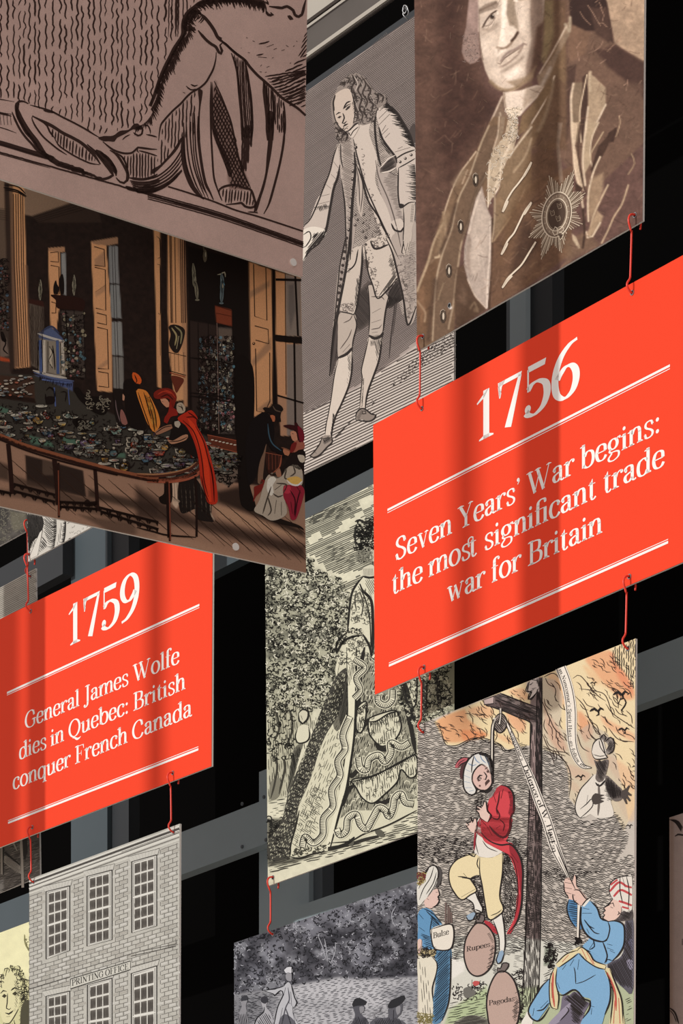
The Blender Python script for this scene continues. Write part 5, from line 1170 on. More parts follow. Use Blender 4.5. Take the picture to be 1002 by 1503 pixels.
# gallows
W1, W2 = '7c6d69', '5a4c4a'
a.o = (770, 940, 5.37)
a.poly('45,300 135,290 135,1600 110,2700 -25,2900 15,2000 20,1600 40,1200 45,660 0,600 0,500 45,500', W1, 1.2); a.poly('95,300 135,290 135,1600 110,2900 70,2900 80,1600 90,800', W2, 1.5); a.poly('50,680 85,680 80,1500 40,1500', '9c8682', 2, .7)
a.hatch('95,290 138,290 138,1600 85,1600 92,700', 89, 1.5, .9, K, seg=20, gap=.8, wav=.3); a.hatch('25,1600 130,1600 108,2900 -25,2900', 89, 1.9, .8, K, seg=20, gap=1, wav=.3); a.ln('22,1600 10,2300 -25,2900', 1.2, K); a.ln('136,1600 125,2300 108,2900', 1.2, K); a.hatch('45,640 95,640 90,1600 30,1600', 88, 2.8, .6, K, seg=26, gap=2)
a.ln('45,640 44,900 38,1200 25,1600', 1.2, K); a.ln('138,285 136,700 136,1600', 1.2, K); a.ln('96,400 92,800 85,1600', 1.0, K)
a.o = (610, 1000, 5.567)
a.poly('555,150 690,95 1010,220 1010,350 960,330 920,320 560,190', W2, 1.2); a.poly('555,152 640,125 640,180 560,190', 'b9a59f', 1); a.poly('690,95 1010,220 1010,270 650,130', '776a66', 1.2)
a.hatch('640,120 690,95 1010,225 1010,350 930,325 640,200', 21, 2.0, 1.0, K, seg=22, gap=.8, wav=.3); a.ln('690,95 800,140 1010,222', 1.3, K); a.ln('640,130 800,190 1010,290', 1.0, K); a.ln('560,190 700,235 830,290 920,325 945,360 940,500', 1.6, K); a.ln('555,150 640,122 638,182 562,192 555,150', 1.0, K, sm=False)
# little mask face above the beam
a.poly('925,10 960,-40 1000,-60 1010,80 960,110 940,150 925,150 950,100 915,90', 'cfc4bc', 1); a.ln('930,0 915,80 950,85 940,110 925,145 945,150 990,90 1002,60', 1.2, K); a.ln('935,30 960,10', 1.4, K); a.ln('950,60 985,55', 1.2, K)
a.o = (770, 940, 5.37)
a.poly('20,330 100,300 110,400 60,460 30,470 45,430 10,400', 'cfc4bc', 1); a.ln('30,330 10,400 50,405 35,425 28,465 60,450 105,400', 1.1, K); a.ln('60,310 95,315', 2, K); a.ln('40,350 55,345', 2, K); a.ln('45,400 75,385', 1.4, K)
# pulley
a.o = (610, 1000, 5.567)
a.fill('650,300 670,275 710,265 740,300 748,350 725,405 690,425 655,405 640,360', '8b8079', 3); a.hatch('650,300 670,275 710,265 740,300 748,350 725,405 690,425 655,405 640,360', 50, 2.3, 1.1, K, lay=4); a.ln('650,300 675,272 712,268 742,310 745,360 722,405 690,422 655,400 640,355 650,300', 1.4, K, 5)
a.ln('695,222 698,280 686,350', 2.4, 'cfc7bb', 5, tp=.9); a.ln('688,222 690,280 680,345', .8, K, 6); a.ln('704,222 705,285 695,350', .8, K, 6)
# ropes
a.ln('648,300 630,400 628,520 630,700', 2.8, 'e4dccd', 5, tp=.9); a.ln('640,310 620,400 617,650', 1.2, K, 6, tp=.9); a.ln('655,330 640,400 638,520 636,840', 1.4, K, 6, tp=.9)
R = [(742, 330), (800, 470), (860, 620), (930, 790), (1002, 960)]
a.o = (0, 0, 1)
pr = [(742.5, 1057), (754, 1084), (766, 1112), (779, 1142), (790, 1172), (803, 1205), (815, 1243), (826, 1268), (834, 1287)]; wd = [3, 5, 7, 9, 10.5, 11, 11, 8, 4]
pp = crom(np.column_stack([np.array(pr), wd]), False, 4)
a.rib(pp[:, :2], pp[:, 2], 'e6ded2', 5)
t_ = np.gradient(pp[:, :2], axis=0); t_ /= np.hypot(t_[:, 0], t_[:, 1])[:, None]; n_ = np.stack([-t_[:, 1], t_[:, 0]], -1)
for s_ in (1, -1): a.rib(pp[:, :2]+n_*pp[:, 2:3]/2*s_, .9, K, 6)
art_text(a, 'Nuncomar\u2019s', None, None, 4.5, K, 7, path=[(747, 1074), (758, 1098), (765.5, 1117)], track=-.02)
art_text(a, 'Defence of W. Hast', None, None, 6.8, K, 7, path=[(767.5, 1124), (782, 1161), (797, 1197), (811, 1239)])
art_text(a, 'gs.Esq', None, None, 6.6, K, 7, path=[(803.5, 1222), (812, 1252)])
a.ln([(834, 1287), (838, 1296)], 3, 'd8cfc2', 5); a.ln([(822, 1262), (836, 1290)], 1.2, K, 7)
# scroll with the spirit's words
a.o = (770, 940, 5.37)
S_ = [(285, 215), (325, 320), (352, 430), (368, 560), (370, 700), (380, 820), (410, 920), (460, 990), (530, 1005)]; W_ = [12, 12, 12, 12, 11.5, 10, 9, 6, 1]
pp = crom(np.column_stack([P2(S_, a.o), W_]), False, 4); a.rib(pp[:, :2], pp[:, 2], 'e8e0d2', 3)
t_ = np.gradient(pp[:, :2], axis=0); t_ /= np.hypot(t_[:, 0], t_[:, 1])[:, None]; n_ = np.stack([-t_[:, 1], t_[:, 0]], -1)
for s_ in (1, -1): a.rib(pp[:, :2]+n_*pp[:, 2:3]/2*s_, .8, K, 4)
art_text(a, 'm.Nuncomar\u2019s Spirit.Hast--gs-follow me', None, None, 5.0, K, 5, path='268,232 305,320 332,440 345,560 347,700 358,810 392,920 440,985 490,1005', track=.02)
# spirit figure in white, shaded with hatching only
a.fill('545,1060 500,1110 440,1180 400,1290 405,1350 440,1400 480,1395 520,1370 580,1400 700,1380 680,1260 720,1230 700,1130 640,1060', 'd9d2c6', 3)
a.ln('545,1060 500,1110 440,1180 402,1290 408,1360 440,1400 480,1390', 1.1, K, 4); a.ln('440,1330 490,1290 530,1250 540,1300 500,1350 440,1400', 1.0, K, 4); a.ln('490,1290 500,1220', .9, K, 4)
a.fill('548,940 580,960 660,940 650,1030 620,1110 590,1120 560,1090 570,1020', '6b625d', 5); a.hatch('548,940 660,940 650,1030 620,1110 570,1100 570,1000', 60, 1.6, .9, K, lay=6)
a.fill('530,880 545,810 590,775 620,785 650,900 650,925 560,935', 'd8d0c4', 6); a.ln('530,880 548,810 590,775 612,800 640,900 655,925 560,935 530,880', 1.2, K, 7); a.ln('590,785 600,840 640,900', .9, K, 7); a.ln('545,900 600,915 640,905', .8, K, 7)
a.fill('600,780 590,755 625,742 645,760 680,765 705,790 708,850 690,885 660,900 640,880 660,830 640,800', '8b827b', 6); a.hatch('600,780 590,755 625,742 645,760 680,765 705,790 708,850 690,885 660,900 640,880 660,830 640,800', -60, 1.5, .9, K, lay=7); a.ln('640,800 680,765 708,800 700,870 660,900', 1.3, K, 8); a.ln('595,780 625,742 645,765 630,800', 1.2, K, 8)
a.fill('640,1065 680,1090 740,1150 770,1180 770,1250 720,1270 680,1240 640,1160', '6b625d', 4); a.hatch('640,1065 680,1090 740,1150 770,1180 770,1250 720,1270 680,1240 640,1160', 80, 1.4, .9, K, lay=5); a.hatch('640,1100 760,1200 700,1270 640,1260 620,1130', 20, 1.8, .8, K, lay=5)
a.fill('765,1190 800,1170 825,1140 832,1150 815,1190 845,1215 842,1228 812,1220 838,1262 828,1272 800,1240 812,1290 800,1290 780,1250 765,1240', '4a423e', 6); 
a.fill('530,1240 560,1205 600,1215 635,1220 600,1235 638,1245 600,1255 630,1268 580,1290 545,1290', '453e3a', 6); a.ln('585,1130 590,1250 580,1380', 2.4, '6a625c', 5); a.ln('560,1120 590,1150 625,1120 640,1100', 2.0, K, 5)
for x, y, s_ in ((580, 560, 1), (770, 430, 1.1), (790, 710, .8), (445, 1080, .7), (550, 340, .5), (880, 1000, .5), (830, 1465, .5)):
    a.ln([(x-65*s_, y), (x-30*s_, y-20*s_), (x, y), (x+20*s_, y-25*s_), (x+45*s_, y-10*s_)], 2.6*s_, K, 4); a.ln([(x, y-10*s_), (x+5*s_, y+25*s_), (x-15*s_, y+35*s_)], 1.8*s_, K, 4)
a.ln('780,450 800,490 780,530 765,550 780,565', 1.4, K, 4); a.ln('760,450 740,500', 2, K, 4); a.ln('810,430 835,410', 2, K, 4)
# ------------- hanging man
a.o = (610, 1000, 5.567)
a.fill('372,700 395,650 435,655 430,700 400,760 392,800 372,800 362,760', '4b2f30', 4); a.fill('325,690 345,650 390,625 435,628 425,650 380,675 350,710 325,705', 'b05a60', 5); a.ln('325,690 350,648 395,622 435,630 420,655 370,680 345,710', 1.1, K, 6); a.ln('345,690 370,660 410,640', .8, K, 6)
TB = '430,650 480,600 545,585 600,615 625,680 620,760 590,720 545,680 500,710 470,760 468,820 500,890 480,925 440,925 400,880 392,800 400,720'
a.fill(TB, 'd5d3cc', 5); a.ln(TB, 1.6, K, 6, closed=True)
for z in ('430,670 470,690 500,680', '410,720 450,740', '400,770 450,790', '400,820 450,830', '405,870 460,870', '440,900 480,890', '480,610 500,650 530,670', '530,600 545,640 580,670', '570,600 590,650 605,690'): a.ln(z, 1.1, '7d93ad', 6)
a.ln('480,610 465,680 460,750', 1.2, K, 6); a.ln('520,595 600,615 628,690 630,780', 3.0, K, 6); a.fill('560,595 600,610 628,680 632,800 618,770 600,690 580,640', '4a4442', 6)
a.fill('470,760 500,710 545,680 590,700 620,770 625,830 605,870 570,895 520,880 490,850 468,830', 'd3b3a8', 6); a.ln('470,760 500,710 545,678', 1.2, K, 7); a.ln('620,770 628,830 605,872 565,895 515,882 480,850', 1.4, K, 7)
a.fill('505,805 530,785 545,790 530,815 515,820', '5a4440', 7); a.fill('580,735 600,725 605,745 590,750', '5a4440', 7); a.ln('505,800 530,770 550,770', 1.8, K, 8); a.ln('570,720 590,705', 2.2, K, 8); a.ln('560,740 585,775 575,805 560,800', 1.3, K, 8); a.fill('570,830 600,800 612,815 585,845 575,858', '4e3733', 8); a.ball(528, 855, 9, '6b4b44', 7); a.ball(530, 800, 5, 'e5dcd2', 8)
a.ln('540,890 590,905 630,870', 3.0, K, 7); a.fill('590,900 640,870 660,880 640,930 600,960', '8c8580', 6); a.hatch('590,900 640,870 660,880 640,930 600,960', 40, 1.8, .9, K, lay=7)
RC = 'c8434a'; RD = '8e2730'
a.fill('700,850 750,862 790,900 805,960 800,1060 775,1110 765,1200 740,1300 600,1300 500,1240 510,1180 545,1120 590,1140 625,1100 600,1060 590,1010 620,930 660,880', RC, 5)
a.fill('760,900 800,930 805,1050 778,1105 760,1080 775,1000', RD, 6); a.fill('700,850 745,862 790,905 770,920 740,900 700,900 650,930 620,960 660,885', 'a8333b', 6)
for z in ('690,900 680,980 665,1040 672,1090', '665,1040 690,1100 670,1130 620,1110', '720,880 700,960', '600,1000 590,1060 625,1100 595,1150', '800,930 808,1050 780,1110 770,1200', '690,1130 720,1150', '640,930 660,990', '525,1120 580,1180'): a.ln(z, 1.5, '4a1418', 7)
a.hatch('760,900 800,930 805,1050 778,1105 745,1080 770,1000', 20, 2.0, .9, '4a1418', lay=7)
a.ln('700,848 750,860 790,900 806,960 800,1060', 1.6, K, 8)
SKN = 'd8bdb0'
a.fill('530,985 550,1030 560,990 575,985 590,1060 610,1090 590,1150 560,1140 530,1110 520,1080 498,1060 505,1045 530,1060 500,1035 510,1020 545,1040', SKN, 6); a.ln('530,985 548,1025 562,985 578,985 590,1060 620,1095 590,1155', 1.2, K, 7); a.ln('530,985 540,1030 502,1015 498,1030 530,1050 495,1050 520,1080 530,1115 580,1150', 1.2, K, 7)
a.fill('455,1110 470,1160 480,1120 500,1125 505,1190 490,1240 440,1220 420,1180 415,1160 440,1165 450,1150', SKN, 6); a.ln('455,1108 470,1155 480,1120 500,1125 506,1190 495,1240', 1.2, K, 7); a.ln('455,1108 455,1150 418,1155 440,1175 420,1185 450,1225', 1.2, K, 7)
a.o = (610, 1200, 4.9625)
a.fill('480,0 690,0 695,60 680,120 640,150 700,200 750,260 775,340 778,440 765,500 770,600 760,700 720,790 690,850 665,850 700,780 735,700 745,600 745,480 725,380 690,290 640,250 560,210 500,170 480,100', RC, 5)
a.fill('690,180 740,240 778,330 782,450 775,560 760,520 755,440 730,340 690,260', RD, 6); a.fill('745,560 772,560 765,700 720,800 690,850 670,850 720,760', 'a8333b', 6)
a.ln('540,60 570,100 620,140 660,140 690,80 700,0', 2.4, '4a1418', 7); a.ln('480,110 540,170 620,200 700,200 760,280 782,380 780,500 772,640 740,760 670,852', 1.8, K, 7); a.ln('640,250 700,290 735,380 748,500 745,620 720,740', 1.2, '4a1418', 7)
for z in ('620,20 650,50 640,100', '520,60 560,130', '660,170 720,210', '700,260 750,330', '590,80 620,60'): a.ln(z, 1.1, '4a1418', 7)
a.fill('500,750 540,760 580,800 600,850 560,830 520,790', 'a8333b', 5)
a.fill('430,90 470,0 480,100 500,170 560,210 635,250 620,265 560,290 480,290 440,270 430,250', 'dcd6cb', 5); a.ln('470,10 440,100 430,240', 2.2, '8e2730', 6); a.ln('455,100 440,180 460,270', .8, K, 6); a.ln('490,170 530,220 600,250', .9, K, 6)
BRK = 'dfd0a6'
a.fill('440,265 470,285 560,292 635,262 635,400 620,560 640,650 625,700 560,745 530,735 510,620 490,500 465,420 400,445 430,500 445,535 400,560 340,600 300,560 250,470 250,380 300,310 380,270', BRK, 5)
a.ln('440,268 380,275 300,310 250,380 250,470 285,550 340,600 400,565 447,535 430,490 400,450 340,440', 1.4, K, 6); a.ln('310,430 360,435 400,445 465,430', 1.4, K, 6); a.ln('470,290 470,400 488,500 510,640 530,735 570,740 635,690 640,650 615,570 635,400 635,262', 1.5, K, 6)
a.ln('380,260 430,285 445,262', 1.5, K, 6); a.ln('460,290 450,340 465,375', 1.1, K, 6); a.ln('350,405 380,440', 1.1, K, 6); a.ln('550,715 600,695 630,670', .9, K, 6); a.ln('335,580 440,520', .9, K, 6)
a.fill('375,590 430,550 450,590 475,640 490,680 455,690 430,670 420,625', 'dcd8ce', 5); a.ln('375,590 420,625 432,680', 1.2, K, 6); a.ln('445,560 470,620 490,650 485,690', 1.2, K, 6)
a.fill('372,720 400,700 430,690 440,720 410,750 380,745', '8fa3b4', 6); a.ln('372,720 385,748 420,745 442,700', 1.3, K, 7); a.ln('435,670 480,690 450,720', 1.4, K, 7)
a.fill('560,745 620,700 640,760 650,850 655,920 640,980 620,975 608,880 585,800', 'dcd8ce', 5); a.ln('565,745 590,810 610,880 612,970', 1.2, K, 6); a.ln('632,700 648,800 655,920 645,980', 1.4, K, 6)
a.fill('610,980 635,965 645,1000 625,1050 600,1065 590,1045 600,1010', '8aa2b8', 6); a.ln('610,980 590,1040 600,1065 628,1050 648,990', 1.3, K, 7)
# money bags
def bag(pts, neck, txt, tp0, tp1):
    a.fill(pts, 'b59c90', 5); p = P2(pts); c_ = p.mean(0)
    a.ln(pts, 1.6, K, 7, closed=True)
    a.hatch([(x_, y_) for x_, y_ in p if x_ > c_[0]-10]+[(c_[0]+55, c_[1]+110), (c_[0]+80, c_[1]-40)], -28, 2.1, 1.1, K, lay=6)
    a.fill(neck, '6e6460', 6); a.ln(neck, 1.3, K, 7); art_text(a, txt, tp0, tp1, 7.2, '2a2220', 7)
bag('440,775 500,775 550,820 580,890 580,990 555,1080 500,1140 440,1155 390,1120 360,1040 356,960 375,870', '450,770 440,735 465,745 470,710 500,712 505,745 480,775', 'Rupees', (372, 978), (545, 940))
bag('600,1130 660,1125 715,1180 745,1260 762,1350 755,1440 720,1520 560,1530 525,1420 522,1320 550,1210', '600,1130 598,1095 620,1100 640,1060 680,1065 670,1100 640,1130', 'Pagodas', (535, 1370), (722, 1335))
a.hatch('545,1100 600,1180 590,820 560,800 585,900 585,1000', 30, 1.8, 1.0, K, lay=6)
a.ln('470,690 475,730', 1.2, K, 7); a.ln('440,690 450,735', 1.2, K, 7); a.ln('625,1050 630,1090', 1.2, K, 7)
# landscape at the bottom
a.poly('270,860 400,870 600,860 800,880 1000,900 1700,950 1700,1500 200,1500', 'cfd0c4', 8, .75); a.poly('240,1400 500,1260 720,1240 1700,1200 1700,1600 180,1600', 'a3ad88', 10, .8); a.poly('400,1300 520,1220 520,1420 360,1480 220,1490 260,1400', 'a9b88e', 10, .8); a.poly('260,1010 360,1060 350,1120 260,1180', 'e2ded6', 5, .8)
a.o = (610, 1200, 4.9625)
a.hatch('270,870 350,880 350,1040 270,1060', 5, 2.4, .6, K, seg=20); a.hatch('700,880 800,880 800,1120 700,1180', 8, 2.4, .6, K, seg=20)
a.curls('270,1210 400,1220 500,1170 520,1300 400,1330 270,1330', 90, 2.4, .9, K); a.fill('350,1250 400,1235 440,1280 400,1310 360,1310', '6a6862', 3); a.fill('415,1205 430,1190 468,1195 465,1215 430,1228', 'b8504e', 4); a.ln('412,1180 410,1260', 1.0, K, 5)
a.hatch('240,1340 520,1290 520,1500 220,1500', -12, 3.2, .7, K, seg=22, wav=.5); a.fill('280,1500 360,1450 440,1440 520,1470 540,1530 270,1540', '77766a', 4); a.hatch('280,1500 360,1450 440,1440 520,1470 540,1530 270,1540', -10, 2.0, .9, K, lay=5)
a.poly('18,1030 140,1030 150,1200 130,1480 30,1500', 'd8d3c4', 1)
# soldier-clerk at left
a.fill('20,640 15,480 60,420 100,360 135,352 165,380 165,450 130,530 80,590 60,610', 'd5d2c8', 5)
for z in ('135,360 110,440 60,520 30,600', '155,400 130,480 80,560', '100,370 60,440 25,520', '160,440 140,500 90,580'): a.ln(z, .9, K, 6)
a.ln('15,500 60,425 100,362 140,350 168,390 160,470', 1.4, K, 6); a.ln('165,360 185,400 175,470 150,510', 3.0, '4a4644', 5); a.curls('15,410 85,400 60,470 20,490', 40, 2.2, 1.0, '7a3a36', lay=7); a.curls('15,410 85,400 60,470 20,490', 30, 2.2, .9, 'a89a5c', lay=7)
a.fill('90,580 130,530 168,520 175,560 165,580 172,610 155,640 120,660 75,650 65,610', 'd6b9ad', 5); a.ln('165,520 178,562 165,578 175,605 155,640 125,655', 1.3, K, 6); a.ln('150,545 165,545', 1.2, K, 6); a.ln('160,600 175,600', 1.2, K, 6); a.ln('85,590 100,600', 1.2, K, 6)
BL = '5f8fb5'
a.fill('20,700 60,660 120,680 190,770 200,790 125,830 130,900 170,960 110,960 30,950 18,880 20,800', BL, 5); a.poly('130,900 260,950 240,1300 180,1500 120,1500 150,1100', '4d7795', 2)
a.fill('150,980 255,950 258,1100 245,1330 200,1470 130,1500 120,1380 150,1200', '557f9f', 5); a.hatch('150,980 255,950 258,1100 245,1330 200,1470 130,1500 120,1380 150,1200', -45, 2.4, 1.0, '1f2c3a', lay=6); a.ln('255,960 258,1100 245,1330 195,1480', 1.4, K, 7)
for z in ('60,662 130,700 190,770', '80,680 130,730 180,790', '25,700 60,740', '30,800 70,830', '60,870 120,900', '125,720 110,830 130,930'): a.ln(z, 1.2, '1f2c3a', 7)
a.hatch('100,680 190,770 190,800 120,820', 40, 2.0, .9, '1f2c3a', lay=6); a.hatch('30,840 120,860 160,960 60,940', 20, 2.4, .9, '1f2c3a', lay=6)
a.fill('120,810 265,785 262,945 150,960 125,900', 'ddd6c8', 7); a.ln('120,812 268,783 264,948 155,962 122,905 120,812', 1.4, K, 8); art_text(a, 'Bulse', (130, 882), (245, 850), 8.2, '2a2220', 9)
for z in ('220,780 222,620', '235,780 240,640', '250,770 250,655', '265,770 262,690'): a.ln(z, 2.0, '6b5a54', 6, tp=.8)
a.fill('18,900 45,890 60,960 140,960 150,1000 110,1015 30,1010 18,980', 'a89a74', 6); a.curls('18,950 150,950 150,1015 30,1015', 50, 2.2, .9, K, lay=7); a.fill('20,890 50,895 45,960 25,990', 'd6b9ad', 7); a.ln('50,890 42,960', 1.0, K, 8)
a.fill('20,1020 120,1012 158,1060 155,1130 120,1240 130,1340 120,1450 40,1460 30,1300', 'd8d2bf', 6); a.ln('120,1012 158,1060 155,1130 125,1240 130,1340', 1.2, K, 7); a.hatch('20,1030 60,1030 110,1240 120,1450 60,1450 40,1300', 86, 3.4, .6, K, seg=24, lay=7); a.curls('20,1430 130,1440 120,1503 20,1503', 60, 2.4, 1, '8a8050', lay=7)
# ------------- man in blue
a.o = (760, 1220, 5.309)
BL = '7ba6c8'; BD = '4f7da6'
a.fill('840,700 900,690 900,1230 820,1220 740,1130 700,1040 800,980 835,880', '5b5862', 4); a.hatch('840,700 900,690 900,1230 820,1220 740,1130 700,1040 800,980 835,880', 62, 2.0, 1.0, K, lay=5); a.fill('850,1010 892,1000 892,1080 860,1060', '9d98ab', 5); a.fill('860,860 890,840 890,930', '77748a', 5)
a.fill('400,535 450,530 480,600 500,640 500,760 450,740 400,660 385,600', BD, 5); a.hatch('400,535 450,530 480,600 500,640 500,760 450,740 400,660 385,600', 10, 3.0, 1.0, '1f2c3a', lay=6); a.ln('400,535 385,600 405,680 450,750', 1.4, K, 7)
a.fill('500,590 570,545 620,600 650,680 700,705 760,700 820,725 835,800 830,880 790,960 740,1010 680,1035 610,960 510,900 560,840 520,780 495,700', BL, 6)
a.poly('500,900 560,830 680,1030 600,1060', BL, 1)
a.ln('500,590 492,690 520,780 580,840 660,862 700,850', 2.0, K, 8); a.ln('570,545 620,600 650,680 705,705', 1.4, K, 8); a.ln('705,705 720,760 700,840 665,860', 1.3, K, 8); a.ln('700,705 770,700 825,730 835,800 828,890 790,960 740,1010', 1.8, K, 8); a.ln('665,862 690,930 700,980 680,1030', 1.5, K, 8); a.ln('540,720 600,790 640,800', 1.2, K, 8)
for z in ('510,600 560,610', '505,640 580,640', '520,690 560,740 600,760', '700,880 740,890', '700,910 750,930', '720,930 760,950', '560,920 600,860', '590,840 600,900 560,925', '740,1010 700,1000 690,1025', '540,760 560,800'): a.ln(z, 1.3, '1f2c3a', 8)
a.fill('500,580 565,520 572,528 520,590', 'dedad0', 7); a.ln('500,585 535,540 572,515', 1.2, K, 8)
a.fill('365,440 362,400 380,365 410,362 430,390 445,340 455,360 460,430 490,460 540,530 500,580 470,575 440,540 400,530 395,500 370,480', 'd8b8aa', 7)
for z in ('380,368 430,385', '370,400 425,410', '368,440 425,450', '372,475 420,490', '440,460 480,460 520,510 540,535', '430,490 440,540 480,575', '450,500 430,495', '455,345 462,430', '362,400 368,470 400,520', '460,540 440,560'): a.ln(z, 1.3, K, 8)
a.ln('330,240 400,350 440,460', 2.8, 'e0d8cb', 6); a.ln('320,200 395,360', 1.2, K, 7); a.ln('300,100 340,200 395,330 455,460', 1.2, K, 8)
a.ln('478,575 476,700 470,850', 3.4, 'e0d8cb', 7, tp=.8); a.ln('468,580 462,830', 1.1, K, 8); a.ln('490,590 485,720 480,860', 1.2, K, 8); a.curls('455,830 490,830 490,880 455,880', 25, 2.2, 1.2, K, lay=8)
# head
a.fill('715,580 745,530 790,550 808,600 800,650 760,690 710,705 665,680 680,655 662,640 680,620 672,600', 'dcbfb0', 6); a.ln('745,530 700,580 672,600 685,618 664,640 680,652 665,678 700,700 715,705', 1.3, K, 8); a.ln('715,570 745,560 755,590', 1.2, K, 8); a.ln('725,590 745,600', 1.2, K, 8); a.ln('785,625 795,640 780,655', 1.4, K, 8)
a.fill('745,530 720,500 718,420 750,380 800,360 860,350 892,352 892,610 830,620 808,590 790,550', 'd9d3c8', 7)
for z in ('725,420 780,378', '720,470 790,400 850,430 892,440', '750,510 800,460 850,475 892,500', '790,545 840,560 892,580', '815,590 870,605'): a.ln(z, 2.4, 'b8484a', 8, tp=.8)
for z in ('800,360 800,460 820,560', '850,352 870,460 865,600', '820,360 840,440', '745,530 720,490 720,420 760,375 830,352 890,352'): a.ln(z, 1.0, K, 9)
a.fill('800,640 880,600 900,640 892,690 830,700 760,700 790,670', '57504e', 6); a.hatch('800,640 880,600 900,640 892,690 830,700 760,700 790,670', 30, 1.8, 1, K, lay=8)
# sash and legs
a.fill('470,950 540,1010 640,1050 690,1100 720,1180 720,1320 680,1430 640,1520 500,1520 510,1460 560,1380 570,1310 510,1290 440,1240 360,1275 310,1230 290,1160 300,1080 380,1000', BL, 6)
a.poly('380,1040 480,980 560,1060 660,1120 700,1300 640,1350 560,1250 420,1200 340,1240 310,1150', '93b8d4', 8, .7)
a.ln('310,1270 360,1278 430,1238 470,1250 520,1310 565,1325 560,1390 510,1460', 1.8, K, 8); a.ln('455,1190 450,1100 440,1060', 1.0, K, 8); a.ln('455,1190 520,1170 610,1120', .8, K, 8); a.ln('690,1090 722,1190 720,1320 680,1430', 1.5, K, 8)
for z in ('350,1080 380,1040', '410,1050 440,1000', '480,1000 470,1080', '330,1230 310,1180', '580,1380 575,1430', '560,1360 600,1370'): a.ln(z, 1.2, '1f2c3a', 8)
a.fill('250,1150 260,1200 255,1300 240,1360 200,1420 150,1480 100,1460 85,1400 110,1330 160,1270 200,1200', BL, 6); a.ln('250,1150 190,1210 140,1290 90,1380 95,1440 150,1480 200,1450 250,1370', 1.6, K, 8); a.ln('150,1400 200,1390 245,1340', 1.4, K, 8); a.ln('180,1380 240,1320', 1.2, '1f2c3a', 8); a.ln('130,1380 120,1440', 1.2, K, 8)
a.fill('85,1400 60,1440 30,1503 100,1520 120,1480', 'dedad0', 6)
a.fill('465,910 500,905 560,950 600,1010 690,1050 680,1080 620,1060 540,1010 480,950 400,1010 320,1060 300,1040 380,960', 'd8cba0', 8); a.ln('465,935 500,905 560,950 600,1010 690,1045', 1.3, K, 9); a.ln('480,955 540,1012 620,1062 690,1078', 1.3, K, 9); a.ln('300,1035 380,960 465,930', 1.2, K, 9); a.ln('325,1062 400,1010 475,955', 1.2, K, 9)
for z in ('500,915 540,1000', '540,940 590,1035', '400,965 350,1020', '580,990 600,1040'): a.ln(z, 1.8, 'b8584a', 9)
a.fill('290,1060 310,1070 300,1180 320,1280 310,1385 270,1375 250,1280 255,1150', 'd3c69c', 8); a.ln('290,1060 255,1150 250,1280 265,1370 310,1388', 1.2, K, 9); a.ln('308,1075 300,1180 322,1290 312,1385', 1.1, K, 9); a.ln('280,1100 275,1240 290,1370', 2.2, 'b8584a', 9); a.ln('265,1180 270,1300', 1.2, '6a5a3a', 9)
a.fill('680,1080 720,1070 760,1180 800,1290 820,1400 830,1520 720,1520 735,1400 745,1260 710,1160', 'd3c69c', 8); a.ln('720,1075 770,1200 812,1320 825,1500', 1.3, K, 9); a.ln('685,1085 735,1200 745,1290 725,1500', 1.4, K, 9)
for z in ('700,1100 760,1250 770,1400', '790,1300 800,1500', '760,1320 750,1500'): a.ln(z, 2.2, 'b8584a', 9)
a.fill('440,1250 480,1270 520,1320 560,1340 520,1420 490,1503 260,1503 330,1400 350,1290 400,1280', '6f6877', 5); a.hatch('440,1250 480,1270 520,1320 560,1340 520,1420 490,1503 420,1503 400,1320 350,1330 350,1290 400,1270', 40, 1.9, 1.1, K, lay=6); a.ln('380,1370 400,1400 330,1480', 1.1, K, 7); a.fill('380,1360 420,1340 360,1450 300,1503 240,1503', '938c9c', 6)
a.curls('210,900 260,870 300,960 280,1060 200,1060', 90, 2.4, 1.1, K, lay=4); a.poly('210,900 260,880 290,970 270,1050 200,1050', '6a7262', 4, .7)
a.hatch('190,1100 300,1050 240,1160 150,1280 190,1200', -25, 2.8, .7, K, seg=16, lay=3); a.hatch('840,1240 892,1230 892,1500 830,1500', -25, 2.8, .7, K, seg=16, lay=3); a.hatch('-40,1100 60,1100 60,1500 -40,1500', -25, 2.8, .7, K, seg=16, lay=3); a.hatch('80,1480 20,1503 -30,1503 60,1400', 0, 3, .8, K, lay=3); a.curls('-60,1080 50,1080 50,1500 -60,1503', 80, 2.2, .9, K, lay=3)
a.build(e, gain=np.array([1.0, 1.02, 1.05]))
# ------------------------------------------------------------------ panel: engraving of a standing man in a long coat
q = [(340, 211), (668, -18), (666, 586), (340, 748)]
e = panel('hanging_print', 'grey engraving of a wigged man in a long coat, standing with his arm held out', 'panel', PB, q, 'printed picture panels')
a = Art(PB, q, 'a1958f', 1.7)
K = '2b2523'; PP = 'c9bdb3'; GR = '8d827d'
a.kw = 1.25; a.mottle(.06, 30, 3); a.mottle(.05, 6, 4)
a.o = (0, 0, 1)
a.poly('330,200 680,-30 680,440 560,560 440,630 330,660', '9d918c', 10, .6)
a.hatch('330,200 680,-30 680,440 560,545 449,608 330,640', -34.5, 2.3, .85, '615855', step=9, taper=False, jit=.04)
a.hatch('330,200 680,-30 680,440 560,545 449,608 330,640', 48, 2.6, .45, '6e6561', step=9, taper=False, jit=.05)
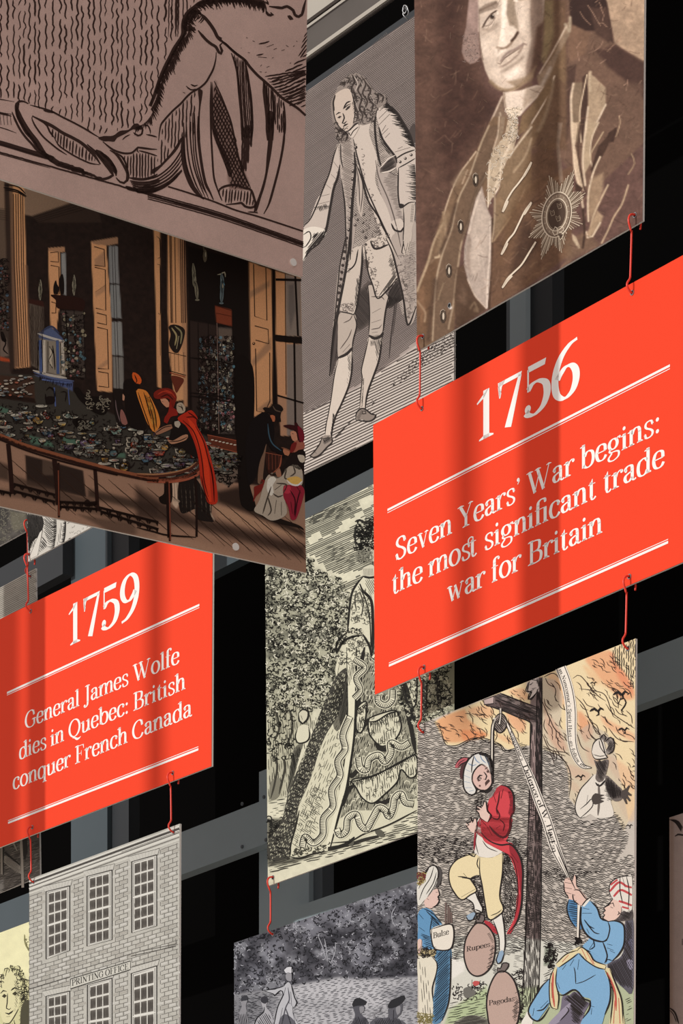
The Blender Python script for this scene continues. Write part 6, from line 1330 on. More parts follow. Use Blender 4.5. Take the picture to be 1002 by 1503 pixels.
# lower wall (paler dado) and floor
a.o = (440, 340, 4.174)
a.poly('-100,1160 30,1105 350,960 560,810 720,690 1000,560 1000,1600 -100,1600', 'cfc6bd', 4)
a.poly('0,1000 30,1090 340,950 560,800 720,700 700,560 560,650 300,760 30,860', 'ab9f99', 8, .6)
a.hatch('-100,1160 30,1110 350,965 560,815 720,695 1000,560 1000,1100 400,1300 20,1560 -100,1600', -25.5, 3.9, 1.15, '4c4441', step=9, taper=False, jit=.05, wav=.08)
a.ln('0,1115 180,1045 350,965', .8, '6d6360'); a.ln('440,870 560,810 720,710', .8, '5d5350')
# shadow of the legs
a.hatch('205,1265 330,1140 350,1110 345,1135 210,1285', -40, 1.5, 1.0, K); a.hatch('410,1060 560,930 640,850 740,745 950,600 950,700 830,780 720,850 610,940 530,950 430,1090 410,1085', -35, 2.1, 1.3, '3c3431', seg=5, gap=1.2, wav=.4, step=2)
a.hatch('410,1060 560,930 640,850 740,745 950,600 950,700 830,780 720,850 610,940 530,950 430,1090 410,1085', 40, 2.4, 1.0, '3c3431', seg=5, gap=1.2, wav=.4, step=2)
# cane
a.ln('598,285 580,480 560,640 548,775', 1.8, '4a4240'); a.ln('606,285 590,480 570,640', .9, '4a4240')
# ---- coat skirts and legs
a.fill('240,500 420,300 560,400 640,410 545,465 420,575 350,615 300,700 240,780 190,870 200,640', '5a514d', 2, sm=False)
a.hatch('240,500 420,300 560,400 640,410 545,465 420,575 350,615 300,700 240,780 190,870 200,640', 50, 1.7, .9, K, lay=3)
a.fill('545,370 600,290 640,410 560,470 530,470', '4a423f', 2, sm=False); a.hatch('545,370 600,290 640,410 560,470 530,470', -60, 1.6, .9, K, lay=3)
ST = 'cbbfb3'
a.fill('245,505 330,500 350,560 335,650 320,715 290,745 240,775 235,650', 'b5a99e', 4); a.fill('425,330 540,395 525,490 510,600 495,635 460,650 425,630 430,480', 'b9ada2', 4)
for z in ('270,560 310,540 325,510', '250,720 300,650 320,600', '265,740 310,690', '440,400 500,400 520,420', '445,500 500,470', '440,560 500,540', '440,600 490,590 505,570', '445,620 480,615'): a.ln(z, 1.1, '5a504b', 5)
a.ln('235,775 290,750 325,710', 3.2, K, 5); a.ln('425,635 460,655 500,640 512,615', 3.4, K, 5)
a.ln('330,500 350,570 330,660 322,715', 1.3, K, 5); a.ln('545,400 525,500 512,610', 1.6, K, 5); a.ln('420,330 430,500 425,630', 1.4, K, 5)
a.fill('240,780 320,725 318,850 300,940 260,1050 220,1130 200,1200 195,1255 160,1265 165,1200 175,1130 195,1020 210,900 222,830', 'd0c5b9', 4)
a.ln('322,725 320,850 300,950 255,1060 222,1130 200,1210 196,1265', 1.7, K, 6); a.ln('238,785 215,880 195,1020 175,1130 160,1200 158,1250', 1.0, K, 6); a.hatch('290,750 320,730 318,850 298,940 280,960 300,850', 70, 1.8, .7, K, lay=5); a.comb('215,1130 205,1200 198,1255', 20, 150, 8, .8, K, lay=6)
a.fill('425,650 505,640 485,780 450,890 425,960 400,1080 370,1085 375,1000 385,900 380,850 395,780 415,700', 'cabeb2', 4)
a.ln('506,645 488,780 455,880 425,960 410,1020 402,1085', 1.8, K, 6); a.ln('425,655 395,780 380,850 385,900 375,1000 370,1085', 1.1, K, 6); a.hatch('430,655 506,645 490,760 455,870 470,760 460,700 430,720', 75, 1.7, .8, K, lay=5); a.comb('395,900 390,1000 385,1070', 12, 20, 9, .7, K, lay=6)
# shoes
a.fill('140,1255 195,1250 200,1290 170,1320 120,1370 85,1385 65,1375 90,1350 125,1300', '93887f', 5); a.ln('140,1255 125,1300 90,1350 65,1375 85,1385 125,1368 170,1320 200,1290 195,1250', 1.6, K, 6); a.hatch('140,1255 200,1250 200,1290 150,1310', 60, 1.5, 1, K, lay=6); a.ln('135,1270 195,1262', 1.8, K, 7); a.ln('90,1345 105,1360', .8, K, 7)
a.fill('345,1150 350,1110 378,1085 405,1090 440,1118 465,1125 462,1140 425,1162 400,1155 380,1150', '8a7f77', 5); a.ln('345,1152 350,1110 378,1085 405,1090 440,1118 467,1124 462,1142 425,1163 345,1155', 1.7, K, 6); a.hatch('345,1150 350,1110 378,1085 405,1110 380,1150', 30, 1.5, 1, K, lay=6); a.ln('385,1100 405,1100 408,1115 388,1118 385,1100', 1.2, K, 7)
# waistcoat and coat
a.o = (440, 0, 4.296)
CT = 'c3b7ad'
a.fill('240,910 330,850 360,800 480,690 500,660 560,655 620,720 680,820 725,930 722,960 740,1280 700,1290 640,1310 625,1270 625,1110 560,1080 620,1300 700,1700 720,1850 650,1990 560,1700 480,1640 300,1640 290,1300 260,1130 250,1040', CT, 1, sm=False)
a.poly('560,1090 620,1110 640,1300 700,1500 700,1700 640,1500 560,1250', '857a74', 6, .7)
a.fill('620,1115 640,1300 720,1500 725,1820 650,1950 620,1620 560,1360 500,1180 480,1040 560,1090', 'afa39b', 2, sm=False); a.hatch('560,1090 622,1110 640,1320 720,1500 720,1700 640,1500 590,1300 520,1130', 12, 2.2, .7, '5d544f', lay=3)
# sleeve on the viewer's right
a.fill('480,680 560,655 610,715 690,840 725,930 725,960 640,1010 600,990 560,930 520,890 500,790', 'c9bdb3', 3)
a.comb('560,655 610,705 650,770 690,840 722,925', 44, 118, 5, 1.2, K, lay=5); a.ln('560,655 612,708 655,775 695,845 725,930', 1.8, K, 6); a.ln('490,680 475,760 480,870 500,1000 520,1060', 2.2, K, 6); a.ln('500,800 520,870 560,930 605,990 615,1030', 2.4, K, 6)
for z in ('505,700 540,670', '500,750 560,690', '500,790 570,720', '520,830 545,790', '510,860 560,810', '540,870 570,840', '600,960 700,930', '620,940 650,925'): a.ln(z, 1.1, '5d544f', 6)
a.hatch('500,790 520,890 605,985 560,980 500,880', 50, 1.8, .9, K, lay=5)
a.fill('510,1060 560,1000 600,975 610,1050 560,1080 515,1095', '6d635e', 5); a.hatch('510,1060 560,1000 600,975 610,1050 560,1080 515,1095', -30, 1.6, 1, K, lay=6); a.ln('510,1060 560,1005 605,980', 1.6, 'cfc4ba', 7); a.ln('515,1092 570,1080 615,1055', 1.8, 'cfc4ba', 7)
a.fill('605,1010 720,955 735,1020 735,1270 640,1310 625,1270 625,1110', 'c8bcb2', 4); a.ln('625,1060 622,1200 628,1275 640,1312 690,1280 738,1275', 1.6, K, 7); a.ln('605,1005 660,970 728,945', 1.5, K, 7); a.ln('625,1060 680,1030 730,1000', 1.2, K, 7)
for x, y in ((635, 1022), (668, 1000), (705, 978)): a.ball(x, y, 9, K, 7); a.ball(x-2, y-2, 4, 'cfc4ba', 8)
a.comb('728,1040 735,1150 735,1265', 44, 180, 5, .8, K, lay=6, rel=False)
a.fill('640,1310 660,1290 725,1285 725,1380 710,1450 700,1560 690,1610 670,1600 655,1520 660,1400', 'bfb3a8', 5); a.ln('655,1310 660,1400 655,1520 672,1600', 1.1, K, 7); a.hatch('690,1290 725,1290 722,1400 705,1500', 5, 1.6, .8, K, lay=6); a.fill('625,1285 660,1290 655,1310 632,1305', K, 6)
# far bag / hat at right edge
a.fill('690,830 725,780 730,900 715,900', '4c4441', 3)
# sleeve on the left, arm out
a.fill('240,910 255,1040 240,1120 200,1260 190,1320 170,1420 100,1502 30,1502 30,1430 60,1390 110,1260 150,1200 190,1090 220,970', CT, 3)
a.ln('240,915 215,990 190,1090 150,1190 120,1270 70,1380 25,1430', 1.4, K, 6); a.ln('255,1040 240,1120 215,1190 195,1300 170,1440 150,1502', 2.4, K, 6); a.hatch('245,1050 258,1100 215,1200 190,1330 170,1420 180,1290 205,1180', 30, 1.6, 1.0, K, lay=5)
for z in ('130,1240 190,1225', '110,1290 190,1270', '150,1150 200,1190', '200,1100 230,1130', '215,1020 245,1060'): a.ln(z, 1.0, '5d544f', 6)
a.hatch('100,1295 195,1280 185,1330 80,1340', 70, 2.2, 1.1, K, lay=6); a.ln('90,1310 190,1300', 1.4, K, 7); a.poly('25,1430 80,1400 120,1440 110,1502 25,1502', 'ddd4c8', 1.5)
a.o = (440, 340, 4.174)
a.fill('10,10 80,-30 165,0 110,80 60,120 25,180 10,120', 'ded6ca', 4); a.hatch('80,10 165,-10 150,30 110,80 60,120 40,160 30,130 70,70', -50, 1.7, 1.2, K, lay=5); a.ln('25,20 60,0 70,40 40,90 20,100', 1.3, K, 6); a.ln('25,175 60,120 115,75 165,0', 1.5, K, 6)
a.o = (440, 0, 4.296)
# coat front edges, lace strips and buttons
a.fill('340,870 380,790 450,760 440,840 490,1000 480,1150 560,1330 620,1560 600,1620 500,1430 420,1200 370,1020', 'cabeb3', 3)
a.ln('340,880 370,1010 420,1180 480,1320 550,1470 620,1620', 1.6, K, 6); a.curls('350,880 375,870 430,1080 450,1200 520,1340 590,1500 570,1540 480,1380 400,1180', 150, 2.0, .7, '6d635e', lay=6)
a.ln('480,1010 500,1120 560,1260 610,1420 640,1560', 1.1, '5d544f', 6)
a.fill('260,900 330,860 345,960 350,1100 335,1250 325,1450 322,1640 290,1640 292,1300 262,1130', 'b3a79e', 3); a.hatch('262,905 330,865 345,960 350,1100 335,1250 325,1450 322,1640 290,1640 292,1300 262,1130', 28, 2.2, .8, '5d544f', lay=4)
a.ln('345,960 352,1080 335,1250 325,1450 320,1640', 3.0, K, 6); a.ln('265,1130 285,1290 292,1450 296,1640', 1.4, K, 6); a.ln('260,910 262,1000 275,1060', 1.2, K, 6)
for x, y in ((345, 1030), (340, 1080), (337, 1130), (333, 1190), (330, 1245), (322, 1305), (318, 1385), (312, 1450), (355, 930)): a.ball(x, y, 11, '2f2826', 7); a.ball(x-3, y-3, 4, 'c8bcb2', 8)
a.fill('358,1040 380,1040 410,1140 405,1250 395,1370 375,1340 360,1260', 'b9ada3', 4)
for z in ('362,1060 375,1160 380,1300', '375,1060 400,1180 385,1340', '370,1100 360,1240'): a.ln(z, 1.1, '4c4441', 5)
a.ln('358,1035 395,1130 430,1260 500,1370 520,1420 560,1500', 2.0, K, 6)
for x, y in ((352, 1355), (350, 1420), (405, 1355), (400, 1405), (398, 1460), (365, 1385)): a.ball(x, y, 9, '4c4441', 7); a.ball(x-2, y-2, 3, 'cfc4ba', 8)
a.fill('580,1400 640,1380 660,1430 640,1460 600,1450', 'cabeb3', 6); a.ln('580,1410 600,1450 640,1460 655,1435', 2.2, K, 7)
a.curls('420,1260 520,1420 520,1502 400,1502', 60, 2.0, .7, '6d635e', lay=5)
# lower coat panels
a.o = (440, 340, 4.174)
a.fill('240,240 290,60 300,-60 345,-60 320,150 280,290 245,480 215,600 190,880 200,640 215,480 225,350', 'a79b93', 4); a.ln('310,0 300,130 275,290 240,470 210,640 185,885', 3.0, K, 6); a.ln('285,20 250,200 235,340 215,560 200,700 185,885', 1.3, K, 6)
for y in range(40, 560, 42): a.ball(290-(y-40)*.14, y, 10, '3a322f', 7)
a.hatch('230,300 290,60 300,100 255,380 210,620', 40, 2.2, .8, '5d544f', lay=5); a.fill('205,590 235,560 230,680 215,800 192,870', '4c4441', 5)
a.fill('300,130 390,90 385,200 370,330 350,470 335,505 300,495 245,490 260,400 285,240', 'c6baae', 5); a.ln('385,90 382,210 355,440 335,510', 2.2, K, 6); a.ln('245,490 300,500 335,510', 1.4, K, 6); a.ln('360,110 340,200 290,250', 1.6, K, 6); a.hatch('350,280 375,260 350,460 330,500', 80, 1.6, .9, K, lay=6); a.curls('250,440 340,440 330,500 250,490', 50, 1.8, .6, '6d635e', lay=6)
a.curls('250,150 330,120 300,260 250,400 240,300', 50, 1.8, .6, '6d635e', lay=6)
a.fill('400,80 520,20 560,60 590,180 600,280 545,350 480,410 450,340 420,240', 'c9bdb1', 5); a.ln('400,85 420,240 450,330 480,410 545,350 600,285', 1.6, K, 7); a.hatch('550,100 590,200 600,280 540,350 480,408 520,340 570,280 545,200', -55, 1.7, 1.0, K, lay=6); a.curls('410,100 440,90 470,230 495,350 475,400 445,310 420,220', 90, 1.8, .7, '5d544f', lay=6)
a.ln('435,60 460,105 500,100 520,90 545,80', 2.2, K, 8); a.curls('430,60 540,30 545,80 460,105', 50, 1.8, .7, '5d544f', lay=7); a.fill('400,170 425,185 420,230 405,225', '5a504b', 6)
for y in (100, 140, 190): a.ball(408, y-60, 8, '4c4441', 8)
a.fill('560,60 600,0 690,-60 718,0 718,470 665,575 640,410 600,250', 'aea299', 4); a.ln('530,40 570,130 600,250 635,400 665,572 716,460', 2.2, K, 7); a.curls('600,200 625,195 690,520 665,560', 80, 1.8, .7, '5d544f', lay=6); a.hatch('620,100 718,40 718,440 680,520 640,330', 15, 2.4, .6, '6d635e', lay=5); a.curls('600,150 718,130 718,460 670,540', 120, 1.8, .6, '786e69', lay=5)
a.fill('640,20 690,0 680,80 650,150 630,140', 'bfb3a8', 7); a.ln('640,60 628,130 640,140', 1.2, K, 8); a.ln('665,70 650,145', 1.2, K, 8); a.ln('680,60 668,110', 1.2, K, 8)
# head, wig
a.o = (440, 0, 4.296)
a.fill('205,740 200,650 225,590 270,510 340,462 400,480 440,530 480,580 540,600 548,650 490,690 470,760 400,790 350,780 330,860 310,890 260,905 235,870 220,800', '8c817a', 8)
a.fill('225,600 290,560 325,575 350,650 355,740 320,820 290,832 270,815 245,790 225,745 215,670', 'c6b7aa', 9)
a.ln('225,600 215,670 225,745 248,795 272,818 292,832 325,815', 1.1, K, 11); a.ln('232,725 250,712 262,712', 1.6, K, 11); a.ln('278,690 300,650 325,640', 1.6, K, 11); a.fill('240,745 255,732 268,735 255,748', '3a322f', 11); a.fill('290,695 305,675 325,665 318,682 300,697', '3a322f', 11); a.ln('285,685 305,665 328,655', 1.0, K, 12)
a.ln('275,715 285,745 272,778 285,780 300,765', 1.5, K, 11); a.ln('278,800 290,790 308,782', 2.0, K, 11); a.ln('295,805 310,798', 1.0, K, 11); a.hatch('325,640 350,650 352,740 325,810 310,800 340,740', 60, 1.7, .6, '6d605a', lay=10); a.ln('330,580 345,640 352,720 340,780', 1.2, K, 11)
for z in ('330,470 350,510 330,560 350,600 340,640', '360,470 390,520 370,570 395,620 380,680 400,730 385,780', '390,480 420,530 400,590 430,640 410,700 430,750', '420,520 450,570 435,620 465,660 450,720', '470,590 500,610 490,660', '500,590 530,610 520,650', '290,490 320,500 300,530', '250,540 290,520 280,550', '228,600 215,650 222,700', '225,800 250,830 235,870', '250,810 280,840 260,890', '280,840 305,850 290,895', '310,840 325,860', '340,560 360,620 350,660 370,720 360,770'): a.ln(z, 2.0, '443b37', 10); 
for z in ('345,480 370,530 352,580', '380,500 405,550', '355,640 375,700', '400,640 420,690', '450,600 475,640', '240,560 260,540', '245,840 262,870'): a.ln(z, 1.4, 'b5aaa1', 11)
a.curls('340,462 400,480 440,530 480,580 548,610 540,650 490,690 470,760 400,790 350,780 345,600 320,560 260,530', 260, 2.4, .8, '3f3734', lay=10)
a.curls('225,760 330,830 310,890 260,905 235,870', 70, 2.2, .8, '3f3734', lay=10)
a.ln('310,830 350,790 375,775', 1.6, K, 11); a.fill('310,835 370,780 380,800 340,870 325,870', 'd0c4b9', 9); a.ln('325,860 340,830 375,800', 1.0, K, 11)
a.ln('725,-40 725,0', 1, K)
a.build(e, gain=.98)
# ------------------------------------------------------------------ panel: engraving of a lady in a flounced gown
q = [(389.0, 793), (663.5, 651), (664, 1203), (393.2, 1300.5)]
e = panel('hanging_print', 'cream engraving of a lady in a wide flounced gown beside leafy trees', 'panel', PB, q, 'printed picture panels', holes=[(401, 1288)])
a = Art(PB, q, 'cfcbb4', 1.7)
K = '201f1b'; CR = 'd6d2b9'
a.kw = 1.45; a.mottle(.07, 20, 3); a.mottle(.04, 5, 5)
a.o = (380, 700, 4.175)
# sky
a.hatch('40,300 285,255 720,40 720,700 500,700 400,560 290,480 40,540', -24, 2.5, .95, '5b5a50', step=7, wav=.15, jit=.15, taper=False, dens=lambda x, y: (fbm(x, y*1.4, 26, 4) < .60)*1.0)
a.poly('380,370 480,350 560,380 600,470 500,400', 'dad6c0', 10, .8); a.poly('560,520 640,490 640,560 560,560', 'dad6c0', 8, .8)
a.hatch('290,250 420,190 560,150 580,200 480,260 300,300', -30, 2.0, .9, '4d4c44', seg=12, gap=1, wav=.5)
a.hatch('400,420 600,400 600,560 480,600 380,520', -28, 2.6, .7, '5b5a50', seg=16, gap=2, wav=.5)
# trees
TR = '40,540 290,480 330,500 330,560 380,570 420,600 500,620 550,720 560,800 540,960 500,1030 470,1290 400,1400 300,1440 180,1400 90,1460 30,1480 20,1294'
a.poly(TR, 'aaa893', 6)
tone = lambda x, y: np.clip(1.6*(fbm(x, y, 17, 8, 3)-.28), 0, 1)
a.poly(TR, '68675a', 4, .9, mod=lambda x, y: np.clip((fbm(x, y, 15, 8, 3)-.50)*5, 0, 1))
a.poly('40,980 120,1000 160,1060 60,1120', '55544a', 6, .7); a.poly('200,960 420,900 460,1000 300,1000', '77766a', 6, .5)
a.curls(TR, 3600, 2.3, .85, K, dens=lambda x, y: .45+.6*tone(x, y)); a.curls(TR, 700, 1.8, .9, 'dedac6', lay=2, dens=lambda x, y: .8-tone(x, y)*.5)
# figure: head and shoulders
a.poly('600,280 690,240 720,260 720,620 640,620 640,520 600,500', 'b3b09c', 3)
a.fill('590,360 600,300 640,265 700,255 720,260 720,500 660,500 600,450 590,420', 'b8b5a2', 3); a.curls('588,440 590,300 640,260 720,250 720,420 690,470 600,450', 260, 3.2, 1.1, K, lay=4); a.fill('600,460 640,440 680,470 670,515 620,525 598,500', '2f2d29', 4); a.ln('590,275 620,265 650,280 690,262', 2.2, K, 5); a.ln('600,290 590,350 598,430', 1.8, K, 5)
a.curls('600,440 690,440 690,520 610,520', 50, 3, 1.0, '8d8b7c', lay=5)
a.fill('640,560 700,540 720,600 700,615 640,605', 'cbc7b2', 4); 
for x in range(645, 705, 9): a.ln([(x, 562), (x+2, 605)], 1.0, K, 5)
a.ln('640,610 680,618 720,612', 2.2, K, 5); a.ln('690,480 700,540', 1.2, K, 5)
a.fill('640,612 720,612 720,1100 690,1080 640,980 545,960 545,880 565,720 600,660', 'd3cfb8', 3)
a.ln('640,612 600,660 570,720 555,830 545,950', 2.2, K, 5); a.ln('620,655 640,700 690,760 700,900 700,1080', 3.0, K, 5); a.ln('610,670 650,740 680,860 690,1060', 1.2, K, 5)
for z in ('600,700 590,760 600,820', '620,700 640,780 630,860', '575,860 590,880 600,850 615,880', '580,900 610,890', '640,760 660,860', '660,800 680,880', '600,830 620,830', '590,730 610,720', '650,700 672,730 668,760'): a.ln(z, 1.3, '4a4840', 5)
a.curls('560,720 640,680 690,780 690,900 640,900 560,880', 120, 2.2, .7, '5d5b50', lay=5)
a.fill('545,930 630,930 640,970 560,985 500,1040 480,1070 480,1020 520,960', 'c4c0aa', 4); a.curls('545,930 630,930 640,970 560,985 500,1040 480,1070 480,1020 520,960', 90, 2.6, 1.0, K, lay=5); a.ln('545,950 500,990 478,1030 478,1075 510,1020 560,985 640,970', 2.2, K, 5)
a.fill('560,985 650,970 690,1080 660,1100 640,1090 600,1160 560,1120 500,1140 480,1220 475,1150', 'd0ccb5', 4)
a.ln('640,965 680,1040 695,1110', 2.4, K, 6); a.curls('500,1000 660,980 670,1100 600,1150 490,1150', 120, 2.6, .8, '55534a', lay=5); a.hatch('590,1100 640,1090 600,1180 560,1294 545,1294 545,1180', 80, 2, .8, K, lay=5)
a.hatch('640,620 720,620 720,700 690,760', 60, 2.2, .7, '5d5b50', lay=4)
# gown
a.o = (380, 980, 3.34)
GN = '440,-120 530,-140 900,-180 950,0 950,640 775,700 600,790 450,860 340,905 180,930 150,925 160,820 200,700 250,560 300,400 350,240 400,60'
a.fill(GN, 'cdc9b1', 2, sm=False)
a.fill('435,10 410,160 385,240 330,330 290,430 270,500 230,600 195,680 180,780 160,850 150,930 60,940 45,860 110,760 140,640 190,500 240,380 290,250 330,150 370,60 400,20', '3d3b35', 3)
a.hatch('435,10 410,160 385,240 330,330 290,430 270,500 230,600 195,680 180,780 160,850 150,930 60,940 45,860 110,760 140,640 190,500 240,380 290,250 330,150 370,60 400,20', -62, 2.4, 1.0, 'a7a48f', seg=6, gap=1.5, wav=.7, lay=4, step=1.8)
a.hatch('435,10 410,160 385,240 330,330 290,430 270,500 230,600 195,680 180,780 160,850 150,930 60,940 45,860 110,760 140,640 190,500 240,380 290,250 330,150 370,60 400,20', 20, 2.4, 1.2, '191814', seg=8, gap=1, wav=.5, lay=5)
a.hatch('385,240 420,260 400,420 360,560 300,700 220,880 170,900 200,720 270,520 330,340', -68, 3.2, .7, '5a584c', seg=16, gap=2, wav=.5, lay=3)
a.hatch('200,690 290,560 330,640 300,800 180,920 160,850', 35, 2.4, .7, '4a483e', seg=16, gap=1.5, wav=.4, lay=3)
a.fill('360,160 400,60 440,60 440,230 400,300 370,300', '6a675b', 3); a.hatch('360,160 400,60 440,60 440,230 400,300', -80, 2, .9, K, lay=4)
a.curls('360,300 440,250 430,420 380,560 300,700 230,860 180,900 250,640', 160, 3.0, .8, '6a675a', lay=4)
# vertical opening of the robe
a.fill('430,-100 480,-100 475,150 470,330 450,470 430,600 400,700 370,800 345,890 330,880 360,760 400,600 430,420 440,200', 'd9d5bd', 5); a.ln('480,-100 478,150 470,330 450,480 430,600 395,720 350,890', 2.2, K, 7); a.ln('432,-100 436,200 425,420 395,600', 1.0, K, 7)
# petticoat between
a.fill('505,-120 480,150 470,340 440,540 400,740 460,700 600,700 775,640 775,-160', '8f8c7b', 3, sm=False)
a.hatch('505,-120 480,150 470,340 440,540 400,740 460,700 600,700 775,640 775,-160', -75, 2.6, 1.0, K, seg=14, gap=2, wav=.8, lay=4)
a.curls('505,-120 480,150 470,340 440,540 400,740 775,640 775,-160', 300, 3.2, .9, 'd5d1ba', lay=4)
for z in ('470,330 490,160 500,0 520,-100', '480,320 520,280 540,250', '450,540 480,510 500,490', '700,120 740,260 770,420', '410,680 440,600 470,580', '570,370 600,400 640,390 680,330', '560,640 600,665 660,640'): a.ln(z, 4.6, '24221e', 5)
# swags (flounces)
def swag(pts, ruff_top, n=16):
    a.fill(pts, 'cfcbb4', 6, sm=True); p = crom(P2(pts, a.o), True, 5)
    a.ln(pts, 1.5, K, 8, closed=True)
    a.hatch(pts, 86, 3.2, .9, '46443b', seg=20, gap=3, wav=.6, lay=7, sm=True); a.curls(pts, n*2, 2.6, .9, '5a584c', lay=7)
    a.comb(ruff_top, 22, 88, 9, 1.0, K, lay=9); a.ln(ruff_top, 1.4, K, 9)
swag('540,260 560,240 660,210 685,230 700,290 680,340 640,375 600,385 560,350 540,310', '540,265 580,262 640,225 690,215')
swag('485,200 530,170 520,280 500,320 480,300', '485,205 528,175')
swag('460,550 560,530 690,470 770,430 775,520 740,540 700,500 680,560 620,620 560,665 510,640 480,590', '440,560 500,550 580,525 680,470 775,420')
swag('720,60 770,20 775,160 750,200 725,150', '720,60 770,20')
# ruched serpentine bands
def serp(pts, w, lay=9):
    p = crom(P2(pts, a.o), False, 2); a.rib(p, w, 'd9d5be', lay); t = np.gradient(p, axis=0); t /= np.hypot(t[:, 0], t[:, 1])[:, None]; n_ = np.stack([-t[:, 1], t[:, 0]], -1)
    for s_ in (1, -1): a.rib(p+n_*w/2*s_, 1.0, K, lay+1)
    seg = np.concatenate([[0], np.cumsum(np.hypot(*np.diff(p, axis=0).T))]); s_ = 0
    while s_ < seg[-1]:
        i = min(np.searchsorted(seg, s_), len(p)-1); a.rib(np.array([p[i]+n_[i]*w*.42, p[i]-n_[i]*w*.30]), np.array([.9, .4]), '3b3931', lay+1); s_ += 2.2
serp('470,-40 520,0 480,50 500,110 470,150', 7.5); serp('450,240 415,330 425,400 390,460 400,530 360,600 365,680 320,740 315,820 270,860 230,830 215,880', 9)
serp('490,440 500,490 530,500 545,450 590,430 620,460 650,420 650,370 700,390 740,370', 9); serp('585,140 590,170 625,185 655,160 660,110', 8.5)
serp('385,790 400,820 430,800 440,740 480,720 500,770 530,790 560,740 590,690 620,700 640,730 660,690 670,640 700,620 720,660 760,670', 9)
serp('560,-60 600,-20 580,40', 7)
a.ln('350,860 450,850 520,815 640,770 775,700', 1.4, K, 9); a.ln('355,890 440,860 470,830', 3.0, K, 8); a.curls('180,870 340,850 345,905 160,930', 90, 2.4, .9, '4a483e', lay=8)
a.ln('150,925 200,935 260,915 340,900', 1.4, K, 9); a.ln('200,700 180,790 160,860 152,920', 1.2, K, 9)
a.fill('570,800 600,795 620,825 600,832 575,815', '57554b', 8); a.fill('445,840 470,850 460,875 440,868', '57554b', 8)
# right background beyond the gown
a.poly('770,60 960,-20 960,260 800,300', '99967f', 4); a.hatch('700,0 950,-100 950,230 830,290 780,330', 88, 3.0, 1.0, K, seg=14, gap=2, wav=.8); a.curls('700,0 950,-100 950,230 780,320', 200, 3.0, 1.0, K); a.fill('640,60 700,30 850,-60 960,-80 960,280 860,320 800,330 760,240 700,180', '8f8d79', 5, sm=False); a.curls('640,20 950,-100 950,290 800,330 700,200', 420, 3.0, .9, 'd0ccb5', lay=7); a.curls('640,20 950,-100 950,290 800,330 700,200', 420, 3.0, 1.0, K, lay=8); a.fill('690,60 715,40 770,240 750,250', '25231e', 7); a.fill('800,60 830,100 815,260 795,200', '302e29', 7); a.fill('860,40 880,20 900,160 880,180', '302e29', 7); a.fill('900,160 945,150 948,215 920,210', '35332e', 3); a.poly('830,130 890,110 900,180 830,200', 'aeb09e', 3); a.fill('700,40 720,30 760,200 740,230', '302e29', 5); a.fill('800,100 830,150 810,270 790,200', '35332e', 3)
# distant people at left
a.poly('45,180 300,100 200,420 120,640 45,660', 'b0ad97', 6); a.hatch('45,190 210,150 290,250 240,400 150,640 45,650', 86, 3.0, .7, '4a483e', seg=20, gap=3, wav=.5)
a.fill('195,225 215,208 240,215 242,240 225,275 205,270', 'c7c3ac', 3); a.ln('195,225 215,205 242,215 240,250 215,275 200,262 195,225', 1.8, K, 4); a.ln('208,235 215,255', 1.2, K, 4)
a.fill('190,300 215,280 248,290 250,340 230,365 190,370 182,330', 'd0ccb5', 3); a.ln('190,300 180,340 195,370 235,362 250,335 245,290', 1.4, K, 4); a.fill('165,420 190,380 215,375 200,440 165,560 140,640 148,540', '68665a', 3); a.hatch('165,420 190,380 215,375 200,440 165,560 140,640 148,540', 80, 2, 1, K, lay=4); a.fill('190,420 230,400 215,470 190,500', 'd0ccb5', 3)
for z in ('70,240 85,220 100,300 75,360', '120,240 150,210 165,300 130,400', '60,420 90,470 80,560 60,640', '110,440 130,480 100,620'): a.ln(z, 2.0, '3d3b33', 3)
a.fill('60,560 100,540 110,600 90,640 55,645', '7a7768', 2); a.curls('45,180 180,180 180,440 45,460', 120, 2.6, .9, K, lay=3)
a.hatch('45,655 150,620 130,720 45,740', -8, 2.6, .9, K, seg=14, gap=2)
# ground
a.poly('40,740 120,740 60,930 40,950', '5f5d51', 5); a.curls('42,740 140,740 150,930 42,950', 120, 3, 1.2, K); a.hatch('42,740 140,740 150,930 42,950', -25, 2.4, 1.0, K, seg=12, gap=1)
a.hatch('42,1010 42,940 170,935 340,905 470,860 640,790 775,700 860,660 950,620 950,800 775,815', -13, 2.9, 1.0, '3c3a33', seg=26, gap=1.5, wav=.5)
a.poly('42,930 170,932 340,905 500,850 340,890 170,960 42,975', '4a483e', 4, .8); a.fill('340,880 440,862 520,835 600,820 560,840 420,880 340,900', '2d2b26', 6)
a.build(e, gain=np.array([1.03, 1.07, 1.09]))
# ------------------------------------------------------------------ panel: printing office facade
q = [(43.3, 1290.6), (264, 1209), (262.2, 1620), (43, 1680)]
e = panel('hanging_print', 'print of a brick house front lettered PRINTING OFFICE', 'panel', PA, q, 'printed picture panels', holes=[(50, 1294.5), (255.5, 1221.5)])
a = Art(PA, q, 'b1aea3', 1.7)
K = '2b2926'; a.mottle(.05, 25, 3); a.mottle(.04, 4, 5)
a.o = (0, 1190, 3.579)
def yy(x, y0):      # a level line of the drawing that passes (155, y0)
    k = .370-(y0-360)*.000125; return y0-(x-155)*k
LW = '4e4a45'
for y0, w_, c_ in ((372, 2.0, 'cfccc0'), (384, 3.4, '45413c'), (392, 2.6, 'd2cfc3'), (402, 1.0, LW), (412, 3.4, 'cbc8bc'), (424, 1.2, '6b6760'), (436, 2.6, 'c2bfb3')):
    a.ln([(155, yy(155, y0)), (943, yy(943, y0))], w_, c_, 1, sm=False, tp=1)
a.ln([(640, yy(640, 395)), (943, yy(943, 395))], 1.6, '45413c', 2, sm=False)
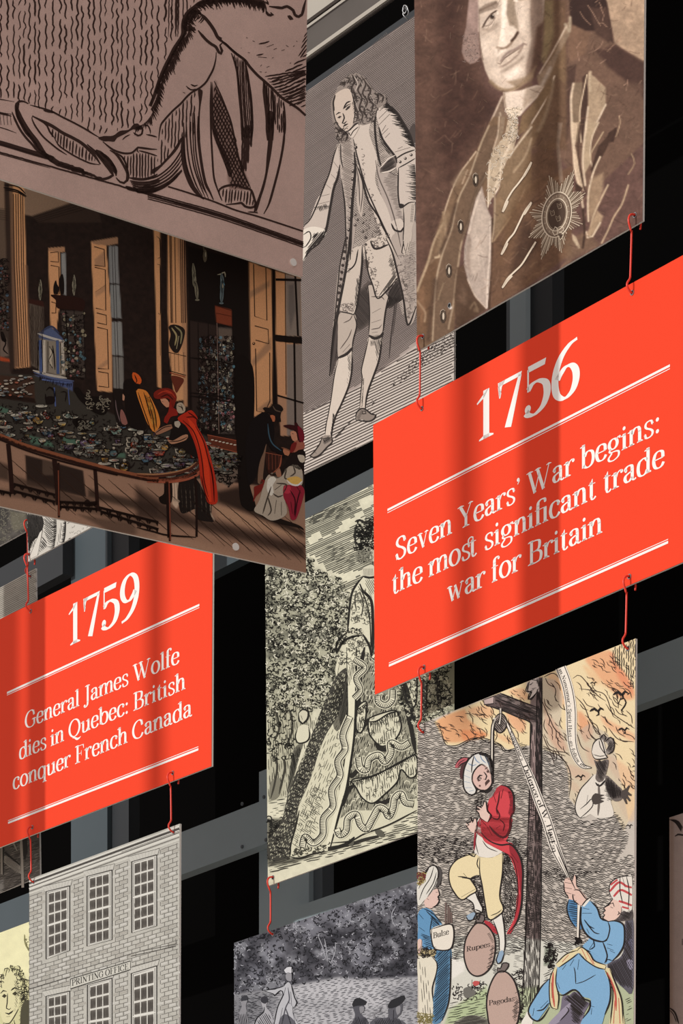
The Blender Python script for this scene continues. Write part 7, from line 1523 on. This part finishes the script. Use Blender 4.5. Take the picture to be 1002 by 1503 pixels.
# bricks: courses every 22 px, bond staggered
wins = [(245, 425, 368, 395, 780, 735), (460, 345, 590, 312, 712, 678), (695, 268, 825, 232, 642, 605), (245, 975, 368, 948, 1300, 1290), (462, 915, 590, 880, 1300, 1290), (693, 855, 825, 815, 1300, 1290)]
def inwin(x, y, m=14):
    for x0, t0, x1, t1, b0, b1 in wins:
        f = (x-x0)/(x1-x0)
        if x0-m < x < x1+m and t0+(t1-t0)*f-m-10 < y < b0+(b1-b0)*f+m: return True
    if 372 < x < 690 and yy(x, 960)-14 < y < yy(x, 960)+48: return True
    return False
row = 0; y0 = 452
while y0 < 1330:
    prev = None; off = (row % 2)*22
    xs = np.arange(155, 946, 11.0)
    for i in range(len(xs)-1):
        xa, xb = xs[i], xs[i+1]
        if not inwin(xa, yy(xa, y0)) and not inwin(xb, yy(xb, y0)): a.ln([(xa, yy(xa, y0)+rng.normal(0, .8)), (xb, yy(xb, y0)+rng.normal(0, .8))], .75, '6e6a63', sm=False, tp=1)
    x = 155+off
    while x < 940:
        if not inwin(x, yy(x, y0+11)): a.ln([(x, yy(x, y0)), (x, yy(x, y0+20))], .7, '6e6a63', sm=False, tp=1)
        if rng.random() < .5 and not inwin(x+20, yy(x+20, y0+11)): a.ln([(x+4, yy(x+4, y0+9)), (x+38, yy(x+38, y0+9))], 3.4, ['a5a196', 'bdbab0'][int(rng.random()*2)], 0, sm=False, tp=1)
        x += 43
    y0 += 21; row += 1
# string course with the lettered board
a.ln([(155, 938), (370, yy(370, 938))], 1.8, K, 3, sm=False); a.ln([(155, 912), (372, yy(372, 914))], 1.0, LW, 3, sm=False); a.ln([(690, yy(690, 924)), (925, 712)], 2.6, '3b3733', 3, sm=False); a.ln([(690, yy(690, 910)), (925, 700), (925, 672)], 1.2, LW, 3, sm=False); a.ln([(372, yy(372, 914)), (690, yy(690, 912))], 1.8, LW, 3, sm=False)
B = [(372, 885), (687, 790), (687, 835), (372, 936)]
a.fill(B, 'c2bfb2', 4, sm=False); a.ln(B+[B[0]], 1.2, K, 5, sm=False, tp=1)
art_text(a, 'PRINTING OFFICE', (379, 921), (677, 832), 8.6, '2b2926', 6)
for (x0, t0, x1, t1, b0, b1) in wins:
    f = lambda u_, v_: (x0+(x1-x0)*u_, (t0+(t1-t0)*u_)*(1-v_)+(b0+(b1-b0)*u_)*v_)
    # splayed lintel
    if t0 > 800 or t0 < 500:
        lin = [f(-.06, 0), f(1.04, 0), (x1+14, t1-34), (x0-22, t0-26)]
        a.fill(lin, 'bcb9ae', 2, sm=False); a.ln(lin+[lin[0]], .7, LW, 3, sm=False)
        for k in range(1, 9): a.ln([f(k/9, -.01), (x0-22+(x1-x0+36)*k/9, t0-26+(t1-34-t0+26)*k/9)], .5, '8a867d', 3, sm=False)
    fr = [f(0, 0), f(1, 0), f(1, 1), f(0, 1)]; a.fill(fr, 'cbc8bd', 4, sm=False); a.ln(fr+[fr[0]], 1.1, K, 6, sm=False, tp=1); a.ln([f(.07, .02), f(.93, .02), f(.93, .985), f(.07, .985), f(.07, .02)], .7, LW, 6, sm=False, tp=1); a.ln([f(0, 1), f(0, 0), f(1, 0)], 1.8, '57534d', 6, sm=False, tp=1)
    for r in range(6):
        for c in range(3):
            u0, u1 = .115+c*.265, .115+c*.265+.225; v0 = .045+r*.158+(.008 if r > 2 else 0); v1 = v0+.132
            a.fill([f(u0, v0), f(u1, v0), f(u1, v1), f(u0, v1)], '5f5a53', 5, sm=False); a.hatch([f(u0, v0), f(u1, v0), f(u1, v1), f(u0, v1)], 88, 1.6, .8, '3d3934', lay=6, step=3)
    a.ln([f(.05, .512), f(.95, .512)], 1.4, 'dad7cc', 7, sm=False, tp=1)
a.build(e, gain=np.array([1.04, 1.09, 1.16]))

# ------------------------------------------------------------------ panel: park scene
q = [(343.6, 1384), (760, 1243), (760, 1650), (345, 1760)]
e = panel('hanging_print', 'blue-grey engraving of strolling people in front of park trees', 'panel', PB, q, 'printed picture panels', holes=[(401, 1371)])
a = Art(PB, q, '8b8c92', 1.7); K = '1d1e24'; WT = 'c9ccd3'
a.o = (330, 1240, 3.34)
a.mottle(.08, 20, 2); a.kw = 1.25
TRE = '40,480 600,290 1500,0 1500,640 950,650 640,660 560,650 400,680 300,700 150,720 40,740'
a.poly(TRE, '4e4f57', 5)
tn = lambda x, y: fbm(x, y*1.1, 14, 12, 4)
a.poly(TRE, '83868e', 3, .8, mod=lambda x, y: np.clip((tn(x, y)-.53)*6, 0, 1)); a.poly(TRE, '2c2d34', 3, .8, mod=lambda x, y: np.clip((.44-tn(x, y))*7, 0, 1))
for z, r_ in (('400,400 440,370 480,400 440,450 390,460', 16), ('200,480 260,460 300,500 250,580 190,560', 16), ('640,520 700,440 720,560 680,620 630,580', 16), ('680,280 760,250 840,240 880,280 800,300 720,330', 12), ('340,370 420,350 460,370 380,400', 10), ('120,600 180,590 200,650 140,680', 10), ('450,340 600,290 640,360 560,400', 8)): a.poly(z, '9194a0', 10, .5, smooth=True)
a.curls(TRE, 3600, 2.1, 1.0, K, dens=lambda x, y: np.clip(1.25-1.4*(tn(x, y)-.2), .2, 1)); a.curls(TRE, 3200, 1.7, .8, 'a9acb6', lay=2, dens=lambda x, y: np.clip((tn(x, y)-.44)*4.5, .05, 1))
for z in ('455,440 480,500 500,570', '520,580 540,530 545,480', '490,460 500,520 505,575', '825,390 820,340 840,300', '800,300 820,340'): a.ln(z, 1.0, '9ea1aa', 3)
MD = '150,720 300,700 400,680 560,650 640,660 950,650 1500,620 1500,1300 30,1300 40,740'
a.poly(MD, 'a2a4aa', 6); a.poly('330,700 560,660 760,680 950,660 940,760 700,800 500,760 340,760', 'b8bac0', 14, .9); a.poly('40,740 200,720 260,760 200,900 40,900', '74767d', 14, .8); a.poly('760,720 960,660 960,800 850,800', '7e8087', 14, .7); a.poly('360,800 600,820 640,900 360,900', 'b4b6bc', 14, .7)
a.hatch(MD, -10, 2.4, .75, '45464e', seg=9, gap=1.6, wav=.5, jit=.2, step=2.2)
a.hatch('40,740 200,720 260,760 200,900 40,900', 15, 2.4, .8, K, seg=10, gap=1.5, wav=.4)
# lady with the outstretched arm
a.fill('295,690 312,672 328,690 340,720 355,760 345,800 335,790 335,820 350,860 360,900 240,900 245,850 265,790 285,740 270,720 250,735 240,730 215,722 200,715 215,712 250,710 275,695', 'b3b6bd', 5)
a.ln('295,690 270,700 200,714', 1.3, K, 6); a.ln('200,718 240,732 245,740 275,715 288,735 260,800 240,900', 1.3, K, 6); a.ln('328,690 345,750 355,775 340,800', 1.4, K, 6)
for z in ('300,700 290,740', '312,700 318,760 300,800 280,890', '325,720 330,790', '300,800 320,860 330,895', '285,800 265,890', '310,770 325,780', '335,820 350,890'): a.ln(z, 1.4, '4a4b54', 6)
a.fill('300,640 310,625 328,630 332,650 325,670 306,665', '8e8f96', 6); a.fill('292,615 305,602 328,600 334,625 318,632 300,628', WT, 6); a.ln('330,605 332,660', 2.2, K, 7); a.ln('305,665 312,675', 1.2, K, 7); a.fill('275,850 300,830 340,860 350,900 270,900', '5a5b64', 6)
# smaller figures at left
a.fill('85,790 78,765 95,745 112,760 105,790 112,830 115,900 65,900 72,830', '8d8e95', 5); a.fill('82,768 85,745 110,740 115,760 95,765', '3a3b42', 6); a.ln('72,830 68,900', 1.3, K, 6); a.ln('108,820 112,900', 1.3, K, 6); a.hatch('72,820 112,820 115,900 68,900', 80, 2.4, .8, K, lay=6)
a.fill('180,770 185,748 205,745 212,765 205,795 230,830 238,900 140,900 160,850 190,820', 'a4a6ad', 5); a.fill('180,770 182,748 207,744 213,770 200,780', '35363d', 6); a.hatch('160,850 195,820 230,835 235,900 145,900', 60, 2.4, .8, K, lay=6); a.ln('195,795 192,820 160,850 142,895', 1.4, K, 6)
# two men in hats
a.fill('628,790 650,780 680,785 690,800 670,830 700,860 702,900 615,900 640,840', '4f5058', 5); a.fill('625,785 640,755 665,752 698,770 690,785 650,790 632,795', '26272c', 6); a.fill('662,795 684,795 682,820 668,828', '85868c', 6); a.hatch('640,840 690,840 705,900 620,900', 70, 2.2, .9, K, lay=6)
a.fill('805,800 870,780 865,830 845,850 880,870 890,900 720,900 710,880 740,850 800,845', '54555d', 5); a.fill('800,795 815,765 840,752 880,738 886,752 860,785 820,802', '24252a', 6); a.fill('840,800 862,790 860,825 848,835', '85868c', 6); a.ln('740,850 730,830 760,815 768,800', 2.2, '85868c', 6); a.ln('760,820 766,802', 1.4, K, 7); a.ln('830,810 826,890', 2, K, 7); a.hatch('740,850 850,845 890,900 720,900', 65, 2.2, .9, K, lay=6)
a.build(e, gain=1.0)

# ------------------------------------------------------------------ chair panel, mostly behind the 1759 sign
q = [(-100, 934), (52.5, 834), (58.8, 1286), (-100, 1353)]
q = [(-100, 918), (52.3, 834), (58.8, 1286.5), (-100, 1351)]
e = panel('hanging_print', 'lined engraving behind the 1759 sign, a chair at its lower right corner', 'panel', PB, q, 'printed picture panels', holes=[(45, 846)])
a = Art(PB, q, 'b9b5ab', 1.7); K = '2c2a28'
a.mottle(.06, 10, 2)
a.o = (0, 0, 1); a.hatch('-100,910 60,830 60,1190 -100,1260', -28, 2.5, 1.0, '77746c', step=6, taper=False, jit=.05); a.curls('-100,910 60,830 60,960 -100,1000', 60, 1.5, .5, '8a877e')
a.poly('-100,1180 60,1150 60,1290 -100,1360', '6b6762', 3)
a.hatch('-100,1180 60,1150 60,1290 -100,1360', -15, 2.2, .9, '33302d', step=4, wav=.3, seg=8, gap=.8); a.hatch('-100,1250 60,1230 60,1290 -100,1360', -25, 2.0, .8, 'a5a199', step=4, seg=10, gap=1.5)
a.o = (0, 1190, 10.74)
a.fill('325,430 355,430 370,700 385,1210 345,1215 335,800 320,560', 'bcb7ae', 3, sm=False); a.fill('360,430 430,430 440,640 400,800 370,700', '3a3735', 3, sm=False); a.fill('70,710 120,720 330,870 340,1000 200,920 60,810', 'aaa59c', 3, sm=False); a.hatch('70,710 120,720 330,870 340,1000 200,920 60,810', 30, 1.6, .5, K, lay=4)
a.fill('10,570 45,560 50,1010 20,1000', 'aaa59c', 3, sm=False); a.fill('45,560 75,600 65,1010 50,1010', '3a3735', 3, sm=False); a.fill('190,490 230,500 285,640 260,620', 'b3aea5', 3, sm=False); a.fill('60,660 100,650 320,840 320,870', '3a3735', 3, sm=False)
a.poly('-60,1380 460,1180 460,1220 -60,1420', 'b0aca3', 1)
a.build(e, gain=1.0)

# ------------------------------------------------------------------ pale engraved panel above the 1759 sign
q = [(36.8, 560), (262, 420), (262, 704), (41.5, 824.5)]
e = panel('hanging_print', 'pale engraving with hatched drapery, mostly hidden behind the shop scene', 'panel', PA, q, 'printed picture panels', holes=[(43.5, 813.8)])
a = Art(PA, q, 'c3c1b9', 1.7); K = '2a2826'
a.o = (0, 740, 6.26)
for k in range(26): a.ln([(232+k*6, 70+k*1), (250+k*6, 180), (262+k*4, 300), (268+k*1.6, 450-k*6)], 1.1, K, jit=.12)
a.hatch('235,80 390,110 385,220 300,420 265,460 245,300', 75, 2.0, .8, '45423e', wav=.4, jit=.2); a.hatch('390,110 500,130 500,300 470,400 440,380 400,260', 40, 2.2, 1.0, K, wav=.3); a.hatch('385,270 460,400 350,470', 52, 2.4, 1.3, K, lay=3); a.fill('370,260 395,235 360,450 350,470 270,510 265,490', 'cfcdc5', 3, sm=False); a.ln('395,235 350,468', 1.2, K, 4); a.ln('372,250 268,500', 1.2, K, 4)
a.comb('520,130 520,260 500,400', 50, 160, 10, 1.2, K, rel=False); a.comb('605,150 600,260 590,350', 26, 170, 9, 1.4, K, rel=False); a.ln('605,130 602,250 590,350', 1.6, K); a.ln('500,130 500,380', .9, K); a.hatch('560,150 575,140 560,340 520,390', 88, 2, .6, K)
a.curls('640,150 850,200 640,330', 14, 2, .5, '8a8780'); a.ln('620,180 650,160', 1.6, K); a.ln('630,320 650,312 655,325', 1.3, K)
a.poly('262,60 860,-160 860,200 262,60', 'b9b7ae', 4)
a.build(e, gain=1.05)
# dark mezzotint corner behind it
q = [(-140, 640), (43, 520), (42.5, 777.5), (-140, 878)]
e = panel('hanging_print', 'dark mezzotint at the far left, its lower edge showing under the shop scene', 'panel', PB, q, 'printed picture panels')
a = Art(PB, q, '4a4743', 1.7); a.mottle(.35, 9, 2); a.mottle(.2, 3, 6); a.o = (0, 740, 6.26)
a.poly('90,60 240,90 240,230 120,240 100,140', '6a6756', 6, .7); a.curls('0,30 235,80 235,240 0,380', 130, 1.6, .6, '7d7a6c'); a.poly('-100,0 80,40 70,200 -100,260', '33312f', 6, .8)
a.build(e, gain=1.0)
# ------------------------------------------------------------------ cream portrait print, lower left
q = [(-130, 1418), (96, 1333), (96, 1700), (-130, 1760)]
e = panel('hanging_print', 'cream yellow print with the engraved face of a curly-haired man', 'panel', PB, q, 'printed picture panels')
a = Art(PB, q, 'e3e2b8', 1.7); K = '2d2b20'; a.mottle(.04, 12, 3)
a.o = (0, 1190, 3.579)
a.fill('0,950 5,880 25,840 75,815 110,830 140,890 155,930 150,1300 20,1300 0,1080 -10,1000', 'c9c89c', 2)
a.fill('5,900 30,850 70,840 100,880 108,960 95,1040 70,1090 45,1115 20,1110 0,1050 -6,980', 'd6d4aa', 3)
a.hatch('70,880 105,890 108,960 90,1050 60,1100 80,1000', 60, 2.0, .7, K, lay=4); a.hatch('100,930 160,960 150,1120 110,1200 100,1120', -40, 2.0, .9, K, lay=3)
a.ln('5,960 20,945 38,950', 2.0, K, 5); a.ln('60,945 80,930 98,938', 2.2, K, 5); a.fill('12,975 25,962 38,972 26,984', '3a3828', 5); a.fill('66,962 80,950 95,958 82,972', '3a3828', 5); a.ln('42,960 40,1010 36,1038 50,1045 60,1036', 1.5, K, 5); a.ln('30,1062 48,1068 72,1050', 2.4, K, 5); a.ln('36,1082 55,1080', 1.2, K, 5); a.ln('20,1115 50,1118 75,1085 100,1040', 1.4, K, 5)
a.curls('20,860 60,812 110,830 150,900 165,960 130,1010 105,950 80,850', 150, 3.0, 1.1, K, lay=4); a.curls('0,870 20,850 10,960 0,960', 20, 2.4, 1, K, lay=4)
for z in ('40,830 30,870', '65,815 70,850', '95,830 85,870', '110,850 110,900', '130,880 115,930', '145,940 120,970', '150,985 115,1000'): a.ln(z, 2.4, '47452f', 5)
a.fill('115,1030 158,1000 158,1150 130,1250 110,1180', '4a4838', 4); a.ln('75,1100 90,1180 60,1300', 1.6, K, 5); a.ln('20,1115 10,1200', 1.4, K, 5); a.hatch('20,1120 75,1100 90,1200 60,1300 10,1300', 80, 3, .7, K, lay=4)
a.ln('130,650 135,700 160,745', 1.8, '8a885f', 3); a.ln('128,680 150,720', 1.3, '8a885f', 3); a.curls('125,650 160,660 160,745 135,710', 12, 2, .8, '6a6848', lay=3)
a.build(e, gain=1.02)
# ------------------------------------------------------------------ shaded panel at the right edge
q = [(982.3, 1200), (1500, 1034), (1500, 1500), (983.5, 1640)]
e = panel('hanging_print', 'shaded brown-grey panel at the right edge, with a few dark curls of ink', 'panel', PB, q, 'printed picture panels')
a = Art(PB, q, '776c68', 3.0); a.o = (900, 1150, 4.255); a.mottle(.04, 10, 2)
a.poly('350,215 375,205 375,1503 350,1503', '6a5a50', 2, .7); K = '241f1e'
for d in (0, 8, 16, 24): a.ln([(352+d, 225), (385+d, 240), (412+d*.6, 275-d*.3), (425+d*.4, 300-d)], 2.0, K)
a.ln('385,330 405,318 450,325', 2.6, K); a.ln('350,1400 385,1430 410,1500', 2.6, K); a.ln('352,1415 375,1440 395,1490', 1.4, K); a.ln('432,970 432,1010', 3, K)
a.build(e, gain=2.5)
# ------------------------------------------------------------------ red wire hooks
hook(PA, (621, 494), (620, 600), 'red wire hook from the portrait\u2019s lower left hole to the 1756 sign')
hook(PA, (932, 316), (928.5, 430), 'red wire hook under the portrait\u2019s right corner, above the 1756 sign')
hook(PA, (623, 979.5), (622, 1075), 'red wire hook from the 1756 sign\u2019s lower left to the caricature')
hook(PA, (924.5, 846.5), (922, 952), 'red wire hook from the 1756 sign\u2019s lower right to the caricature')
hook(PB, (401, 1288), (401, 1371), 'red wire hook between the lady and the park scene')
hook(PA, (48.4, 1214.4), (50, 1294.5), 'red wire hook from the 1759 sign to the printing office\u2019s left corner')
hook(PA, (254.3, 1134.6), (255.5, 1221.5), 'red wire hook from the 1759 sign to the printing office\u2019s right corner')
hook(PA, (43.5, 813.8), (46, 897.3), 'red wire hook from the pale engraved panel to the 1759 sign')
hook(PB, (43.5, 764), (45, 846), 'red wire hook behind, down to the striped corner of the chair panel')

# twisted wire end on the standing man's panel
T0 = PB.at(597, 24)
pts = [T0+PB.u*a_+PB.n*b_+np.array([0, 0, c_]) for a_, b_, c_ in ((0, -.004, -.006), (0, .003, -.003), (-.004, .006, .004), (-.002, .005, .013), (.004, .006, .014), (.007, .006, .007), (.003, .007, .002), (-.002, .008, .008), (.002, .008, .017), (.009, .006, .012), (.011, .004, .003), (.006, .003, -.002))]
pts = crom(np.array(pts)*1000, False, 2)/1000
o_ = tube('wire_tie', pts, .0012, M_EYE); b_ = pts.mean(0); o_.data.transform(__import__('mathutils').Matrix.Translation(Vector(-b_))); o_.location = b_
tag(o_, 'small twisted grey wire on the top edge of the standing man\u2019s panel', 'wire')
# ------------------------------------------------------------------ unseen boards added left of the frame, set along the sun line to throw shadow bands on the signs
def caster(xa, xb, ya, yb, D, plane=PA):
    q = [(xa, ya), (xb, ya), (xb, yb), (xa, yb)]; S = np.array(SUN)
    c = plane.at([p[0] for p in q], [p[1] for p in q])+S*D
    c[1][2] = c[0][2]; c[3][2] = c[2][2]
    b = (c[2]+c[3])/2; e = empty('shadow_board', b)
    tag(e, 'plain grey board added unseen left of the frame to shade the signs', 'board', 'plain boards added left of the frame for their shadows')
    slab('board', c, plane.n, .003, M_BOARD_DARK, e, b)
# (x range, y range) on the sign plane that each board shades, and its distance towards the sun
caster(666, 702, 470, 1060, 7.0)
caster(764, 802, 400, 1040, 4.0)
caster(796, 822, -120, 1040, 1.25)
caster(780, 812, -120, 380, 4.0)
caster(-60, 4, 780, 1290, 1.2)
caster(-10, 30, 830, 1290, 6.5)
caster(46, 67, 860, 1260, 1.3)
caster(40, 52, 860, 1260, 4.0)
caster(216, 242, 640, 1210, 6.5)
